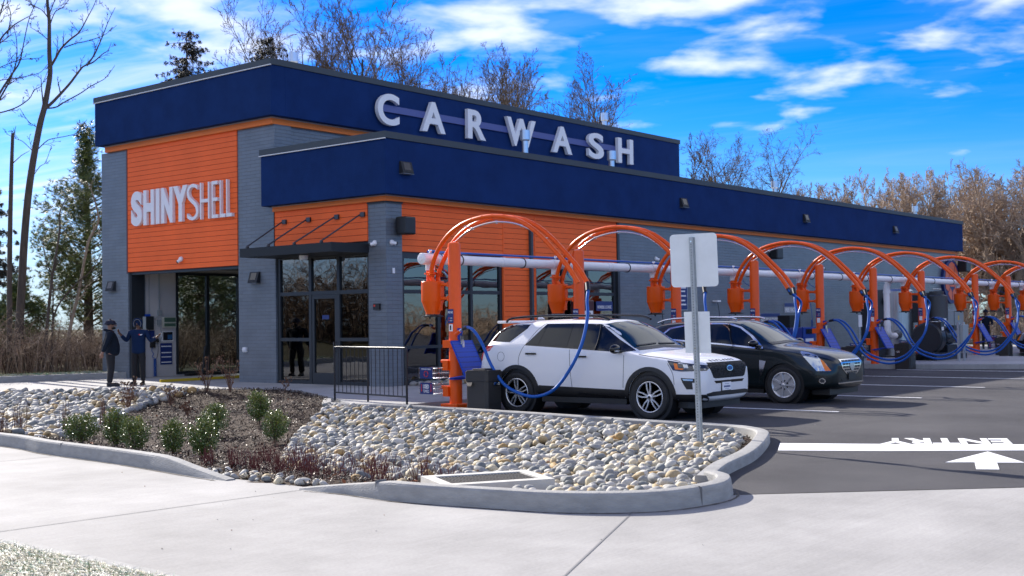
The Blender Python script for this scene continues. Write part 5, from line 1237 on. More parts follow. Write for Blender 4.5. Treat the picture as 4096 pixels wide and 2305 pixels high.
def build_crossover():
    c = thing('dark_crossover', 'dark green-black crossover car with chrome window trim parked beyond the white car', 'car', (23.40, 12.745, 0), None, -math.pi/2)
    ST = [(-2.40,.45,.74,.78,.76,.97,.66,1.07,1.10),(-2.35,.38,.84,.88,.85,1.08,.72,1.18,1.21),(-2.2,.34,.89,.93,.90,1.20,.74,1.30,1.33),(-1.86,.32,.92,.955,.92,1.31,.67,1.58,1.64),(-1.40,.28,.93,.96,.93,1.295,.665,1.63,1.695),(-.70,.24,.93,.96,.93,1.245,.67,1.655,1.72),(0,.24,.93,.96,.93,1.20,.665,1.65,1.72),(.28,.24,.93,.96,.93,1.175,.645,1.615,1.69),(.70,.24,.93,.96,.93,1.14,.70,1.38,1.46),(1.10,.24,.93,.96,.93,1.115,.77,1.155,1.21),(1.30,.24,.93,.96,.93,1.09,.77,1.13,1.175),(1.75,.25,.93,.955,.905,1.03,.73,1.08,1.125),(2.1,.27,.89,.91,.84,.97,.66,1.015,1.06),(2.30,.28,.80,.82,.74,.91,.58,.95,.99),(2.41,.30,.66,.70,.64,.84,.50,.87,.90),(2.45,.36,.50,.56,.52,.78,.42,.81,.83)]
    wx = (1.405, -1.405); wr = 0.375
    Bd = Body(ST, wx, wr, 'crossover_shell'); mp = paint('dark green metallic paint', (0.002, 0.0065, 0.0075), 0.0)
    o = lambda n, m, f, p=c: one(n, m, f, p, True)
    top = [(-1.40, 1.53), (-0.95, 1.605), (-0.3, 1.63), (0.05, 1.625), (0.32, 1.545), (0.62, 1.36), (0.93, 1.12)]
    bot = [(0.93, 1.105), (0.0, 1.195), (-0.7, 1.245), (-1.33, 1.30), (-1.52, 1.41)]
    outl = top+bot
    def frame(q, sd):
        Bd.patch(q, outl, sd, 0.002, 0.06)
        for i in range(len(outl)):
            a = outl[i]; b = outl[(i+1) % len(outl)]; Bd.patch(q, strip2([a, b], 0.028), sd, 0.006, 0.05)
    for sd in 'RL': o('window_trim', m_chrome, lambda q: frame(q, sd))
    for sd in 'RL':
        o('side_glass', m_cglass, lambda q: Bd.patch(q, [(-1.36, 1.515), (-0.94, 1.59), (-0.90, 1.59), (-1.03, 1.285), (-1.31, 1.318), (-1.48, 1.41)], sd, 0.006))
        o('side_glass', m_cglass, lambda q: Bd.patch(q, [(-0.99, 1.285), (-0.86, 1.592), (-0.30, 1.613), (-0.26, 1.23), (-0.7, 1.262)], sd, 0.006))
        o('side_glass', m_cglass, lambda q: Bd.patch(q, [(-0.17, 1.225), (-0.20, 1.612), (0.04, 1.608), (0.30, 1.53), (0.58, 1.36), (0.84, 1.135)], sd, 0.006))
        o('pillar_trim', m_gloss, lambda q: Bd.patch(q, [(-0.26, 1.23), (-0.30, 1.613), (-0.20, 1.612), (-0.17, 1.225)], sd, 0.0055)); o('pillar_trim', m_gloss, lambda q: Bd.patch(q, [(-1.03, 1.285), (-0.90, 1.59), (-0.86, 1.592), (-0.99, 1.285)], sd, 0.0055))
    wz = [(-0.74, 1.225), (-0.645, 1.60), (-0.4, 1.645), (0, 1.66), (0.4, 1.645), (0.645, 1.60), (0.74, 1.225), (0, 1.255)]
    o('windscreen', m_wglass, lambda q: Bd.patch(q, wz, 'F', 0.005, 0.06))
    o('wiper', m_trim, lambda q: Bd.patch(q, [(-0.74, 1.19), (-0.74, 1.232), (0, 1.262), (0.74, 1.232), (0.74, 1.19), (0, 1.225)], 'F', 0.008))
    o('rear_window', m_cglass, lambda q: Bd.patch(q, [(-0.62, 1.37), (-0.56, 1.58), (0.56, 1.58), (0.62, 1.37)], 'B', 0.005))
    o('sunroof', m_gloss, lambda q: Bd.patch(q, [(-0.75, -0.48), (-0.75, 0.48), (0.1, 0.48), (0.1, -0.48)], 'T', 0.004, 0.1))
    for sg in (-1, 1):
        o('roof_rail', m_chrome, lambda q: q.tube(catmull([(-1.75, sg*0.64, 1.655), (-1.45, sg*0.65, 1.73), (-0.7, sg*0.655, 1.765), (0, sg*0.65, 1.755), (0.2, sg*0.64, 1.715)], 6), 0.020, 8))
        mr = o('mirror', m_gloss, lambda q: (q.ball((0.80, sg*1.05, 1.215), (0.10, 0.14, 0.075), None, 16, 10), q.tube([(0.88, sg*0.87, 1.14), (0.83, sg*0.99, 1.17)], 0.035, 8)))
    for X in wx:
        for sg in (-1, 1): o('wheel_liner', m_black, lambda q: q.lathe([(wr+0.062, 0.0), (wr+0.062, 0.32), (0.0001, 0.325)], (0, 0, 0), 32, Matrix.Translation((X, sg*0.91, wr)) @ (Matrix.Rotation(math.pi, 4, 'Z') if sg > 0 else Matrix.Identity(4)), axis='y'))
    o('under_tray', m_black, lambda q: q.box(-0.92, -0.86, 0.19, 0.92, 0.86, 0.28)); o('front_valance', m_black, lambda q: q.box(1.9, -0.68, 0.18, 2.28, 0.68, 0.32))
    def seams(q):
        for sd in 'RL':
            for pl in ([(-0.215, 1.21), (-0.20, 0.8), (-0.17, 0.34)], [(0.88, 1.10), (0.90, 0.7), (0.84, 0.34)], [(-1.02, 1.28), (-1.0, 0.8), (-0.9, 0.55)], [(1.0, 1.08), (1.35, 1.07), (1.68, 1.055)]):
                o('seam', m_black, lambda q: Bd.patch(q, strip2([tuple(p)[:2] for p in catmull([(a, b, 0) for a, b in pl], 4)], 0.008), sd, 0.0015, 0.08))
    seams(None)
    o('sill_trim', m_trim, lambda q: Bd.both(q, [(-0.93, 0.27), (-0.93, 0.38), (0.93, 0.36), (0.93, 0.26)], 0.008, 0.06))
    [o('side_vent', m_chrome, lambda q: Bd.patch(q, [(0.875, 0.875), (1.02, 0.855), (0.93, 0.56), (0.875, 0.555)], sd, 0.008, 0.04)) for sd in 'RL']
    g = o('grille', m_chrome, lambda q: Bd.patch(q, [(-0.50, 0.885), (0.50, 0.885), (0.44, 0.70), (0.25, 0.585), (0, 0.565), (-0.25, 0.585), (-0.44, 0.70)], 'F', 0.008, 0.04))
    def slots(q):
        for r in range(5):
            z = 0.845-r*0.058; w = 0.45-0.02*r-(0.04 if r > 2 else 0)-(0.08 if r > 3 else 0)
            k = 6
            for i in range(k):
                x0 = -w+2*w*i/k; Bd.patch(q, [(x0+0.012, z+0.019), (x0+2*w/k-0.012, z+0.019), (x0+2*w/k-0.012, z-0.017), (x0+0.012, z-0.017)], 'F', 0.011, 0.1)
    o('grille_slot', m_black, slots, g)
    o('emblem', mat('emblem silver', (0.5, 0.5, 0.52), 0.25, metal=0.8), lambda q: Bd.patch(q, [(-0.10, 0.80), (0.10, 0.80), (0.105, 0.73), (0.06, 0.665), (0, 0.64), (-0.06, 0.665), (-0.105, 0.73)], 'F', 0.02, 0.05), g)
    for sd in 'RL':
        hl = o('headlight', m_lampc, lambda q: Bd.patch(q, [(1.72, 1.055), (1.88, 1.03), (2.08, 0.965), (2.26, 0.80), (2.34, 0.665), (2.10, 0.665), (1.97, 0.80), (1.80, 0.98)], sd, 0.007, 0.04))
        o('amber_strip', m_amber, lambda q: Bd.patch(q, [(2.15, 0.90), (2.21, 0.86), (2.345, 0.668), (2.25, 0.668)], sd, 0.011, 0.03), hl)
        fg = o('fog_lamp', m_chrome, lambda q: Bd.patch(q, [(2.20+0.06*math.cos(a*.3927), 0.47+0.055*math.sin(a*.3927)) for a in range(16)], sd, 0.009, 0.03))
        o('fog_lens', m_lampd, lambda q: Bd.patch(q, [(2.20+0.04*math.cos(a*.3927), 0.47+0.037*math.sin(a*.3927)) for a in range(16)], sd, 0.012, 0.03), fg)
        o('tail_light', m_tail, lambda q: Bd.patch(q, [(-2.38, 0.95), (-2.33, 1.20), (-2.22, 1.24), (-2.28, 0.95)], sd, 0.008, 0.04))
    o('plate_bracket', m_trim, lambda q: q.box(2.43, -0.19, 0.47, 2.475, 0.13, 0.60))
    o('lower_grille', m_black, lambda q: Bd.patch(q, [(-0.48, 0.50), (0.48, 0.50), (0.44, 0.43), (-0.44, 0.43)], 'F', 0.006, 0.06))
    o('bumper_strip', m_chrome, lambda q: (Bd.patch(q, [(-0.60, 0.425), (0.60, 0.425), (0.58, 0.40), (-0.58, 0.40)], 'F', 0.010, 0.05)))
    for X in wx:
        for sd in (-1, 1): wheel(c, X, sd, wr, 0.25, 0.945, 'seven')
    Bd.finish(mp, c)
    return c
suv = build_suv()
xov = build_crossover()
car3 = dup(xov); car3.location = (51.4, 12.9, 0); car3.rotation_euler = (0, 0, math.pi/2)
car3['label'] = 'dark car at the right edge, its hood pointing to the building'
# ------------------------------------------------------------------ machinery on the pad, kiosks and signs on the side wall, fittings inside the exit
m_bsteel = mat('brushed steel', (0.42, 0.42, 0.42), 0.30, metal=0.9, var=0.10, vscale=3, stretch=(6, 6, 0.6))
m_dkm = mat('dark machine paint', (0.018, 0.022, 0.028), 0.38, spec=0.5)
m_gcab = mat('grey cabinet', (0.27, 0.30, 0.31), 0.5, var=0.05, vscale=2)
T = thing('dust_tank', 'tall brushed steel tank with dark door beside the white down pipe', 'tank', (46.6, 18.8, .15))
one('shell', m_bsteel, lambda q: q.lathe([(0.70, 0.16), (0.70, 2.70), (0.60, 2.78), (0.0001, 2.82)], (47.0, 18.8, 0), 32), T)
one('door', m_dkm, lambda q: (q.box(45.5, 18.9, .16, 46.28, 19.6, 2.76, bv=.01), q.lathe([(0.16, 18.84), (0.16, 18.895)], (46.1, 0, 2.3), 18, axis='y')), T)
one('inlet', m_dkm, lambda q: q.tube([(43.25, 17.3, 1.0), (45.0, 17.9, 1.0), (46.45, 18.5, 1.0)], [.125, .15, .17], 14), T)
one('drain_pipe', m_pvc, lambda q: q.tube(catmull([(47.4, 18.1, .75), (47.5, 17.5, .72), (47.5, 17.2, .45), (47.5, 17.2, .16)], 5), .07, 10), T)
BL = thing('blower', 'big black turbine blower with motor on a steel base', 'blower', (43.3, 15.8, .15))
def vol(q):
    c = (42.35, 15.75, .92)
    q.lathe([(0.0001, -.22), (.50, -.22), (.56, -.17), (.56, .17), (.50, .22), (0.0001, .22)][::-1], c, 32, None, 'x')
    q.lathe([(.30, .22), (.30, .40), (.18, .46)][::-1], c, 24, None, 'x')
    q.box(42.18, 15.25, .95, 42.52, 15.72, 1.50)
one('volute', m_dkm, vol, BL)
def motor(q):
    q.lathe([(0.0001, -.45), (.25, -.45), (.29, -.40), (.29, .40), (.24, .46), (.10, .50)][::-1], (43.95, 15.75, .95), 24, None, 'x')
    for k in range(14): a = k*6.2832/14; q.box(43.55, -.008, .29, 44.3, .008, .33, Matrix.Translation((0, 15.75, .95)) @ Matrix.Rotation(a, 4, 'X'))
    q.box(43.75, 15.35, 1.18, 44.15, 15.62, 1.36)
one('motor', m_dkm, motor, BL)
one('base_frame', m_dkm, lambda q: (q.box(41.85, 15.3, .152, 44.9, 15.42, .34), q.box(41.85, 16.1, .152, 44.9, 16.22, .34), q.box(41.9, 15.42, .36, 44.8, 16.1, .40), q.box(43.5, 15.5, .40, 44.4, 16.0, .66), q.box(42.1, 15.5, .40, 42.6, 16.0, .50)), BL)
one('outlet_collar', m_pvc, lambda q: q.cyl((42.95, 15.75, 1.25), (42.95, 15.75, 1.52), .12, 16), BL)
one('badge', m_let, lambda q: q.box(42.25, 15.246, 1.2, 42.45, 15.249, 1.32), BL)
FT = thing('filter_tower', 'dark grey filter silencer tower behind the blower', 'filter', (47.7, 17.5, .15))
one('drum', mat('dark grey drum', (0.055, 0.060, 0.066), 0.55, bump=.3, bscale=50), lambda q: q.lathe([(.36, 1.50), (.42, 1.54), (.42, 2.48), (.36, 2.52), (.28, 2.54), (.28, 2.68), (0.0001, 2.70)], (48.0, 17.5, 0), 28), FT)
one('panel', m_dkm, lambda q: (q.box(46.95, 17.6, 1.45, 47.5, 18.1, 2.62), q.box(47.0, 17.3, .152, 48.4, 17.9, 1.45)), FT)
one('outlet_pipe', m_pvc, lambda q: q.cyl((47.75, 17.2, 1.30), (47.75, 17.2, 1.60), .15, 16), FT)
one('lifting_bar', m_steel, lambda q: q.tube([(47.6, 17.5, 2.76), (48.5, 17.5, 2.76)], .025, 6), FT)
EC = thing('electric_cabinet', 'pale grey electric cabinet on steel struts at the pad', 'cabinet', (52.6, 18.4, .15))
one('cabinet', m_gcab, lambda q: (q.box(51.2, 18.4, 1.05, 53.7, 19.0, 1.95, bv=.02), q.box(51.35, 18.375, 1.1, 52.35, 18.398, 1.9), q.box(52.5, 18.375, 1.1, 53.55, 18.398, 1.9)), EC)
one('label', m_white, lambda q: (q.box(51.5, 18.372, 1.7, 51.7, 18.3745, 1.8)), EC); one('warning_label', mat('label yellow', (.7, .45, .02), .5), lambda q: q.box(52.9, 18.372, 1.5, 53.05, 18.3745, 1.7), EC)
one('leg', m_steel, lambda q: q.box(51.3, 18.5, .152, 51.4, 18.6, 1.05), EC); one('leg', m_steel, lambda q: q.box(53.5, 18.5, .152, 53.6, 18.6, 1.05), EC)
SB = thing('switch_stand', 'steel strut stand with grey disconnect switch at the pad corner', 'switch box', (42.1, 14.5, .15))
one('strut', m_steel, lambda q: (q.box(41.75, 14.5, .152, 41.80, 14.55, 1.48), q.box(41.80, 14.48, .152, 41.86, 14.50, 1.48)), SB); one('strut', m_steel, lambda q: q.box(42.30, 14.5, .152, 42.42, 14.55, 1.48), SB)
one('switch_box', m_gcab, lambda q: (q.box(41.82, 14.36, .75, 42.36, 14.478, 1.40, bv=.015), q.box(42.362, 14.38, 1.05, 42.40, 14.42, 1.2)), SB)
TG = thing('pole_sign', 'small white sign on a thin pole between the fifth and sixth arches', 'sign', (40.55, 17.5, .11))
one('pole', m_steel, lambda q: q.cyl((40.55, 17.52, .11), (40.55, 17.52, 1.75), .02, 8), TG); one('plate', m_white, lambda q: q.box(40.42, 17.49, 1.36, 40.70, 17.50, 1.78), TG)
# blue kiosks against the side wall
K1 = thing('vending_kiosk', 'dark blue box kiosk with open black top against the side wall', 'kiosk', (42.5, 21.0, .11))
one('case', mat('kiosk blue', (0.006, 0.016, 0.17), .4), lambda q: q.box(42.0, 20.9, .112, 43.05, 21.5, 1.33, bv=.02), K1); one('hood', m_black, lambda q: q.box(42.2, 21.0, 1.332, 43.1, 21.5, 1.80), K1)
K2 = thing('vending_kiosk', 'blue vending kiosk with screen and white printed panel against the side wall', 'kiosk', (43.7, 21.0, .11))
one('case', mat('kiosk bright blue', (0.010, 0.045, 0.28), .4), lambda q: q.box(43.15, 20.9, .112, 44.2, 21.5, 1.34, bv=.02), K2); one('screen', m_lens, lambda q: q.box(43.35, 20.88, 1.08, 44.0, 20.899, 1.26), K2)
one('lettering', m_let, lambda q: (text_fit(q, 'TAKE A', (43.3, 20.898, .88), (1, 0, 0), (0, 0, 1), .75, .07, .003, .01, 2), text_fit(q, 'FREE TOP', (43.3, 20.898, .74), (1, 0, 0), (0, 0, 1), .75, .10, .003, .02, 2)) if False else (q.box(43.3, 20.893, .78, 44.0, 20.898, .90)), K2)
def wsign(x0, x1, z0, z1, lab, lines, m=None, bar=True):
    r = thing('wall_sign', lab, 'sign', ((x0+x1)/2, 22.05, z0), None)
    pl = one('plate', m or mat('sign grey', (.30, .32, .36), .5), lambda q: q.box(x0, 22.035, z0, x1, 22.058, z1), r)
    if bar: one('header', m_bluesign, lambda q: q.box(x0+.01, 22.030, z0+(z1-z0)*.62, x1-.01, 22.0348, z1-.01), r)
    def lt(q):
        for t, a, b, h in lines: text_fit(q, t, (x0+(x1-x0)*a, 22.0345 if not bar or h < .6 and False else 22.0345, z0+(z1-z0)*b), (1, 0, 0), (0, 0, 1), (x1-x0)*(1-2*a), (z1-z0)*h, .004, .01, 2)
    if lines: one('lettering', m_let, lt, r)
    return r
wsign(41.85, 43.45, 1.52, 1.90, 'wide sign reading FREE SPRAY STATION on the side wall', [('FREE SPRAY STATION', .05, .10, .42)])
wsign(43.85, 45.25, 1.90, 2.30, 'sign reading FREE VACUUMS on the side wall above the kiosks', [('FREE VACUUMS', .06, .12, .40)])
tall = wsign(35.95, 36.5, 2.05, 3.0, 'tall navy sign panel on the side wall just right of the road sign', [], m_bluesign, False)
one('frame', m_steel, lambda q: (q.box(35.92, 22.028, 2.02, 35.949, 22.058, 3.03), q.box(36.501, 22.028, 2.02, 36.53, 22.058, 3.03), q.box(35.95, 22.028, 3.0, 36.5, 22.058, 3.03), q.box(35.95, 22.028, 2.02, 36.5, 22.058, 2.05)), tall)
one('lettering', m_let, lambda q: [q.box(36.02, 22.031, z, 36.42-.06*(k % 2), 22.0345, z+.05) for k, z in enumerate((2.78, 2.66, 2.50, 2.34, 2.2))], tall)
for k, x in enumerate((34.6, 38.4, 45.9)):
    ag = thing('air_gun_hook', ('coiled air hose on its hook right of the third arch', 'coiled air hose on its hook right of the fourth arch', 'coiled air hose on its hook right of the fifth arch')[k], 'air hose', (x, 22.0, 1.2), 'coiled air hoses on the side wall')
    one('hook', m_pvc, lambda q: (q.box(x-.12, 21.85, 2.32, x+.12, 22.058, 2.38),), ag)
    one('coil', m_rub if k < 2 else m_hose, lambda q: q.tube(catmull([(x-.1, 21.86, 2.3), (x-.05, 21.84, 2.0), (x, 21.84, 1.7)]+[(x+.05*math.cos(t*1.3), 21.85+.05*math.sin(t*1.3), 1.6-.012*t) for t in range(60)], 3), .012, 5), ag)
# lounge door sign and air machine in the second side window
ms = thing('door_sign', 'navy sign reading MEMBERS LOUNGE on the side door glass', 'sign', (31.5, 22.1, 2.0))
one('plate', m_bluesign, lambda q: q.box(31.05, 22.05, 2.02, 31.95, 22.06, 2.32), ms); one('lettering', m_let, lambda q: text_fit(q, 'MEMBERS LOUNGE', (31.12, 22.0498, 2.09), (1, 0, 0), (0, 0, 1), .76, .10, .003, .01, 2), ms)
am = thing('air_machine', 'dark red air machine with a white AIR plate behind the second arch', 'air machine', (29.9, 21.7, .11))
one('case', mat('dark red case', (.06, .008, .010), .4), lambda q: (q.box(29.55, 21.55, .112, 30.25, 21.95, 2.35, bv=.04)), am); pl = one('plate', m_white, lambda q: q.box(29.65, 21.535, 1.78, 30.15, 21.549, 2.02), am)
one('lettering', m_black, lambda q: text_fit(q, 'AIR', (29.74, 21.5348, 1.83), (1, 0, 0), (0, 0, 1), .32, .14, .003, .02, 2), pl)
# inside the exit: fittings on the white tunnel wall
Yw = 33.578
def fitting(name, lab, cat, x, z): return thing(name, lab, cat, (x, Yw-.1, z))
f = fitting('payment_box', 'open grey metal box with blue top on the exit wall', 'box', 22.45, 1.6)
one('case', m_dkm, lambda q: (q.box(22.26, Yw-.16, 1.62, 22.68, Yw-.002, 2.05)), f); one('door', m_gcab, lambda q: q.box(22.27, Yw-.32, 1.64, 22.285, Yw-.162, 2.04), f); one('lamp', mat('blue cap', (.01, .07, .45), .4), lambda q: q.box(22.40, Yw-.13, 2.052, 22.58, Yw-.03, 2.12), f)
f = fitting('control_panel', 'green and cream control panel on the exit wall', 'panel', 23.3, 1.68)
one('case', mat('panel cream', (.45, .45, .38), .5), lambda q: q.box(23.08, Yw-.12, 1.68, 23.55, Yw-.002, 2.03), f); one('face', mat('panel green', (.06, .12, .08), .5), lambda q: (q.box(23.10, Yw-.124, 1.86, 23.53, Yw-.1205, 2.0), q.box(23.10, Yw-.124, 1.72, 23.53, Yw-.1205, 1.82)), f)
f = fitting('payment_screen', 'dark payment screen on a white plate on the exit wall', 'screen', 23.3, 1.26)
one('plate', m_white, lambda q: q.box(23.05, Yw-.03, 1.24, 23.50, Yw-.002, 1.56), f); one('screen', m_lens, lambda q: q.box(23.11, Yw-.036, 1.27, 23.47, Yw-.031, 1.54), f); one('screen_image', mat('screen blue', (.02, .10, .25), .4), lambda q: q.box(23.28, Yw-.039, 1.30, 23.45, Yw-.0365, 1.45), f)
f = fitting('price_board', 'tall navy price board with white bands on the exit wall', 'sign', 23.25, .49)
one('plate', m_bluesign, lambda q: q.box(23.02, Yw-.02, .49, 23.46, Yw-.002, 1.18), f); one('band', m_let, lambda q: [q.box(23.05, Yw-.024, z, 23.43, Yw-.0205, z+.03) for z in (1.06, .86, .72, .55)], f)
f = fitting('hose_coil', 'blue coiled hose hanging on the exit wall', 'hose', 22.75, .1)
one('coil', m_hose, lambda q: q.tube(catmull([(22.70, Yw-.06, 1.05), (22.66, Yw-.06, .95), (22.74, Yw-.06, .85), (22.68, Yw-.06, .75)]+[(22.78+.045*math.cos(t*1.4), Yw-.07+.045*math.sin(t*1.4), .68-.0085*t) for t in range(66)], 3), .010, 5), f); one('straight_hose', m_rub, lambda q: q.tube(catmull([(22.90, Yw-.05, 1.25), (22.91, Yw-.05, .95), (22.86, Yw-.05, .72), (22.80, Yw-.05, .66)], 5), .008, 5), f)
f = fitting('tool_holder', 'blue card and black spray gun holder on the exit wall', 'holder', 22.75, 1.05)
one('card', m_bluesign, lambda q: (q.box(22.60, Yw-.02, 1.28, 22.80, Yw-.002, 1.60)), f); one('gun', m_rub, lambda q: (q.box(22.62, Yw-.10, 1.05, 22.78, Yw-.021, 1.27), q.box(22.79, Yw-.09, 1.22, 22.92, Yw-.03, 1.32), q.cyl((22.9, Yw-.06, 1.3), (22.9, Yw-.06, 1.42), .012, 6)), f)
f = fitting('conduit', 'grey electric conduit with junction boxes on the exit wall', 'conduit', 22.97, 1.8)
one('pipe', m_gcab, lambda q: (q.cyl((22.97, Yw-.03, 2.2), (22.97, Yw-.03, 3.45), .018, 6), q.cyl((22.60, Yw-.02, 2.1), (22.60, Yw-.02, 3.45), .008, 5), q.tube(catmull([(22.68, Yw-.04, 2.0), (22.82, Yw-.04, 1.97), (22.95, Yw-.04, 2.1)], 4), .010, 5), q.tube(catmull([(22.96, Yw-.04, 1.8), (23.0, Yw-.04, 1.66), (23.06, Yw-.04, 1.45), (22.99, Yw-.04, 1.2)], 4), .010, 5)), f); one('junction_box', m_gcab, lambda q: (q.box(22.91, Yw-.08, 2.08, 23.05, Yw-.002, 2.24), q.box(22.90, Yw-.07, 1.76, 23.02, Yw-.002, 1.94)), f)
one('wheel_rail', mat('rail yellow', (.60, .42, .02), .5), lambda q: q.box(20.6, 30.02, .115, 26, 30.10, .19)); tag(bpy.data.objects['wheel_rail'], 'yellow guide rail on the floor of the exit', 'rail')
gd = thing('floor_stand', 'black floor stand leaning by the exit window', 'stand', (24.2, 33.0, .11))
one('base', m_rub, lambda q: q.box(23.6, 32.9, .112, 26.5, 33.1, .20), gd); one('post', m_rub, lambda q: (q.tube([(24.25, 33.0, .2), (24.35, 33.0, 1.05)], .05, 8), q.tube(catmull([(24.3, 33.0, .9), (24.05, 33.0, .6), (24.1, 33.0, .22)], 4), .012, 5)), gd)
# a few things in the lit front room
ct = thing('reception_counter', 'pale reception counter seen through the entrance glass', 'counter', (24.0, 24.2, .12)); one('top', m_white, lambda q: q.box(23.9, 22.95, 1.02, 24.6, 24.1, 1.07), ct); one('front', m_int, lambda q: q.box(24.0, 23.0, .118, 24.55, 24.0, 1.02), ct)
mo = thing('monitor', 'white monitor on the reception counter', 'monitor', (24.1, 23.4, 1.07)); one('panel', m_white, lambda q: q.box(24.1, 23.35, 1.2, 24.14, 23.65, 1.75), mo); one('stand', m_white, lambda q: q.box(24.08, 23.45, 1.072, 24.2, 23.55, 1.2), mo)
gb = thing('green_box', 'green bin with white lid behind the entrance glass', 'box', (22.9, 25.4, .12)); one('bin_body', mat('bright green', (.01, .16, .06), .5), lambda q: q.box(22.7, 25.1, 1.36, 23.0, 25.55, 1.80), gb); one('lid', m_white, lambda q: q.box(22.68, 25.08, 1.802, 23.02, 25.57, 1.98), gb); one('stand', m_dkm, lambda q: q.box(22.72, 25.15, .118, 22.98, 25.5, 1.358), gb)
# ------------------------------------------------------------------ stones, mulch, shrubs, trees
m_bark = mat('grey bark', (0.085, 0.068, 0.056), 0.85, var=0.25, vscale=9, bump=0.5, bscale=40, stretch=(1, 1, 0.25), spec=0.2)
m_twig = mat('twig', (0.135, 0.096, 0.068), 0.8, spec=0.2)
m_tan = mat('tan twig', (0.36, 0.27, 0.20), 0.8, spec=0.2)
m_tanbark = mat('tan bark', (0.22, 0.175, 0.135), 0.85, var=0.25, vscale=5, spec=0.2)
m_brush = mat('dry brush', (0.24, 0.165, 0.11), 0.85, spec=0.2)
m_brush2 = mat('dark brush', (0.065, 0.042, 0.030), 0.85, spec=0.2)
m_redtw = mat('red twig', (0.13, 0.030, 0.026), 0.6)
m_rtw2 = mat('brown twig', (0.14, 0.070, 0.045), 0.7)
m_dry = mat('dry leaf', (0.12, 0.055, 0.026), 0.7)
m_dry2 = mat('pale dry leaf', (0.25, 0.15, 0.085), 0.7)
def leaf_mat(name, c, rough, spec=0.5, tr=0.15):
    m = mat(name, c, rough, spec=spec); return m
m_leaf = leaf_mat('evergreen leaf', (0.075, 0.125, 0.020), 0.27, 0.7)
m_leaf2 = leaf_mat('young evergreen leaf', (0.21, 0.23, 0.035), 0.27, 0.7)
m_pine = leaf_mat('pine needle', (0.110, 0.150, 0.040), 0.5)
m_pine2 = leaf_mat('pine needle light', (0.23, 0.25, 0.06), 0.5)
m_spr = leaf_mat('spruce needle', (0.030, 0.034, 0.018), 0.6)
m_spr2 = leaf_mat('spruce needle brown', (0.062, 0.050, 0.030), 0.6)

# --- rounded stones
def stone_mat(name, c, c2):
    m = mat(name, c, 0.72, col2=c2, vscale=9, bump=0.25, bscale=40, spec=0.3, det=8, vlo=0.3, vhi=0.7); return m
STONE = [stone_mat('grey stone', (0.213, 0.215, 0.205), (0.355, 0.347, 0.322)), stone_mat('pale stone', (0.383, 0.367, 0.322), (0.568, 0.537, 0.471)), stone_mat('slate stone', (0.121, 0.133, 0.134), (0.227, 0.238, 0.229)),
         stone_mat('tan stone', (0.341, 0.252, 0.130), (0.483, 0.374, 0.217)), stone_mat('cream stone', (0.454, 0.388, 0.254), (0.611, 0.530, 0.372)), stone_mat('ochre stone', (0.312, 0.197, 0.074), (0.426, 0.286, 0.124))]
SNAME = ['mid grey', 'pale', 'dark slate grey', 'tan', 'cream', 'ochre brown']
SW = [34, 26, 18, 10, 9, 3]
def rock_shape(seed):
    rg = random.Random(seed); bm = bmesh.new(); bmesh.ops.create_icosphere(bm, subdivisions=2, radius=1.0)
    o = Vector((rg.uniform(0, 50), rg.uniform(0, 50), rg.uniform(0, 50))); k = rg.uniform(0.18, 0.34)
    sx, sy, sz = rg.uniform(0.95, 1.35), rg.uniform(0.78, 1.0), rg.uniform(0.58, 0.85)
    pl = [(Vector((rg.gauss(0, 1), rg.gauss(0, 1), rg.gauss(0, 1))).normalized(), rg.uniform(0.62, 0.88)) for _ in range(5)]
    for v in bm.verts:
        p = v.co.copy()
        for n, d in pl:
            t = p.dot(n)
            if t > d: p -= n*(t-d)*0.9
        p *= 1+k*noise.noise(p*0.9+o)
        v.co = Vector((p.x*sx, p.y*sy, p.z*sz))
    vs = [v.co.copy() for v in bm.verts]; bm.verts.index_update(); fs = [[v.index for v in f.verts] for f in bm.faces]; bm.free()
    return vs, fs, (sx/sy, sz)
NSH = 12
SHAPES = [rock_shape(100+i) for i in range(NSH)]
Z1 = [(16.55,18.45),(14.3,16.7),(12.2,14.6),(11.15,13.3),(10.9,11.9),(10.75,10.8),(10.75,10.0),(10.6,9.25),(10.35,8.95),(10.05,7.55),(9.0,7.9),(9.0,6.95),(9.36,6.48),(9.72,6.2),(10.2,6.12),(10.8,6.42),(11.95,7.08),(13.3,7.48),(14.85,8.12),(15.62,8.55),(16.08,9.05),(16.2,9.65),(16.3,11.0),(16.62,13.9),(16.82,16.4)]
Z2 = [(9.4,20.0),(10.5,19.3),(11.9,20.0),(12.7,20.8),(14.3,22.7),(15.6,24.0),(17.2,25.2),(18.8,25.55),(17.3,27.0),(15.3,29.2),(12,32.2),(9.4,32.2)]
Z3 = [(8.66,11.6),(8.95,12.2),(9.05,11.4),(9.0,10.2),(8.9,9.7),(8.68,9.9)]
Z4 = [(22.5,21.15),(22.5,21.95),(27.6,21.95),(27.6,21.4)]
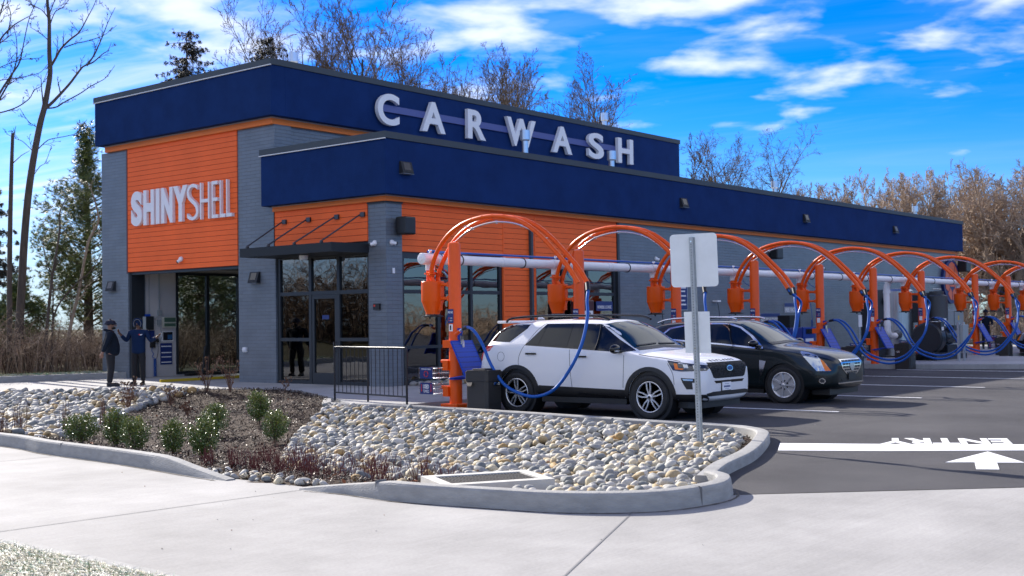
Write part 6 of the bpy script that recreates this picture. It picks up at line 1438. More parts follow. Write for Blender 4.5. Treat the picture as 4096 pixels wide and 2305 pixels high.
def scatter_stones():
    rg = random.Random(11); out = []; cell = {}
    def ok(x, y, r, f):
        for i in range(-2, 3):
            for j in range(-2, 3):
                for (a, b, c) in cell.get((int(x/0.2)+i, int(y/0.2)+j), ()):
                    if (x-a)**2+(y-b)**2 < (f*(r+c))**2: return False
        return True
    def fill(poly, n, rlo, rhi, f, zf, lift=0.0, clear=True):
        if clear: cell.clear()
        xs = [p[0] for p in poly]; ys = [p[1] for p in poly]
        for t in range(n):
            x = rg.uniform(min(xs), max(xs)); y = rg.uniform(min(ys), max(ys))
            if not inside(x, y, poly): continue
            if -0.70 < (x-9.64)*0.86-(y-8.28)*0.5 < 0.66 and -0.62 < (x-9.64)*0.5+(y-8.28)*0.86 < 0.48: continue
            if (y-17.38)-(x-9.13)*1.90 > 1.3: continue            # far outside the view on the left
            r = rlo+(rhi-rlo)*(1-t/n)**0.7*rg.uniform(0.6, 1.0)
            if seg_d(x, y, poly) < r*0.55: continue
            if not ok(x, y, r, f): continue
            cell.setdefault((int(x/0.2), int(y/0.2)), []).append((x, y, r)); out.append((x, y, zf(x, y)+r*0.42+lift, r))
    fill(Z1, 34000, 0.030, 0.100, 0.80, bed_z); fill(Z1, 3500, 0.04, 0.09, 1.0, bed_z, 0.05)
    fill(Z2, 26000, 0.045, 0.135, 0.80, bed_z); fill(Z2, 3000, 0.05, 0.11, 1.0, bed_z, 0.07)
    fill(Z3, 200, 0.03, 0.07, 1.1, bed_z); fill(Z4, 1500, 0.06, 0.12, 0.85, lambda x, y: 0.11)
    for x, y, r in ((12.4, 13.6, .1), (11.8, 12.0, .09), (10.1, 10.6, .12), (9.6, 10.2, .07), (10.9, 20.2, .13), (9.6, 16.9, .06), (9.5, 16.5, .07), (9.3,18.6,.09),(9.3,15.6,.08), (9.9, 9.6, .07), (9.3, 9.2, .08)): out.append((x, y, bed_z(x, y)+r*.4, r))
    return out
def place_stones():
    rg = random.Random(5); st = scatter_stones()
    def where(x, y):
        if x > 20: return 'along the foot of the side windows'
        if inside(x, y, Z2): return 'in the left stone patch near the terrace' if seg_d(x, y, TERR_EDGE, False) < 1.4 else ('on the lower edge of the left stone patch' if x < 12.5 else 'in the middle of the left stone patch')
        if x > 14.2 and y < 11.5: return 'around the foot of the road sign'
        if seg_d(x, y, KERB_IN[17:25], False) < 1.1: return 'just below the kerb beside the cars'
        if seg_d(x, y, KERB_IN[10:18], False) < 0.7: return 'close behind the curved front kerb'
        if math.hypot(x-9.64, y-8.28) < 1.3: return 'next to the drain grate'
        if y > 12.5: return 'at the mulch end of the stone slope'
        if x < 12.2: return 'low on the stone slope behind the drain'
        return 'in the middle of the stone slope'
    rank = sorted(st, key=lambda s: -s[3]/math.hypot(s[0], s[1]))
    big = set(rank[:298])
    meshes = {}; stuff = MB(); stuff.smooth = True
    for s in st:
        x, y, z, r = s; k = rg.randrange(NSH); c = rg.choices(range(6), SW)[0]
        Mx = Matrix.Rotation(rg.uniform(0, 6.28), 4, 'Z') @ Matrix.Rotation(rg.gauss(0, 0.35), 4, 'X') @ Matrix.Rotation(rg.gauss(0, 0.3), 4, 'Y')
        vs, fs, (el, fl) = SHAPES[k]
        if s in big:
            if (k, c) not in meshes:
                me = bpy.data.meshes.new('river_stone'); me.from_pydata(vs, [], fs); me.materials.append(STONE[c]); me.polygons.foreach_set('use_smooth', [True]*len(fs)); meshes[(k, c)] = me
            o = bpy.data.objects.new('river_stone', meshes[(k, c)]); COL.objects.link(o)
            o.matrix_world = Matrix.Translation((x, y, z)) @ Mx @ Matrix.Scale(r, 4)
            sh = 'long' if el > 1.4 else ('flat' if fl < 0.66 else 'rounded'); sz = 'large' if r > 0.105 else ('medium' if r > 0.088 else 'small')
            tag(o, f'{sz} {sh} {SNAME[c]} stone {where(x, y)}', 'stone', 'rounded river stones in the bed')
        else:
            stuff.m = c; stuff.add(vs, fs, Matrix.Translation((x, y, z)) @ Mx @ Matrix.Scale(r, 4))
    tag(stuff.build('river_stones', STONE, origin=(0, 0, 0)), 'countless smaller rounded river stones filling the bed', 'stones', None, 'stuff')
place_stones()

def chips():
    rg = random.Random(21); b = MB(); n = 0
    mats = [mat('chip dark', (0.022, 0.015, 0.011), 0.8), mat('chip brown', (0.085, 0.048, 0.029), 0.75), mat('chip pale', (0.22, 0.145, 0.09), 0.5)]
    for _ in range(60000):
        x = rg.uniform(8.7, 20); y = rg.uniform(8, 29)
        if not inside(x, y, BED) or inside(x, y, Z1) or inside(x, y, Z2): continue
        if (y-17.38)-(x-9.13)*1.90 > 0.6 or seg_d(x, y, BED) < 0.03: continue
        n += 1
        if n > 15000: break
        b.m = rg.choices((0, 1, 2), (52, 37, 11))[0]
        l, w, h = rg.uniform(0.012, 0.045), rg.uniform(0.005, 0.014), 0.004
        M = Matrix.Translation((x, y, bed_z(x, y)+rg.uniform(0.004, 0.035)+0.02)) @ Matrix.Rotation(rg.uniform(0, 6.3), 4, 'Z') @ Matrix.Rotation(rg.gauss(0, .5), 4, 'Y') @ Matrix.Rotation(rg.gauss(0, .4), 4, 'X')
        b.add([(-l, -w, 0), (l, -w*.6, 0), (l*.9, w, 0), (-l, w*.7, 0), (0, 0, h*2)], [(0, 1, 4), (1, 2, 4), (2, 3, 4), (3, 0, 4), (3, 2, 1, 0)], M)
    tag(b.build('mulch_chips', mats, origin=(0, 0, 0)), 'dark bark mulch chips strewn over the planting bed', 'mulch', None, 'stuff')
    b = MB()
    for _ in range(420):
        x = rg.uniform(8.8, 19); y = rg.uniform(8, 27)
        if not inside(x, y, BED) or (y-17.38)-(x-9.13)*1.90 > 0.6: continue
        if rg.random() < (0.75 if not (y < 13 and x < 12.5) else 0.0): continue
        b.m = rg.choice((0, 0, 1)); s = rg.uniform(0.02, 0.05)
        M = Matrix.Translation((x, y, bed_z(x, y)+0.07)) @ Matrix.Rotation(rg.uniform(0, 6.3), 4, 'Z') @ Matrix.Rotation(rg.gauss(0, .5), 4, 'Y')
        b.add([(-s, 0, 0), (0, -s*.55, s*.25), (s, 0, 0), (0, s*.55, s*.3), (0, 0, -s*.1)], [(0, 1, 4), (1, 2, 4), (2, 3, 4), (3, 0, 4)], M)
    tag(b.build('fallen_leaves', [mat('orange leaf', (0.30, 0.10, 0.03), 0.7), m_dry2], origin=(0, 0, 0)), 'scattered rust coloured fallen leaves on the mulch', 'leaves', None, 'stuff')
chips()

# --- evergreen shrubs
def shrub_mesh(seed, w, h, n, name):
    rg = random.Random(seed); lf = MB(); st = MB()
    for i in range(16):
        a = rg.uniform(0, 6.28); r = rg.uniform(0.2, 0.85)*w
        st.tube(catmull([(0.02*math.cos(a), 0.02*math.sin(a), -0.05), (r*.35*math.cos(a), r*.35*math.sin(a), h*.3), (r*.8*math.cos(a), r*.8*math.sin(a), h*rg.uniform(.7, 1.0))], 3), 0.005, 4, False)
    tips = [(rg.uniform(0, 6.28), rg.uniform(0, 1)**0.6, rg.uniform(0.12, 1.0)) for _ in range(260)]
    for a, rr, t in tips:
        prof = (math.sin(min(1, t*1.25)*math.pi*0.62+0.25))*(1.0 if t < .8 else (1.25-t)*2.2)
        R0 = w*rr*max(0.15, prof); c = Vector((R0*math.cos(a), R0*math.sin(a), h*(0.1+0.9*t)))
        d = Vector((math.cos(a)*.6, math.sin(a)*.6, 1.1+rg.uniform(-.2, .5))).normalized()
        for k in range(n):
            p = c+d*rg.uniform(-.075, .075)+Vector((rg.gauss(0, .016), rg.gauss(0, .016), rg.gauss(0, .016)))
            u = (d*rg.uniform(0.2, .9)+Vector((rg.gauss(0, .7), rg.gauss(0, .7), rg.gauss(0, .45)))).normalized(); l = rg.uniform(.020, .034); s = u.orthogonal().normalized(); s = (s*math.cos(rg.uniform(0, 6.3))+u.cross(s)*math.sin(rg.uniform(0, 6.3))).normalized(); nn = u.cross(s)
            lf.m = 1 if (t > .6 and rg.random() < .45) or rg.random() < .12 else 0
            lf.add([p, p+u*l*.5+s*l*.33+nn*l*.06, p+u*l, p+u*l*.5-s*l*.33+nn*l*.06, p+u*l*.5-nn*l*.05], [(0, 4, 1), (1, 4, 2), (2, 4, 3), (3, 4, 0)])
    return lf, st
def shrubs():
    grp = 'clipped evergreen shrubs in the mulch'
    base = []
    for s, (w, h) in enumerate(((0.21, 0.54), (0.30, 0.42), (0.24, 0.50))):
        r = thing('evergreen_shrub', 'x', 'shrub', (0, 0, 0), grp); lf, st = shrub_mesh(40+s, w, h, 15, 'leaves')
        lf.build('foliage', [m_leaf, m_leaf2], r, True); st.build('stem', m_twig, r, True); base.append(r)
    L = [(10.33, 17.2, 1, 1.0, 'widest low evergreen shrub, leftmost of the row behind the front kerb'), (10.45, 16.4, 0, 1.02, 'upright evergreen shrub right behind the second one of the front row'), (10.15, 15.45, 2, 0.92, 'second evergreen shrub of the front row, touching the taller one behind'), (10.6, 15.15, 0, 0.92, 'evergreen shrub standing alone in the middle of the front row'), (10.4, 14.15, 0, 1.04, 'tallest evergreen shrub, rightmost of the row behind the front kerb'), (13.2, 17.6, 2, 0.98, 'evergreen shrub alone in the middle of the mulch slope'), (14.7, 18.3, 0, 1.05, 'upright evergreen shrub highest on the mulch slope'), (13.0, 15.75, 2, 0.95, 'evergreen shrub at the left end of the stone slope')]
    used = set()
    _c = {}
    for q in bpy.data.objects:
        if q.parent: _c.setdefault(q.parent.name, []).append(q)
    for k, (x, y, b, sc, lab) in enumerate(L):
        o = base[b] if b not in used else dup(base[b], None, _c); used.add(b)
        o.location = (x, y, bed_z(x, y)+0.02); o.scale = (sc, sc, sc); o.rotation_euler = (0, 0, k*1.3); o['label'] = lab
shrubs()
def twigs(name, lab, cat, grp, x, y, n, h, spread, m, seed, r=0.0035, fork=0.6, z=None):
    rg = random.Random(seed); b = MB(); z = bed_z(x, y) if z is None else z
    for i in range(n):
        a = rg.uniform(0, 6.28); s = rg.uniform(0.1, 1)*spread; hh = h*rg.uniform(.55, 1.05); px = rg.gauss(0, spread*.28); py = rg.gauss(0, spread*.28)
        P = catmull([(x+px, y+py, z-.03), (x+px+s*.35*math.cos(a), y+py+s*.35*math.sin(a), z+hh*.45), (x+px+s*.75*math.cos(a+.2), y+py+s*.75*math.sin(a+.2), z+hh)], 3)
        b.tube(P, [r*(1.2-.8*j/len(P)) for j in range(len(P))], 3, False)
        if rg.random() < fork:
            p = P[len(P)//2]; a2 = a+rg.uniform(-1.2, 1.2); l = hh*rg.uniform(.25, .5)
            b.tube([p, p+Vector((math.cos(a2)*l*.4, math.sin(a2)*l*.4, l*.8))], [r*.7, r*.35], 3, False)
    return tag(b.build(name, m), lab, cat, grp)
def small_plants():
    G = 'low red stemmed dogwood clumps at the foot of the bed'
    L = [(9.30, 12.55, .22, 'thin red dogwood clump by the tapered end of the left kerb'), (9.28, 12.0, .27, 'dense red dogwood clump at the kerb opening, left one'), (9.22, 11.55, .22, 'sparse red dogwood clump in the middle of the kerb opening'), (9.35, 11.25, .30, 'red dogwood clump behind the lone pale stone at the kerb opening'), (9.25, 10.6, .42, 'tall red dogwood clump at the right side of the kerb opening'), (9.75, 10.75, .36, 'red dogwood clump just behind the kerb opening, among rust leaves'), (11.2, 13.8, .30, 'red dogwood clump at the left tip of the stone slope'), (10.75, 12.6, .34, 'red dogwood clump below the left tip of the stones'), (10.3, 11.9, .36, 'red dogwood clump in mulch left of the stone slope'), (10.35, 10.9, .40, 'bushy red dogwood clump against the lower stones'), (10.45, 10.0, .40, 'red dogwood clump leaning over the lower stones'), (10.3, 9.4, .34, 'red dogwood clump left of the drain grate'), (9.4, 9.6, .36, 'red dogwood clump behind the tapered front kerb'), (11.0, 11.3, .34, 'red dogwood clump standing inside the edge of the stones')]
    for i, (x, y, h, lab) in enumerate(L): twigs('dogwood_clump', lab, 'dogwood', G, x, y, 40, h*1.1, h*.75, m_redtw, 60+i, 0.0032)
    G = 'upright brown twig plants in the left stones'
    for i, (x, y, h, lab) in enumerate(((11.9, 20.3, .62, 'bundle of upright brown twigs in the middle of the left stone patch'), (13.7, 22.0, .55, 'bundle of upright brown twigs at the right edge of the left stone patch'), (10.75, 19.8, .55, 'bundle of brown twigs at the lower left stones'), (10.0, 19.0, .42, 'low brown twigs near the left photo edge behind the kerb'), (10.4, 20.9, .5, 'brown twigs at the left photo edge among stones'))):
        twigs('twig_plant', lab, 'twig plant', G, x, y, 17, h*1.25, .16, m_rtw2, 90+i, 0.0055, 0.5)
    # dried flower-head shrubs
    G = 'dried shrubs with curled brown leaves by the terrace'
    def drysh(x, y, h, n, seed, lab):
        rg = random.Random(seed); r = thing('dried_shrub', lab, 'dried shrub', (x, y, bed_z(x, y)), G); st = MB(); lf = MB()
        for i in range(n):
            a = rg.uniform(0, 6.28); s = rg.uniform(.15, .55)*h; hh = h*rg.uniform(.5, 1.0)
            P = catmull([(0, 0, -.05), (s*.3*math.cos(a), s*.3*math.sin(a), hh*.4), (s*math.cos(a), s*math.sin(a), hh)], 4); st.tube(P, [.008-.004*j/len(P) for j in range(len(P))], 5, False)
            for k in range(rg.randrange(2, 5)):
                p = P[rg.randrange(len(P)//2, len(P))]; a2 = rg.uniform(0, 6.28); l = rg.uniform(.06, .16); e = p+Vector((math.cos(a2)*l*.6, math.sin(a2)*l*.6, l*.7)); st.tube([p, e], [.004, .002], 3, False)
                for j in range(2):
                    lf.m = rg.choice((0, 0, 1)); u = Vector((rg.gauss(0, .5), rg.gauss(0, .5), -.8)).normalized(); w = u.orthogonal().normalized(); nn = u.cross(w); L_ = rg.uniform(.05, .085)
                    lf.add([e, e+u*L_*.5+w*L_*.3+nn*.01, e+u*L_+nn*.012, e+u*L_*.5-w*L_*.3+nn*.01, e+u*L_*.5-nn*.018], [(0, 4, 1), (1, 4, 2), (2, 4, 3), (3, 4, 0)])
        st.build('stem', m_rtw2, r, True); lf.build('foliage', [m_dry, m_dry2], r, True)
    drysh(16.1, 24.75, .78, 15, 1, 'dried brown shrub in front of the man in the blue jacket')
    drysh(17.2, 24.7, .55, 9, 2, 'low dried shrub in front of the payment panels of the exit')
    drysh(18.75, 25.35, .95, 14, 3, 'tall dried shrub in front of the exit window, left of a pair')
    drysh(19.0, 24.75, .9, 12, 4, 'tall dried shrub in front of the grey pier, right of a pair')
    drysh(15.2, 21.2, .35, 8, 5, 'small dried shrub with rust leaves in the middle of the mulch')
    drysh(19.4, 23.15, .32, 4, 6, 'tiny dried plant at the terrace edge before the glass entrance')
    drysh(16.6, 25.4, .6, 6, 7, 'thin dried twigs between the two low dried shrubs')
    tag(one('marker_flag', mat('yellow plastic', (0.75, 0.52, 0.01), 0.4), lambda q: (q.cyl((14.2, 21.5, bed_z(14.2, 21.5)-.05), (14.2, 21.5, bed_z(14.2, 21.5)+.14), .004, 5), q.box(14.19, 21.46, bed_z(14.2, 21.5)+.05, 14.21, 21.54, bed_z(14.2, 21.5)+.15))), 'small yellow marker stake in the dark mulch', 'marker')
small_plants()
def grass_strip():
    rg = random.Random(8); b = MB()
    mats = [mat('straw', (0.55, 0.50, 0.36), 0.7), mat('young grass', (0.10, 0.19, 0.045), 0.5), mat('netting', (0.22, 0.36, 0.25), 0.5), mat('pale straw', (0.68, 0.66, 0.56), 0.6)]
    def z(x): return 0.015+0.10*max(0, (4.98-x))/1.2*0.5
    for _ in range(16000):
        y = rg.uniform(5.5, 10.5); x = 4.93-abs(rg.gauss(0, .55))-0.01
        if x < 3.0: continue
        b.m = rg.choices((0, 3, 1, 2), (40, 34, 18, 8))[0]
        a = rg.gauss(1.2, .5); zz = z(x)+rg.uniform(0, .03)
        if b.m == 1:
            h = rg.uniform(.02, .06); b.add([(x-.0025, y, zz-.02), (x+.0025, y, zz-.02), (x+rg.gauss(0, .02), y+rg.gauss(0, .02), zz+h)], [(0, 1, 2)])
        else:
            l = rg.uniform(.03, .11); w = .0025; dx_, dy_ = math.cos(a)*l, math.sin(a)*l; t = rg.gauss(0, .012)
            b.add([(x-dx_-w, y-dy_, zz-t), (x+dx_-w, y+dy_, zz+t), (x+dx_+w, y+dy_, zz+t+.001), (x-dx_+w, y-dy_, zz-t+.001), (x, y, zz+.006)], [(0, 1, 4), (1, 2, 4), (2, 3, 4), (3, 0, 4)])
    tag(b.build('straw_grass', mats, origin=(0, 0, 0)), 'young grass under pale straw matting at the driveway edge', 'grass', None, 'stuff')
    o = one('verge', mat('straw soil', (0.16, 0.15, 0.10), 0.9, var=.3, vscale=20), lambda q: q.prism([(3.0, -0.2), (4.95, -0.2), (4.95, 0.006), (3.75, 0.055), (3.0, 0.08)], -10, 34, 'y')); struct(o)
    b = MB()
    for _ in range(5200):
        t = rg.random(); x = 9+t*13.0; y = 37.9-(x-9)*0.305+rg.uniform(0.1, 1.4)
        b.m = rg.choices((0, 3, 1, 2), (40, 10, 25, 25))[0]; zz = .25+rg.uniform(0, .05); l = rg.uniform(.03, .12); a = rg.uniform(0, 6.3)
        if b.m == 1: b.add([(x-.004, y, zz-.05), (x+.004, y, zz-.05), (x+rg.gauss(0, .03), y+rg.gauss(0, .03), zz+.1)], [(0, 1, 2)])
        else: b.add([(x-math.cos(a)*l, y-math.sin(a)*l, zz), (x, y, zz+.03), (x+math.cos(a)*l, y+math.sin(a)*l, zz), (x+.006, y+.006, zz+.01)], [(0, 1, 3), (1, 2, 3), (0, 3, 2)])
    tag(b.build('straw_grass', mats, origin=(0, 0, 0)), 'strip of green netting, straw and grass behind the exit kerb', 'grass', None, 'stuff')
    o = one('verge', m_soil, lambda q: q.prism([(4.9, 38.5), (12, 36.75), (18.2, 34.8), (21.9, 33.95), (21.9, 35.2), (64, 35.2), (64, 90), (4.9, 90)], -0.2, 0.24)); struct(o)
grass_strip()

# --- trees
def vj(rg, s): return Vector((rg.gauss(0, s), rg.gauss(0, s), rg.gauss(0, s)))
def grow(b, p, d, L, r, lev, rg, P):
    """a limb with side limbs: P = dict(kids, ratio, up, wig, ang, minr, maxlev)"""
    n = max(3, int(L/P['seg'])); pts = [p]; dd = d.normalized()
    for i in range(n):
        dd = (dd+vj(rg, P['wig'])+Vector((0, 0, P['up']))).normalized(); pts.append(pts[-1]+dd*(L/n))
    rs = [max(P['minr'], r*(1-0.72*i/n)) for i in range(n+1)]
    b.tube(pts, rs, 6 if r > .05 else (4 if r > .018 else 3), False)
    if lev >= P['maxlev']: return
    k = P['kids'][lev]
    for j in range(k):
        t = P['start']+(1-P['start'])*(j+rg.random())/k if lev == 0 else 0.15+0.85*(j+rg.random())/k
        i = min(n-1, int(t*n)); q = pts[i].lerp(pts[i+1], t*n-i) if i < n else pts[-1]
        ax = (pts[min(i+1, n)]-pts[max(i-1, 0)]).normalized(); s = ax.orthogonal().normalized(); a = rg.uniform(0, 6.28) if lev else j*2.4+rg.uniform(-.4, .4)
        s = s*math.cos(a)+ax.cross(s)*math.sin(a); an = P['ang']*rg.uniform(.75, 1.25)
        grow(b, q, ax*math.cos(an)+s*math.sin(an), L*P['ratio']*rg.uniform(.7, 1.15)*(1.1-.45*t), max(P['minr'], rs[i]*.62), lev+1, rg, P)
def bare_tree(seed, H, r, m1, m2, name, lab, x, y, z=0.0, grp=None, leaves=0, stems=1, P=None, cat='tree'):
    rg = random.Random(seed); t = thing(name, lab, cat, (x, y, z), grp)
    Q = dict(kids=(13, 8, 6, 4), ratio=.46, up=.05, wig=.075, ang=.75, minr=.010, maxlev=4, start=.25, seg=.8)
    if P: Q.update(P)
    tr = MB(); br = MB()
    for s in range(stems):
        d = Vector((rg.gauss(0, .06), rg.gauss(0, .06), 1)) if stems == 1 else Vector((math.cos(s*6.28/stems+1)*.22, math.sin(s*6.28/stems+1)*.22, 1))
        n = 9; pts = [Vector((0, 0, -.3))]; dd = d.normalized(); HH = H*(.84 if stems == 1 else .84)
        for i in range(n): dd = (dd+vj(rg, .06)+Vector((0, 0, .05))).normalized(); pts.append(pts[-1]+dd*(HH/n))
        rs = [r*(1-.85*i/n)+.012 for i in range(n+1)]; tr.tube(pts, rs, 9, False)
        k = Q['kids'][0]
        for j in range(k):
            tt = Q['start']+(1-Q['start'])*(j+rg.random())/k; i = min(n-1, int(tt*n)); q = pts[i].lerp(pts[i+1], tt*n-i)
            a = j*2.4+rg.uniform(-.5, .5); an = Q['ang']*rg.uniform(.7, 1.2)*(1.15-.5*tt)
            grow(br, q, Vector((math.cos(a)*math.sin(an), math.sin(a)*math.sin(an), math.cos(an))), HH*Q['ratio']*rg.uniform(.75, 1.15)*(1.12-.55*tt), max(.02, rs[i]*.55), 1, rg, Q)
    tr.build('trunk', m1, t, True); br.build('crown', m2, t, True)
    if leaves:
        lf = MB(); V = br.v; N = len(V)
        for i in range(leaves):
            p = Vector(V[rg.randrange(N)])+vj(rg, .06); u = vj(rg, 1).normalized(); w = u.orthogonal().normalized(); s = rg.uniform(.05, .10)
            lf.m = rg.choice((0, 1)); lf.add([p, p+u*s*.5+w*s*.35, p+u*s, p+u*s*.5-w*s*.35, p+u*s*.5+u.cross(w)*s*.15], [(0, 4, 1), (1, 4, 2), (2, 4, 3), (3, 4, 0)])
        lf.build('dry_foliage', [m_lv1, m_lv2], t, True)
    return t
m_lv1 = mat('oak leaf', (0.16, 0.075, 0.028), 0.7); m_lv2 = mat('pale oak leaf', (0.26, 0.14, 0.06), 0.7)

def traced_tree():
    """the two tall trees at the left edge: main limbs follow the photo in height and lean, twigs grow from them"""
    PT = dict(kids=(5, 4, 3, 2), ratio=.42, up=.06, wig=.10, ang=.7, minr=.0065, maxlev=3, start=.25, seg=.35)
    def limb(q, pts, r0, r1, rg, dy0, dy1, dens, L):
        n0 = len(pts); P3 = catmull([(x-20.0*0, 39.0+dy0+(dy1-dy0)*i/(n0-1), z) for i, (x, z) in enumerate(pts)], 5); n = len(P3)
        q.tube(P3, [r0+(r1-r0)*i/(n-1) for i in range(n)], 8 if r0 > .04 else 5, False)
        for j in range(dens):
            i = int(n*(.12+.86*(j+rg.random())/dens)); i = min(n-2, i); ax = (P3[i+1]-P3[i]).normalized()
            s = Vector((rg.gauss(0, 1), rg.gauss(0, .7), rg.gauss(.3, .6))); s = (s-ax*s.dot(ax)).normalized(); an = rg.uniform(.45, .95)
            grow(q, P3[i], ax*math.cos(an)+s*math.sin(an), L*rg.uniform(.5, 1.1)*(1.1-.6*i/n), max(.007, (r0+(r1-r0)*i/n)*.5), 1, rg, PT)
    rg = random.Random(77)
    t = thing('bare_tree', 'tall leaning bare tree with a forked trunk at the left', 'tree', (21.1, 39, 0), 'bare trees at the left edge'); tr = MB(); br = MB()
    trunk = [(21.10, -.3), (21.13, .9), (21.17, 1.67), (21.26, 3.0), (21.35, 4.52), (21.50, 6.16), (21.70, 7.5), (21.95, 8.75), (22.12, 9.37), (22.24, 9.97), (22.34, 10.63), (22.31, 11.28), (22.31, 11.9), (22.31, 12.44), (22.25, 13.01), (22.24, 14.2), (22.3, 15.4)]
    P3 = catmull([(x, 39.0, z) for x, z in trunk], 4); n = len(P3); tr.tube(P3, [.15-.115*(i/(n-1))**1.1 for i in range(n)], 10, False); tr.build('trunk', m_bark, t)
    for pts, r0, d1, k, L in (([(22.12, 9.3), (22.47, 9.62), (22.79, 9.95), (23.19, 10.39), (23.59, 10.9), (23.8, 11.11), (24.21, 11.33), (24.63, 11.7), (24.89, 11.89), (25.06, 12.22)], .062, .5, 6, .8), ([(23.75, 11.08), (24.0, 11.5), (24.15, 11.9), (24.26, 12.24), (24.43, 12.76), (24.66, 13.29)], .035, -.4, 6, .7), ([(22.2, 9.35), (22.5, 9.42), (22.79, 9.64), (23.27, 9.96), (23.67, 10.28), (24.0, 10.5), (24.17, 10.66), (24.44, 11.1)], .03, -.7, 7, .6), ([(22.36, 10.84), (22.58, 11.14), (22.88, 11.59), (23.28, 11.99), (23.64, 12.28), (23.89, 12.58), (24.14, 12.97), (24.48, 13.52), (24.7, 14.0)], .05, .8, 9, .9), ([(22.88, 11.59), (23.25, 11.78), (23.6, 11.9), (24.0, 12.08), (24.26, 12.24), (24.64, 12.61)], .022, -.5, 5, .5), ([(22.07, 9.51), (22.13, 10.06), (22.22, 10.58)], .03, .4, 2, .4), ([(22.29, 12.51), (22.02, 12.68), (21.75, 12.74), (21.34, 12.76)], .022, -.4, 5, .6), ([(22.31, 11.72), (22.1, 12.01), (21.87, 12.22)], .018, .5, 3, .5), ([(22.31, 12.2), (22.6, 12.8), (23.0, 13.1), (23.4, 13.6)], .022, .4, 7, .7), ([(21.89, 7.91), (22.1, 8.15), (22.27, 8.27), (22.86, 8.44), (23.18, 8.59), (23.5, 9.07)], .020, -.4, 4, .5), ([(21.80, 7.7), (21.4, 8.1), (21.2, 8.2), (20.9, 8.35)], .014, .3, 4, .5), ([(21.95, 8.6), (21.5, 8.75), (21.2, 8.95)], .014, -.3, 3, .5), ([(21.6, 6.8), (22.0, 7.3), (22.3, 7.5), (22.6, 8.1)], .016, .4, 3, .5), ([(22.3, 12.6), (22.5, 13.3), (22.9, 14.2)], .02, -.3, 4, .8)): limb(br, pts, r0, .008, rg, 0, d1, k, L)
    br.build('crown', m_bark, t)
    t = thing('bare_tree', 'bare tree cut by the left photo edge, branches reaching right', 'tree', (20.1, 39.6, 0), 'bare trees at the left edge'); tr = MB(); br = MB()
    P3 = catmull([(20.05, 39.3, -.3), (20.1, 39.3, 3), (20.18, 39.2, 6), (20.22, 39.1, 9), (20.3, 39, 12), (20.25, 39, 14.5)], 4); n = len(P3); tr.tube(P3, [.16-.12*i/(n-1) for i in range(n)], 10, False); tr.build('trunk', m_bark, t)
    for pts, r0, d1, k, L in (([(20.2, 10.5), (20.3, 10.82), (20.52, 11.31), (20.78, 11.7), (21.19, 12.13), (21.64, 12.46), (22.0, 12.7)], .05, .5, 8, .8), ([(20.2, 9.1), (20.52, 9.73), (20.81, 10.26), (21.07, 10.73), (21.15, 11.23), (21.34, 12.26), (21.64, 13.04)], .045, -.5, 10, .7), ([(20.2, 8.9), (20.52, 9.4), (20.99, 10.18), (21.29, 10.9), (21.37, 11.63), (21.34, 12.16)], .04, .6, 9, .7), ([(20.2, 8.95), (20.52, 8.99), (21.07, 9.24), (21.48, 9.58), (21.63, 9.88), (21.86, 10.06), (22.08, 10.6)], .028, -.3, 8, .6), ([(20.2, 10.2), (20.52, 10.5), (20.74, 10.64), (21.37, 10.95), (22.02, 11.12), (22.25, 11.2)], .02, .4, 7, .5), ([(20.2, 9.9), (20.52, 10.08), (21.07, 10.23), (21.75, 10.47), (22.01, 10.8)], .018, -.4, 7, .5), ([(20.3, 11.7), (20.52, 12.22), (20.75, 12.9), (20.9, 13.6)], .035, .2, 6, .8), ([(20.78, 11.7), (20.96, 12.37), (20.89, 12.89), (21.0, 13.5)], .02, .3, 5, .6), ([(20.25, 8.3), (20.62, 8.97)], .02, .2, 2, .4)): limb(br, pts, r0, .008, rg, 0, d1, k, L)
    br.build('crown', m_bark, t)
    tag(one('snag', m_bark, lambda q: (q.tube(catmull([(20.5, 38.4, -.3), (20.52, 38.4, 4), (20.58, 38.4, 6.6), (20.64, 38.4, 8.25)], 4), [.1-.004*i for i in range(13)], 8), q.tube([(20.6, 38.4, 7.2), (21.0, 38.5, 7.55), (21.35, 38.6, 7.75)], [.02, .014, .007], 5), q.tube([(20.63, 38.4, 8.0), (20.75, 38.4, 8.5)], [.02, .008], 5))), 'broken dead trunk at the left photo edge', 'dead tree')
    S = [([(21.45, .1), (21.69, 2.89), (21.79, 3.81), (21.96, 5.04), (21.9, 5.59), (22.14, 6.17)], .06, 'slim bare sapling right of the tall leaning tree'), ([(22.30, .1), (22.42, 1.65), (22.7, 2.89), (23.05, 4.66), (23.4, 5.43), (23.13, 6.36), (22.85, 6.72)], .075, 'pale bare sapling crossing in front of the pine'), ([(21.8, .1), (21.82, 2.15), (22.56, 3.2), (23.11, 3.71), (23.68, 4.75)], .04, 'thin bent sapling leaning right towards the grey pier'), ([(21.74, .2), (21.76, 3.13), (21.43, 3.98), (21.24, 4.83)], .03, 'thin sapling leaning left beside the tall tree')]
    for i, (pts, r0, lab) in enumerate(S):
        q = MB(); limb(q, [(x, z) for x, z in pts], r0, .01, rg, -1.0, -1.4, 8, .8); q2 = q.build('sapling', m_tanbark if i == 1 else m_bark); tag(q2, lab, 'sapling', 'slim saplings at the left')
traced_tree()

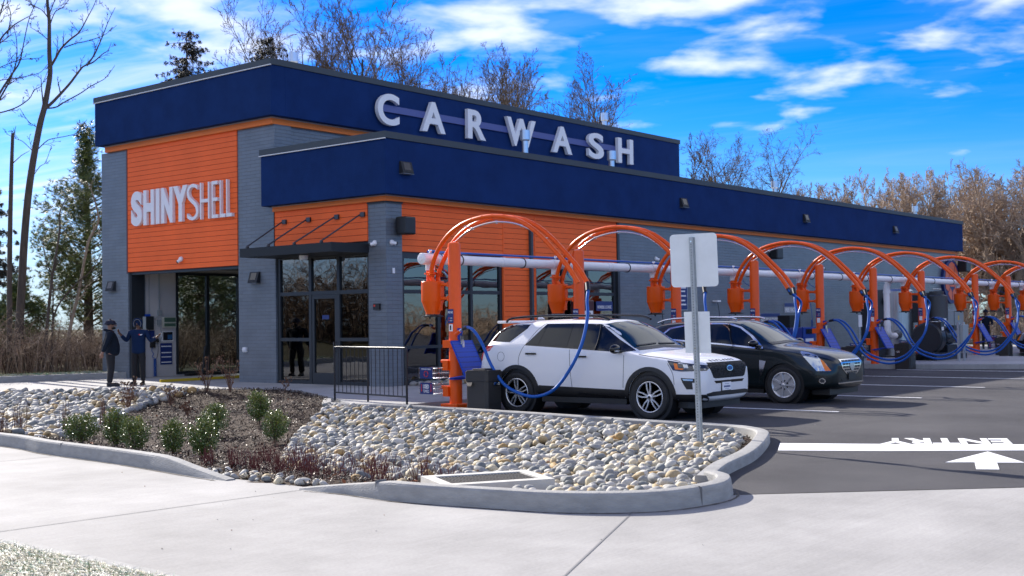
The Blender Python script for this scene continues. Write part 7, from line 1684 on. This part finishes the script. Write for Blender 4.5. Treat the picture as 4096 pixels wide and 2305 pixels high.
def needles(b, c, d, n, L, rg, mi, w=.008, droop=0.0):
    d = d.normalized()
    for i in range(n):
        u = (d*rg.uniform(.3, 1.1)+vj(rg, .55)+Vector((0, 0, -droop))).normalized(); s = u.orthogonal().normalized()*w; l = L*rg.uniform(.6, 1.1); b.m = mi
        b.add([c-s, c+s, c+u*l], [(0, 1, 2)])
def conifer(name, lab, x, y, H, R0, z0, seed, kind, grp=None, dens=1.0, lean=0.0, P=None):
    rg = random.Random(seed); t = thing(name, lab, 'tree', (x, y, 0), grp); tr = MB(); fo = MB(); br = MB()
    tr.tube([(0, 0, -.3), (0, 0, H*.5), (lean, 0, H*.97)], [.16+.008*H, .08+.004*H, .02], 8, False)
    z = z0
    while z < H*.985:
        t_ = (z-z0)/(H-z0)
        k = rg.randrange(4, 7) if kind == 'spruce' else rg.randrange(4, 7)
        for j in range(k):
            a = rg.uniform(0, 6.28); L = R0*((1-t_)**.62*rg.uniform(.65, 1.12)+.03)
            if kind == 'pine': L = R0*(math.sin(min(1, t_*1.1+.18)*math.pi)**.7*rg.uniform(.55, 1.15)+.08)
            d = Vector((math.cos(a), math.sin(a), .12 if kind == 'spruce' else .45)); p = Vector((lean*t_, 0, z)); pts = [p]; n = max(3, int(L/.28))
            for i in range(n):
                f = i/n; d = (d+Vector((0, 0, (-.16 if f < .5 else .14) if kind == 'spruce' else .04))+vj(rg, .05)).normalized(); pts.append(pts[-1]+d*(L/n))
            br.tube(pts, [max(.007, .03*(1-i/n)) for i in range(n+1)], 4, False)
            for i in range(1, n+1):
                f = i/n
                if kind == 'pine' and f < .35: continue
                for s in range(max(1, int(dens*(8 if kind == 'spruce' else 9)))):
                    q = pts[i]+vj(rg, .05 if kind == 'spruce' else .17); mi = 1 if rg.random() < .35 else 0
                    if kind == 'spruce':
                        side = Vector((-d.y, d.x, 0))*rg.choice((-1, 1)); e = q+side*rg.uniform(.05, .38)*(1.15-f)+Vector((0, 0, -rg.uniform(.05, .42)*(1.2-f)))
                        br.tube([q, e], [.006, .004], 3, False)
                        for m in range(4): needles(fo, q.lerp(e, (m+.5)/4), e-q, 10, .11, rg, mi, .012, .3)
                    else: needles(fo, q, d+Vector((0, 0, .35)), 18, .19, rg, mi, .013)
        z += rg.uniform(.28, .46) if kind == 'spruce' else rg.uniform(.16, .30)
    tr.build('trunk', m_bark, t, True); br.build('crown', m_twig, t, True); fo.build('foliage', [m_spr, m_spr2] if kind == 'spruce' else [m_pine, m_pine2], t, True)
    return t
conifer('pine_tree', 'green pine tree beside the left end of the building', 25.6, 42.0, 9.5, 2.15, 1.7, 3, 'pine', None, 1.1, -.1)
conifer('pine_tree', 'dark pine seen through the exit window', 31.5, 43.0, 9.0, 2.0, 1.0, 13, 'pine', None, 1.0)
conifer('spruce_tree', 'drooping spruce seen through the right pane of the exit window', 35.0, 44.5, 11.0, 3.0, 1.0, 14, 'spruce', None, .6)
conifer('pine_tree', 'low yellow-green pine sapling behind the tall bare tree', 23.6, 43.5, 3.4, 1.25, .6, 4, 'pine', None, 1.3)
conifer('spruce_tree', 'spruce top above the left part of the high roof', 35.9, 50, 16.5, 4.6, 4.0, 5, 'spruce', 'spruces behind the building', 1.0)
conifer('spruce_tree', 'spruce top beside the tall flue pipe on the roof', 41.0, 50, 17.2, 3.8, 4.0, 6, 'spruce', 'spruces behind the building', 1.0)
conifer('spruce_tree', 'dark evergreen at the left photo edge behind the trunk', 24.0, 47, 8.0, 2.4, 1.0, 7, 'spruce', None, 1.0)
GB = 'bare trees behind the building'
for i, (x, y, H, r, st, lv, lab) in enumerate(((43.3, 51, 18.6, .18, 1, 0, 'bare tree just right of the tall roof flue'), (46.2, 50, 19.6, .22, 2, 260, 'twin stemmed bare tree above the high roof left of the sign'), (49.2, 51, 20.4, .22, 2, 0, 'tall twin stemmed bare tree above the gap before the letter C'), (51.8, 50, 20.6, .22, 1, 0, 'tallest bare tree, above the letter C'), (54.2, 50, 18.6, .2, 1, 0, 'bare tree above the gap between C and A'), (57.2, 50, 18.8, .24, 2, 200, 'spreading bare tree above the first letter A'), (60.5, 50, 19.0, .24, 1, 150, 'spreading bare tree above the letter R'), (63.4, 54, 19.6, .15, 1, 60, 'thin bare tree behind the middle of the roof sign'), (67.0, 50, 19.0, .27, 2, 700, 'wide bare tree with rusty leaves above the letter W'), (71.0, 50, 18.8, .24, 1, 600, 'bare tree with rusty leaves above the end of the sign'))):
    bare_tree(300+i, H, r, m_bark, m_twig, 'bare_tree', lab, x, y, 0, GB, lv, st, dict(start=.35, kids=(15, 9, 6, 4), ratio=.45, ang=.68, up=.08, minr=.0095))
bare_tree(320, 15.8, .26, m_tanbark, m_twig, 'bare_tree', 'round crowned bare tree standing free right of the high roof', 84, 46, 0, GB, 0, 3, dict(start=.3, kids=(12, 9, 6, 4), ratio=.50, ang=.80, up=.045, minr=.0095))
bare_tree(321, 15.4, .16, m_bark, m_twig, 'bare_tree', 'narrow bare tree at the end of the high roof', 76, 46, 0, GB, 0, 1, dict(start=.3, kids=(10, 8, 6, 4), ratio=.34, ang=.5, up=.08, minr=.013))
GR = 'bare tan trees beyond the far end of the lot'
big = bare_tree(330, 10.4, .55, m_tanbark, m_tan, 'bare_tree', 'big spreading oak with a thick trunk at the right edge', 81, 25.0, 0, GR, 2600, 4, dict(start=.22, kids=(10, 8, 6, 4), ratio=.58, ang=.85, up=.03, minr=.013))
tn = [bare_tree(340+i, 13.2, .22, m_tanbark, m_tan, 'bare_tree', 'x', 90, 40, 0, GR, 300, s, dict(start=.22, kids=(13, 8, 6, 4), ratio=.46, ang=.62, up=.05, minr=.014)) for i, s in enumerate((1, 2, 3))]
_c = {}
for q in bpy.data.objects:
    if q.parent: _c.setdefault(q.parent.name, []).append(q)
SP_ = [(95, 46.0, .92, 'leftmost tan bare tree of the row beyond the low roof'), (101, 46.5, .98, 'pale tan tree behind the leftmost tree of the row'), (94, 43.0, .95, 'tan bare tree second from the left beyond the low roof'), (100, 42.6, 1.02, 'tan bare tree with a dark nest above the low roof'), (95, 40.4, .96, 'tan tree in the middle of the row beyond the roof'), (102, 40.2, 1.02, 'pale tan tree deep in the row beyond the roof'), (94, 37.6, .95, 'tan tree behind the farthest wedge light'), (100, 37.2, 1.0, 'tan tree left of the roof end flue'), (95, 35.0, .98, 'tan tree behind the end flue pipe'), (102, 34.6, 1.0, 'tan tree deep behind the roof end'), (94, 32.4, .95, 'tan tree rising right behind the roof corner'), (100, 31.5, .97, 'tall tan tree between the roof corner and the big oak'), (97, 28.4, .96, 'tan tree behind the big oak'), (104, 26.0, 1.0, 'tan tree cut by the right photo edge'), (90, 23.5, .95, 'tan tree right of the oak at the photo edge'), (104, 50.5, .95, 'far tan tree at the left end of the row')]
for k, (x, y, s, lab) in enumerate(SP_):
    o = tn[k] if k < 3 else dup(tn[k % 3], None, _c); o.location = (x, y, 0); o.scale = (s, s, s); o.rotation_euler = (0, 0, k*1.9); o['label'] = lab
def brush(name, lab, poly, n, hlo, hhi, r, seed, mats, w):
    rg = random.Random(seed); b = MB(); xs = [p[0] for p in poly]; ys = [p[1] for p in poly]; c = 0
    while c < n:
        x = rg.uniform(min(xs), max(xs)); y = rg.uniform(min(ys), max(ys))
        if not inside(x, y, poly): continue
        c += 1; h = rg.uniform(hlo, hhi)*(0.6+0.8*abs(noise.noise(Vector((x*.35, y*.35, 1))))); a = rg.uniform(0, 6.28); s = rg.uniform(.1, .75)*h; b.m = rg.choices(range(len(mats)), w)[0]
        p0 = Vector((x, y, .15)); p1 = p0+Vector((math.cos(a)*s*.35, math.sin(a)*s*.35, h*.6)); p2 = p0+Vector((math.cos(a)*s, math.sin(a)*s, h*rg.uniform(.75, 1.0)))
        P = [p0, p1, p2, p2+Vector((math.cos(a)*s*.4, math.sin(a)*s*.4, -h*rg.uniform(0, .25)))]; b.tube(P, [r, r*.8, r*.55, r*.3], 3, False)
        for k in range(4):
            q = p1.lerp(p2, rg.random()); a2 = rg.uniform(0, 6.28); l = rg.uniform(.15, .6); b.tube([q, q+Vector((math.cos(a2)*l, math.sin(a2)*l, l*rg.uniform(-.2, .9)))], [r*.5, r*.25], 3, False)
    return tag(b.build(name, mats, origin=(0, 0, 0)), lab, 'brush', None, 'stuff')
brush('brush_thicket', 'dense brown leafless brush left of the building', [(12, 37.2), (18.6, 35.9), (22, 35.1), (25, 35.3), (40, 35.6), (42, 44), (30, 48), (14, 48)], 6500, .8, 2.3, .009, 2, [m_brush, m_brush2, m_tan], (5, 3, 2))
brush('brush_thicket', 'tangle of dry brush under the tan trees at the right', [(66, 24), (70, 20), (96, 14), (110, 20), (110, 52), (80, 52)], 2600, 1.0, 3.6, .022, 3, [m_tan, m_brush, m_brush2], (4, 4, 2))
brush('brush_thicket', 'woods edge across the road, mirrored in the glass', [(-38, 50), (-28, 46), (-24, 118), (-36, 120)], 2600, 4.0, 10.0, .045, 5, [m_brush, m_brush2], (3, 4))
brush('brush_thicket', 'low scrub across the lot, mirrored in the side windows', [(58, -42), (150, -66), (152, -58), (60, -36)], 1500, 2.0, 5.0, .04, 6, [m_brush, m_tan], (3, 4))
# ------------------------------------------------------------------ people: one skinned figure each, clothes as children
m_skin = mat('brown skin', (0.13, 0.062, 0.040), 0.5); m_skin2 = mat('light brown skin', (0.24, 0.125, 0.085), 0.5)
m_jk1 = mat('dark navy jacket', (0.006, 0.011, 0.021), 0.85, bump=.6, bscale=14, spec=0.2); m_jk2 = mat('blue jacket', (0.005, 0.019, 0.062), 0.85, bump=.6, bscale=12, spec=0.2)
m_tr = mat('black trousers', (0.010, 0.010, 0.013), 0.85, bump=.4, bscale=18); m_hat = mat('dark beanie', (0.014, 0.016, 0.034), 0.9, bump=.5, bscale=70); m_shoe = mat('black shoes', (0.012, 0.012, 0.012), 0.5)
m_grey = mat('pale hood lining', (0.13, 0.14, 0.17), 0.8); m_beard = mat('beard', (0.012, 0.010, 0.009), 0.9)
def skin(name, nodes, edges, m, parent, root=0, sub=2):
    """nodes: list of (x, y, z, radius or (rx, ry))"""
    me = bpy.data.meshes.new(name); me.from_pydata([n[:3] for n in nodes], edges, []); ob = bpy.data.objects.new(name, me); COL.objects.link(ob)
    ob.modifiers.new('skin', 'SKIN'); 
    if not me.skin_vertices: 
        bm = bmesh.new(); bm.from_mesh(me); bm.verts.layers.skin.verify(); bm.to_mesh(me); bm.free()
    for i, n in enumerate(nodes):
        r = n[3]; sv = me.skin_vertices[0].data[i]; sv.radius = r if isinstance(r, tuple) else (r, r); sv.use_root = (i == root)
    s = ob.modifiers.new('sub', 'SUBSURF'); s.levels = sub; s.render_levels = sub
    dg = bpy.context.evaluated_depsgraph_get(); m2 = bpy.data.meshes.new_from_object(ob.evaluated_get(dg)); bpy.data.objects.remove(ob)
    m2.materials.clear(); m2.materials.append(m)
    for p in m2.polygons: p.use_smooth = True; p.material_index = 0
    o = bpy.data.objects.new(name, m2); COL.objects.link(o); o.parent = parent; return o
def person(lab, loc, rz, H, J, T, skinm, jm, hat=True, hood=False, fingers=True, belly=0.0, wide=1.06):
    """figure faces local -y. J: joints for both arms and legs in metres for a 1.78 m figure"""
    r = thing('person', lab, 'person', loc, None, rz); k = H/1.78; r.scale = (k*wide, k*wide, k)
    n = [(0, 0, .96, (.125, .085)), (0, 0, 1.12, (.115, .08)), (0, .01, 1.30, (.125, .08)), (0, .015, 1.43, (.115, .07)), (0, .01, 1.50, (.055, .055)), (0, -.005, 1.58, (.06, .06))]
    e = [(0, 1), (1, 2), (2, 3), (3, 4), (4, 5)]
    def add(p, par):
        n.append(p); e.append((par, len(n)-1)); return len(n)-1
    a = add((0, -.02, 1.66, (.078, .094)), 5); add((0, -.012, 1.735, (.060, .075)), a)
    hands = []
    for s in ('L', 'R'):
        sh, el, wr, hd = J[s]; i = add(sh+(.062,), 3); i = add(el+(.044,), i); i = add(wr+(.030,), i); hands.append((wr, hd)); i = add(tuple(Vector(wr).lerp(Vector(hd), .5))+((.040, .020),), i); W_ = Vector(hd)-Vector(wr); u = W_.normalized()
        side = u.cross(Vector(J['palm'+s])).normalized()
        for f in range(4):
            b0 = Vector(wr)+W_*.95+side*((f-1.5)*.019); L = (.062, .074, .078, .066)[f] if s == 'L' else (.066, .078, .074, .062)[f]
            pal = Vector(J['palm'+s]).normalized(); p1 = b0+u*L*.5+pal*.008; p2 = b0+u*L*.95+pal*.024
            q = add(tuple(b0)+(.0095,), i); q = add(tuple(p1)+(.0088,), q); add(tuple(p2)+(.0075,), q)
        tb = Vector(wr)+W_*.45+side*(.034 if s == 'L' else -.034); q = add(tuple(tb)+(.011,), i); add(tuple(tb+u*.045+side*(.022 if s == 'L' else -.022))+(.0085,), q)
    for s in ('L', 'R'):
        hp, kn, an, to = J['leg'+s]; i = add(hp+(.085,), 0); i = add(kn+(.058,), i); i = add(an+(.040,), i); add(to+((.045, .030),), i)
    body = skin('body', n, e, skinm, r)
    # face: nose, brow, ears, beard
    one('nose', skinm, lambda q: q.ball((0, -.118, 1.635), (.016, .022, .022)), body, True)
    for sx in (-1, 1):
        one('ear', skinm, lambda q: q.ball((sx*.082, -.005, 1.645), (.012, .022, .032)), body, True); one('eye', m_gloss, lambda q: q.ball((sx*.032, -.103, 1.668), (.012, .008, .007)), body, True)
    one('mouth', m_beard, lambda q: q.ball((0, -.108, 1.590), (.026, .008, .007)), body, True)
    if belly: one('beard', m_beard, lambda q: q.ball((0, -.055, 1.575), (.066, .062, .042)), body, True)
    # jacket
    n = [(0, -belly*.7, .80, (.190, .140+belly*.4)), (0, -belly*.9, .95, (.188, .140+belly*.5)), (0, -belly, 1.08, (.180, .135+belly*.7)), (0, -belly*.4, 1.28, (.190, .135+belly*.3)), (0, .015, 1.43, (.165, .105)), (0, .012, 1.495, (.075, .075))]; e = [(0, 1), (1, 2), (2, 3), (3, 4), (4, 5)]
    for s in ('L', 'R'):
        sh, el, wr, hd = J[s]; i = add(sh+(.082,), 4); m_ = tuple(Vector(sh).lerp(Vector(el), .55)); i = add(m_+(.068,), i); i = add(el+(.060,), i); i = add(tuple(Vector(el).lerp(Vector(wr), .5))+(.053,), i); add(tuple(Vector(el).lerp(Vector(wr), .93))+(.044,), i)
    jk = skin('jacket', n, e, jm, r)
    # trousers and shoes
    n = [(0, 0, 1.0, (.150, .108)), (0, 0, .88, (.150, .115))]; e = [(0, 1)]
    for s in ('L', 'R'):
        hp, kn, an, to = J['leg'+s]; i = add(tuple(Vector(hp)*.5+Vector((0, 0, .40)))+(.105,), 1) if False else add(hp+(.100,), 1); i = add(tuple(Vector(hp).lerp(Vector(kn), .5))+(.090,), i); i = add(kn+(.074,), i); i = add(tuple(Vector(kn).lerp(Vector(an), .55))+(.066,), i); add(tuple(Vector(an)+Vector((0, 0, .02)))+(.060,), i)
    skin('trousers', n, e, m_tr, r)
    for s in ('L', 'R'):
        hp, kn, an, to = J['leg'+s]; A, B_ = Vector(an), Vector(to); d = (B_-A); d.z = 0; d.normalize(); ang = math.atan2(d.x, -d.y)
        M = Matrix.Translation((A.x, A.y, 0)) @ Matrix.Rotation(-ang if False else ang, 4, 'Z')
        one('shoe', m_shoe, lambda q: (q.ball((0, -.09, .045), (.050, .135, .048), M), q.ball((0, 0, .07), (.046, .06, .065), M), q.prism([(-.045, .05), (.045, .05), (.05, -.1), (.035, -.215), (-.035, -.215), (-.05, -.1)], .0, .03, 'z', M)), r, True)
    if hat:
        h = one('beanie', m_hat, lambda q: (q.ball((0, -.004, 1.715), (.098, .112, .088)), q.tube([(.098*math.cos(t*.3142), -.006+.113*math.sin(t*.3142), 1.69) for t in range(21)], .020, 8), q.ball((0, .0, 1.81), .020)), r, True)
    if hood:
        h = one('hood', jm, lambda q: (q.ball((0, .018, 1.672), (.112, .118, .122)), q.tube(catmull([(-.092, -.06, 1.565), (-.108, -.07, 1.66), (-.07, -.085, 1.755), (0, -.09, 1.785), (.07, -.085, 1.755), (.108, -.07, 1.66), (.092, -.06, 1.565)], 4), .018, 8)), r, True)
        one('lining', m_grey, lambda q: q.tube(catmull([(-.075, -.088, 1.56), (-.093, -.085, 1.65), (-.06, -.10, 1.735), (0, -.105, 1.760), (.06, -.10, 1.735), (.093, -.085, 1.65), (.075, -.088, 1.56)], 4), .010, 8), h, True)
    if belly:
        one('collar', jm, lambda q: q.tube(catmull([(.075*math.cos(t*.628), .03+.085*math.sin(t*.628), 1.50+.03*math.sin(t*.628)) for t in range(11)], 3), .034, 8), r, True)
    return r, jk
LG = dict(legL=((.095, 0, .86), (.105, -.015, .48), (.11, .02, .075), (.12, -.13, .03)), legR=((-.095, 0, .86), (-.105, -.01, .48), (-.12, .03, .075), (-.14, -.12, .03)))
# man on the left: seen from the side, hands low behind
J1 = dict(LG, L=((.20, .01, 1.42), (.27, .09, 1.15), (.24, .15, .90), (.23, .16, .82)), R=((-.20, .01, 1.42), (-.27, .10, 1.15), (-.25, .18, .91), (-.24, .20, .83)), palmL=(-1, 0, 0), palmR=(1, 0, 0))
p1, jk1 = person('person in a dark padded jacket and beanie seen from the side, listening', (18.67, 29.55, .11), math.radians(62), 1.80, J1, None, m_skin2, m_jk1, True, False, True, .05, 1.24)
one('strap', m_tr, lambda q: q.tube(catmull([(-.2, .10, 1.05), (-.21, .12, 1.25), (-.15, .05, 1.50)], 5), .014, 6), p1, True)
# man on the right: faces the camera, forearms raised, palms up
J2 = dict(LG, L=((.20, 0, 1.42), (.33, -.02, 1.17), (.53, -.17, 1.28), (.60, -.22, 1.33)), R=((-.20, 0, 1.42), (-.31, .02, 1.18), (-.40, -.16, 1.36), (-.43, -.22, 1.44)), palmL=(0, -.3, 1), palmR=(0.6, -.6, .6))
p2, jk2 = person('person in a blue jacket and dark hood facing the camera, both hands raised', (19.55, 29.55, .11), math.radians(-52), 1.84, J2, None, m_skin, m_jk2, False, True)
one('chest_badge', m_red, lambda q: q.box(.06, -.150, 1.335, .085, -.135, 1.37), jk2, True); one('chest_lettering', m_let, lambda q: (q.box(.09, -.150, 1.352, .15, -.135, 1.362), q.box(.09, -.150, 1.337, .14, -.135, 1.346)), jk2, True)
J3 = dict(LG, L=((.20, 0, 1.42), (.26, -.03, 1.15), (.16, -.22, 1.08), (.10, -.28, 1.08)), R=((-.20, 0, 1.42), (-.26, 0, 1.15), (-.25, -.08, .90), (-.25, -.10, .82)), palmL=(0, 0, -1), palmR=(1, 0, 0))
p3, jk3 = person('person in dark clothes standing far off behind the blue hoses at the right', (56.9, 18.5, .15), math.radians(-60), 1.80, J3, None, m_skin, m_jk1, True, False)
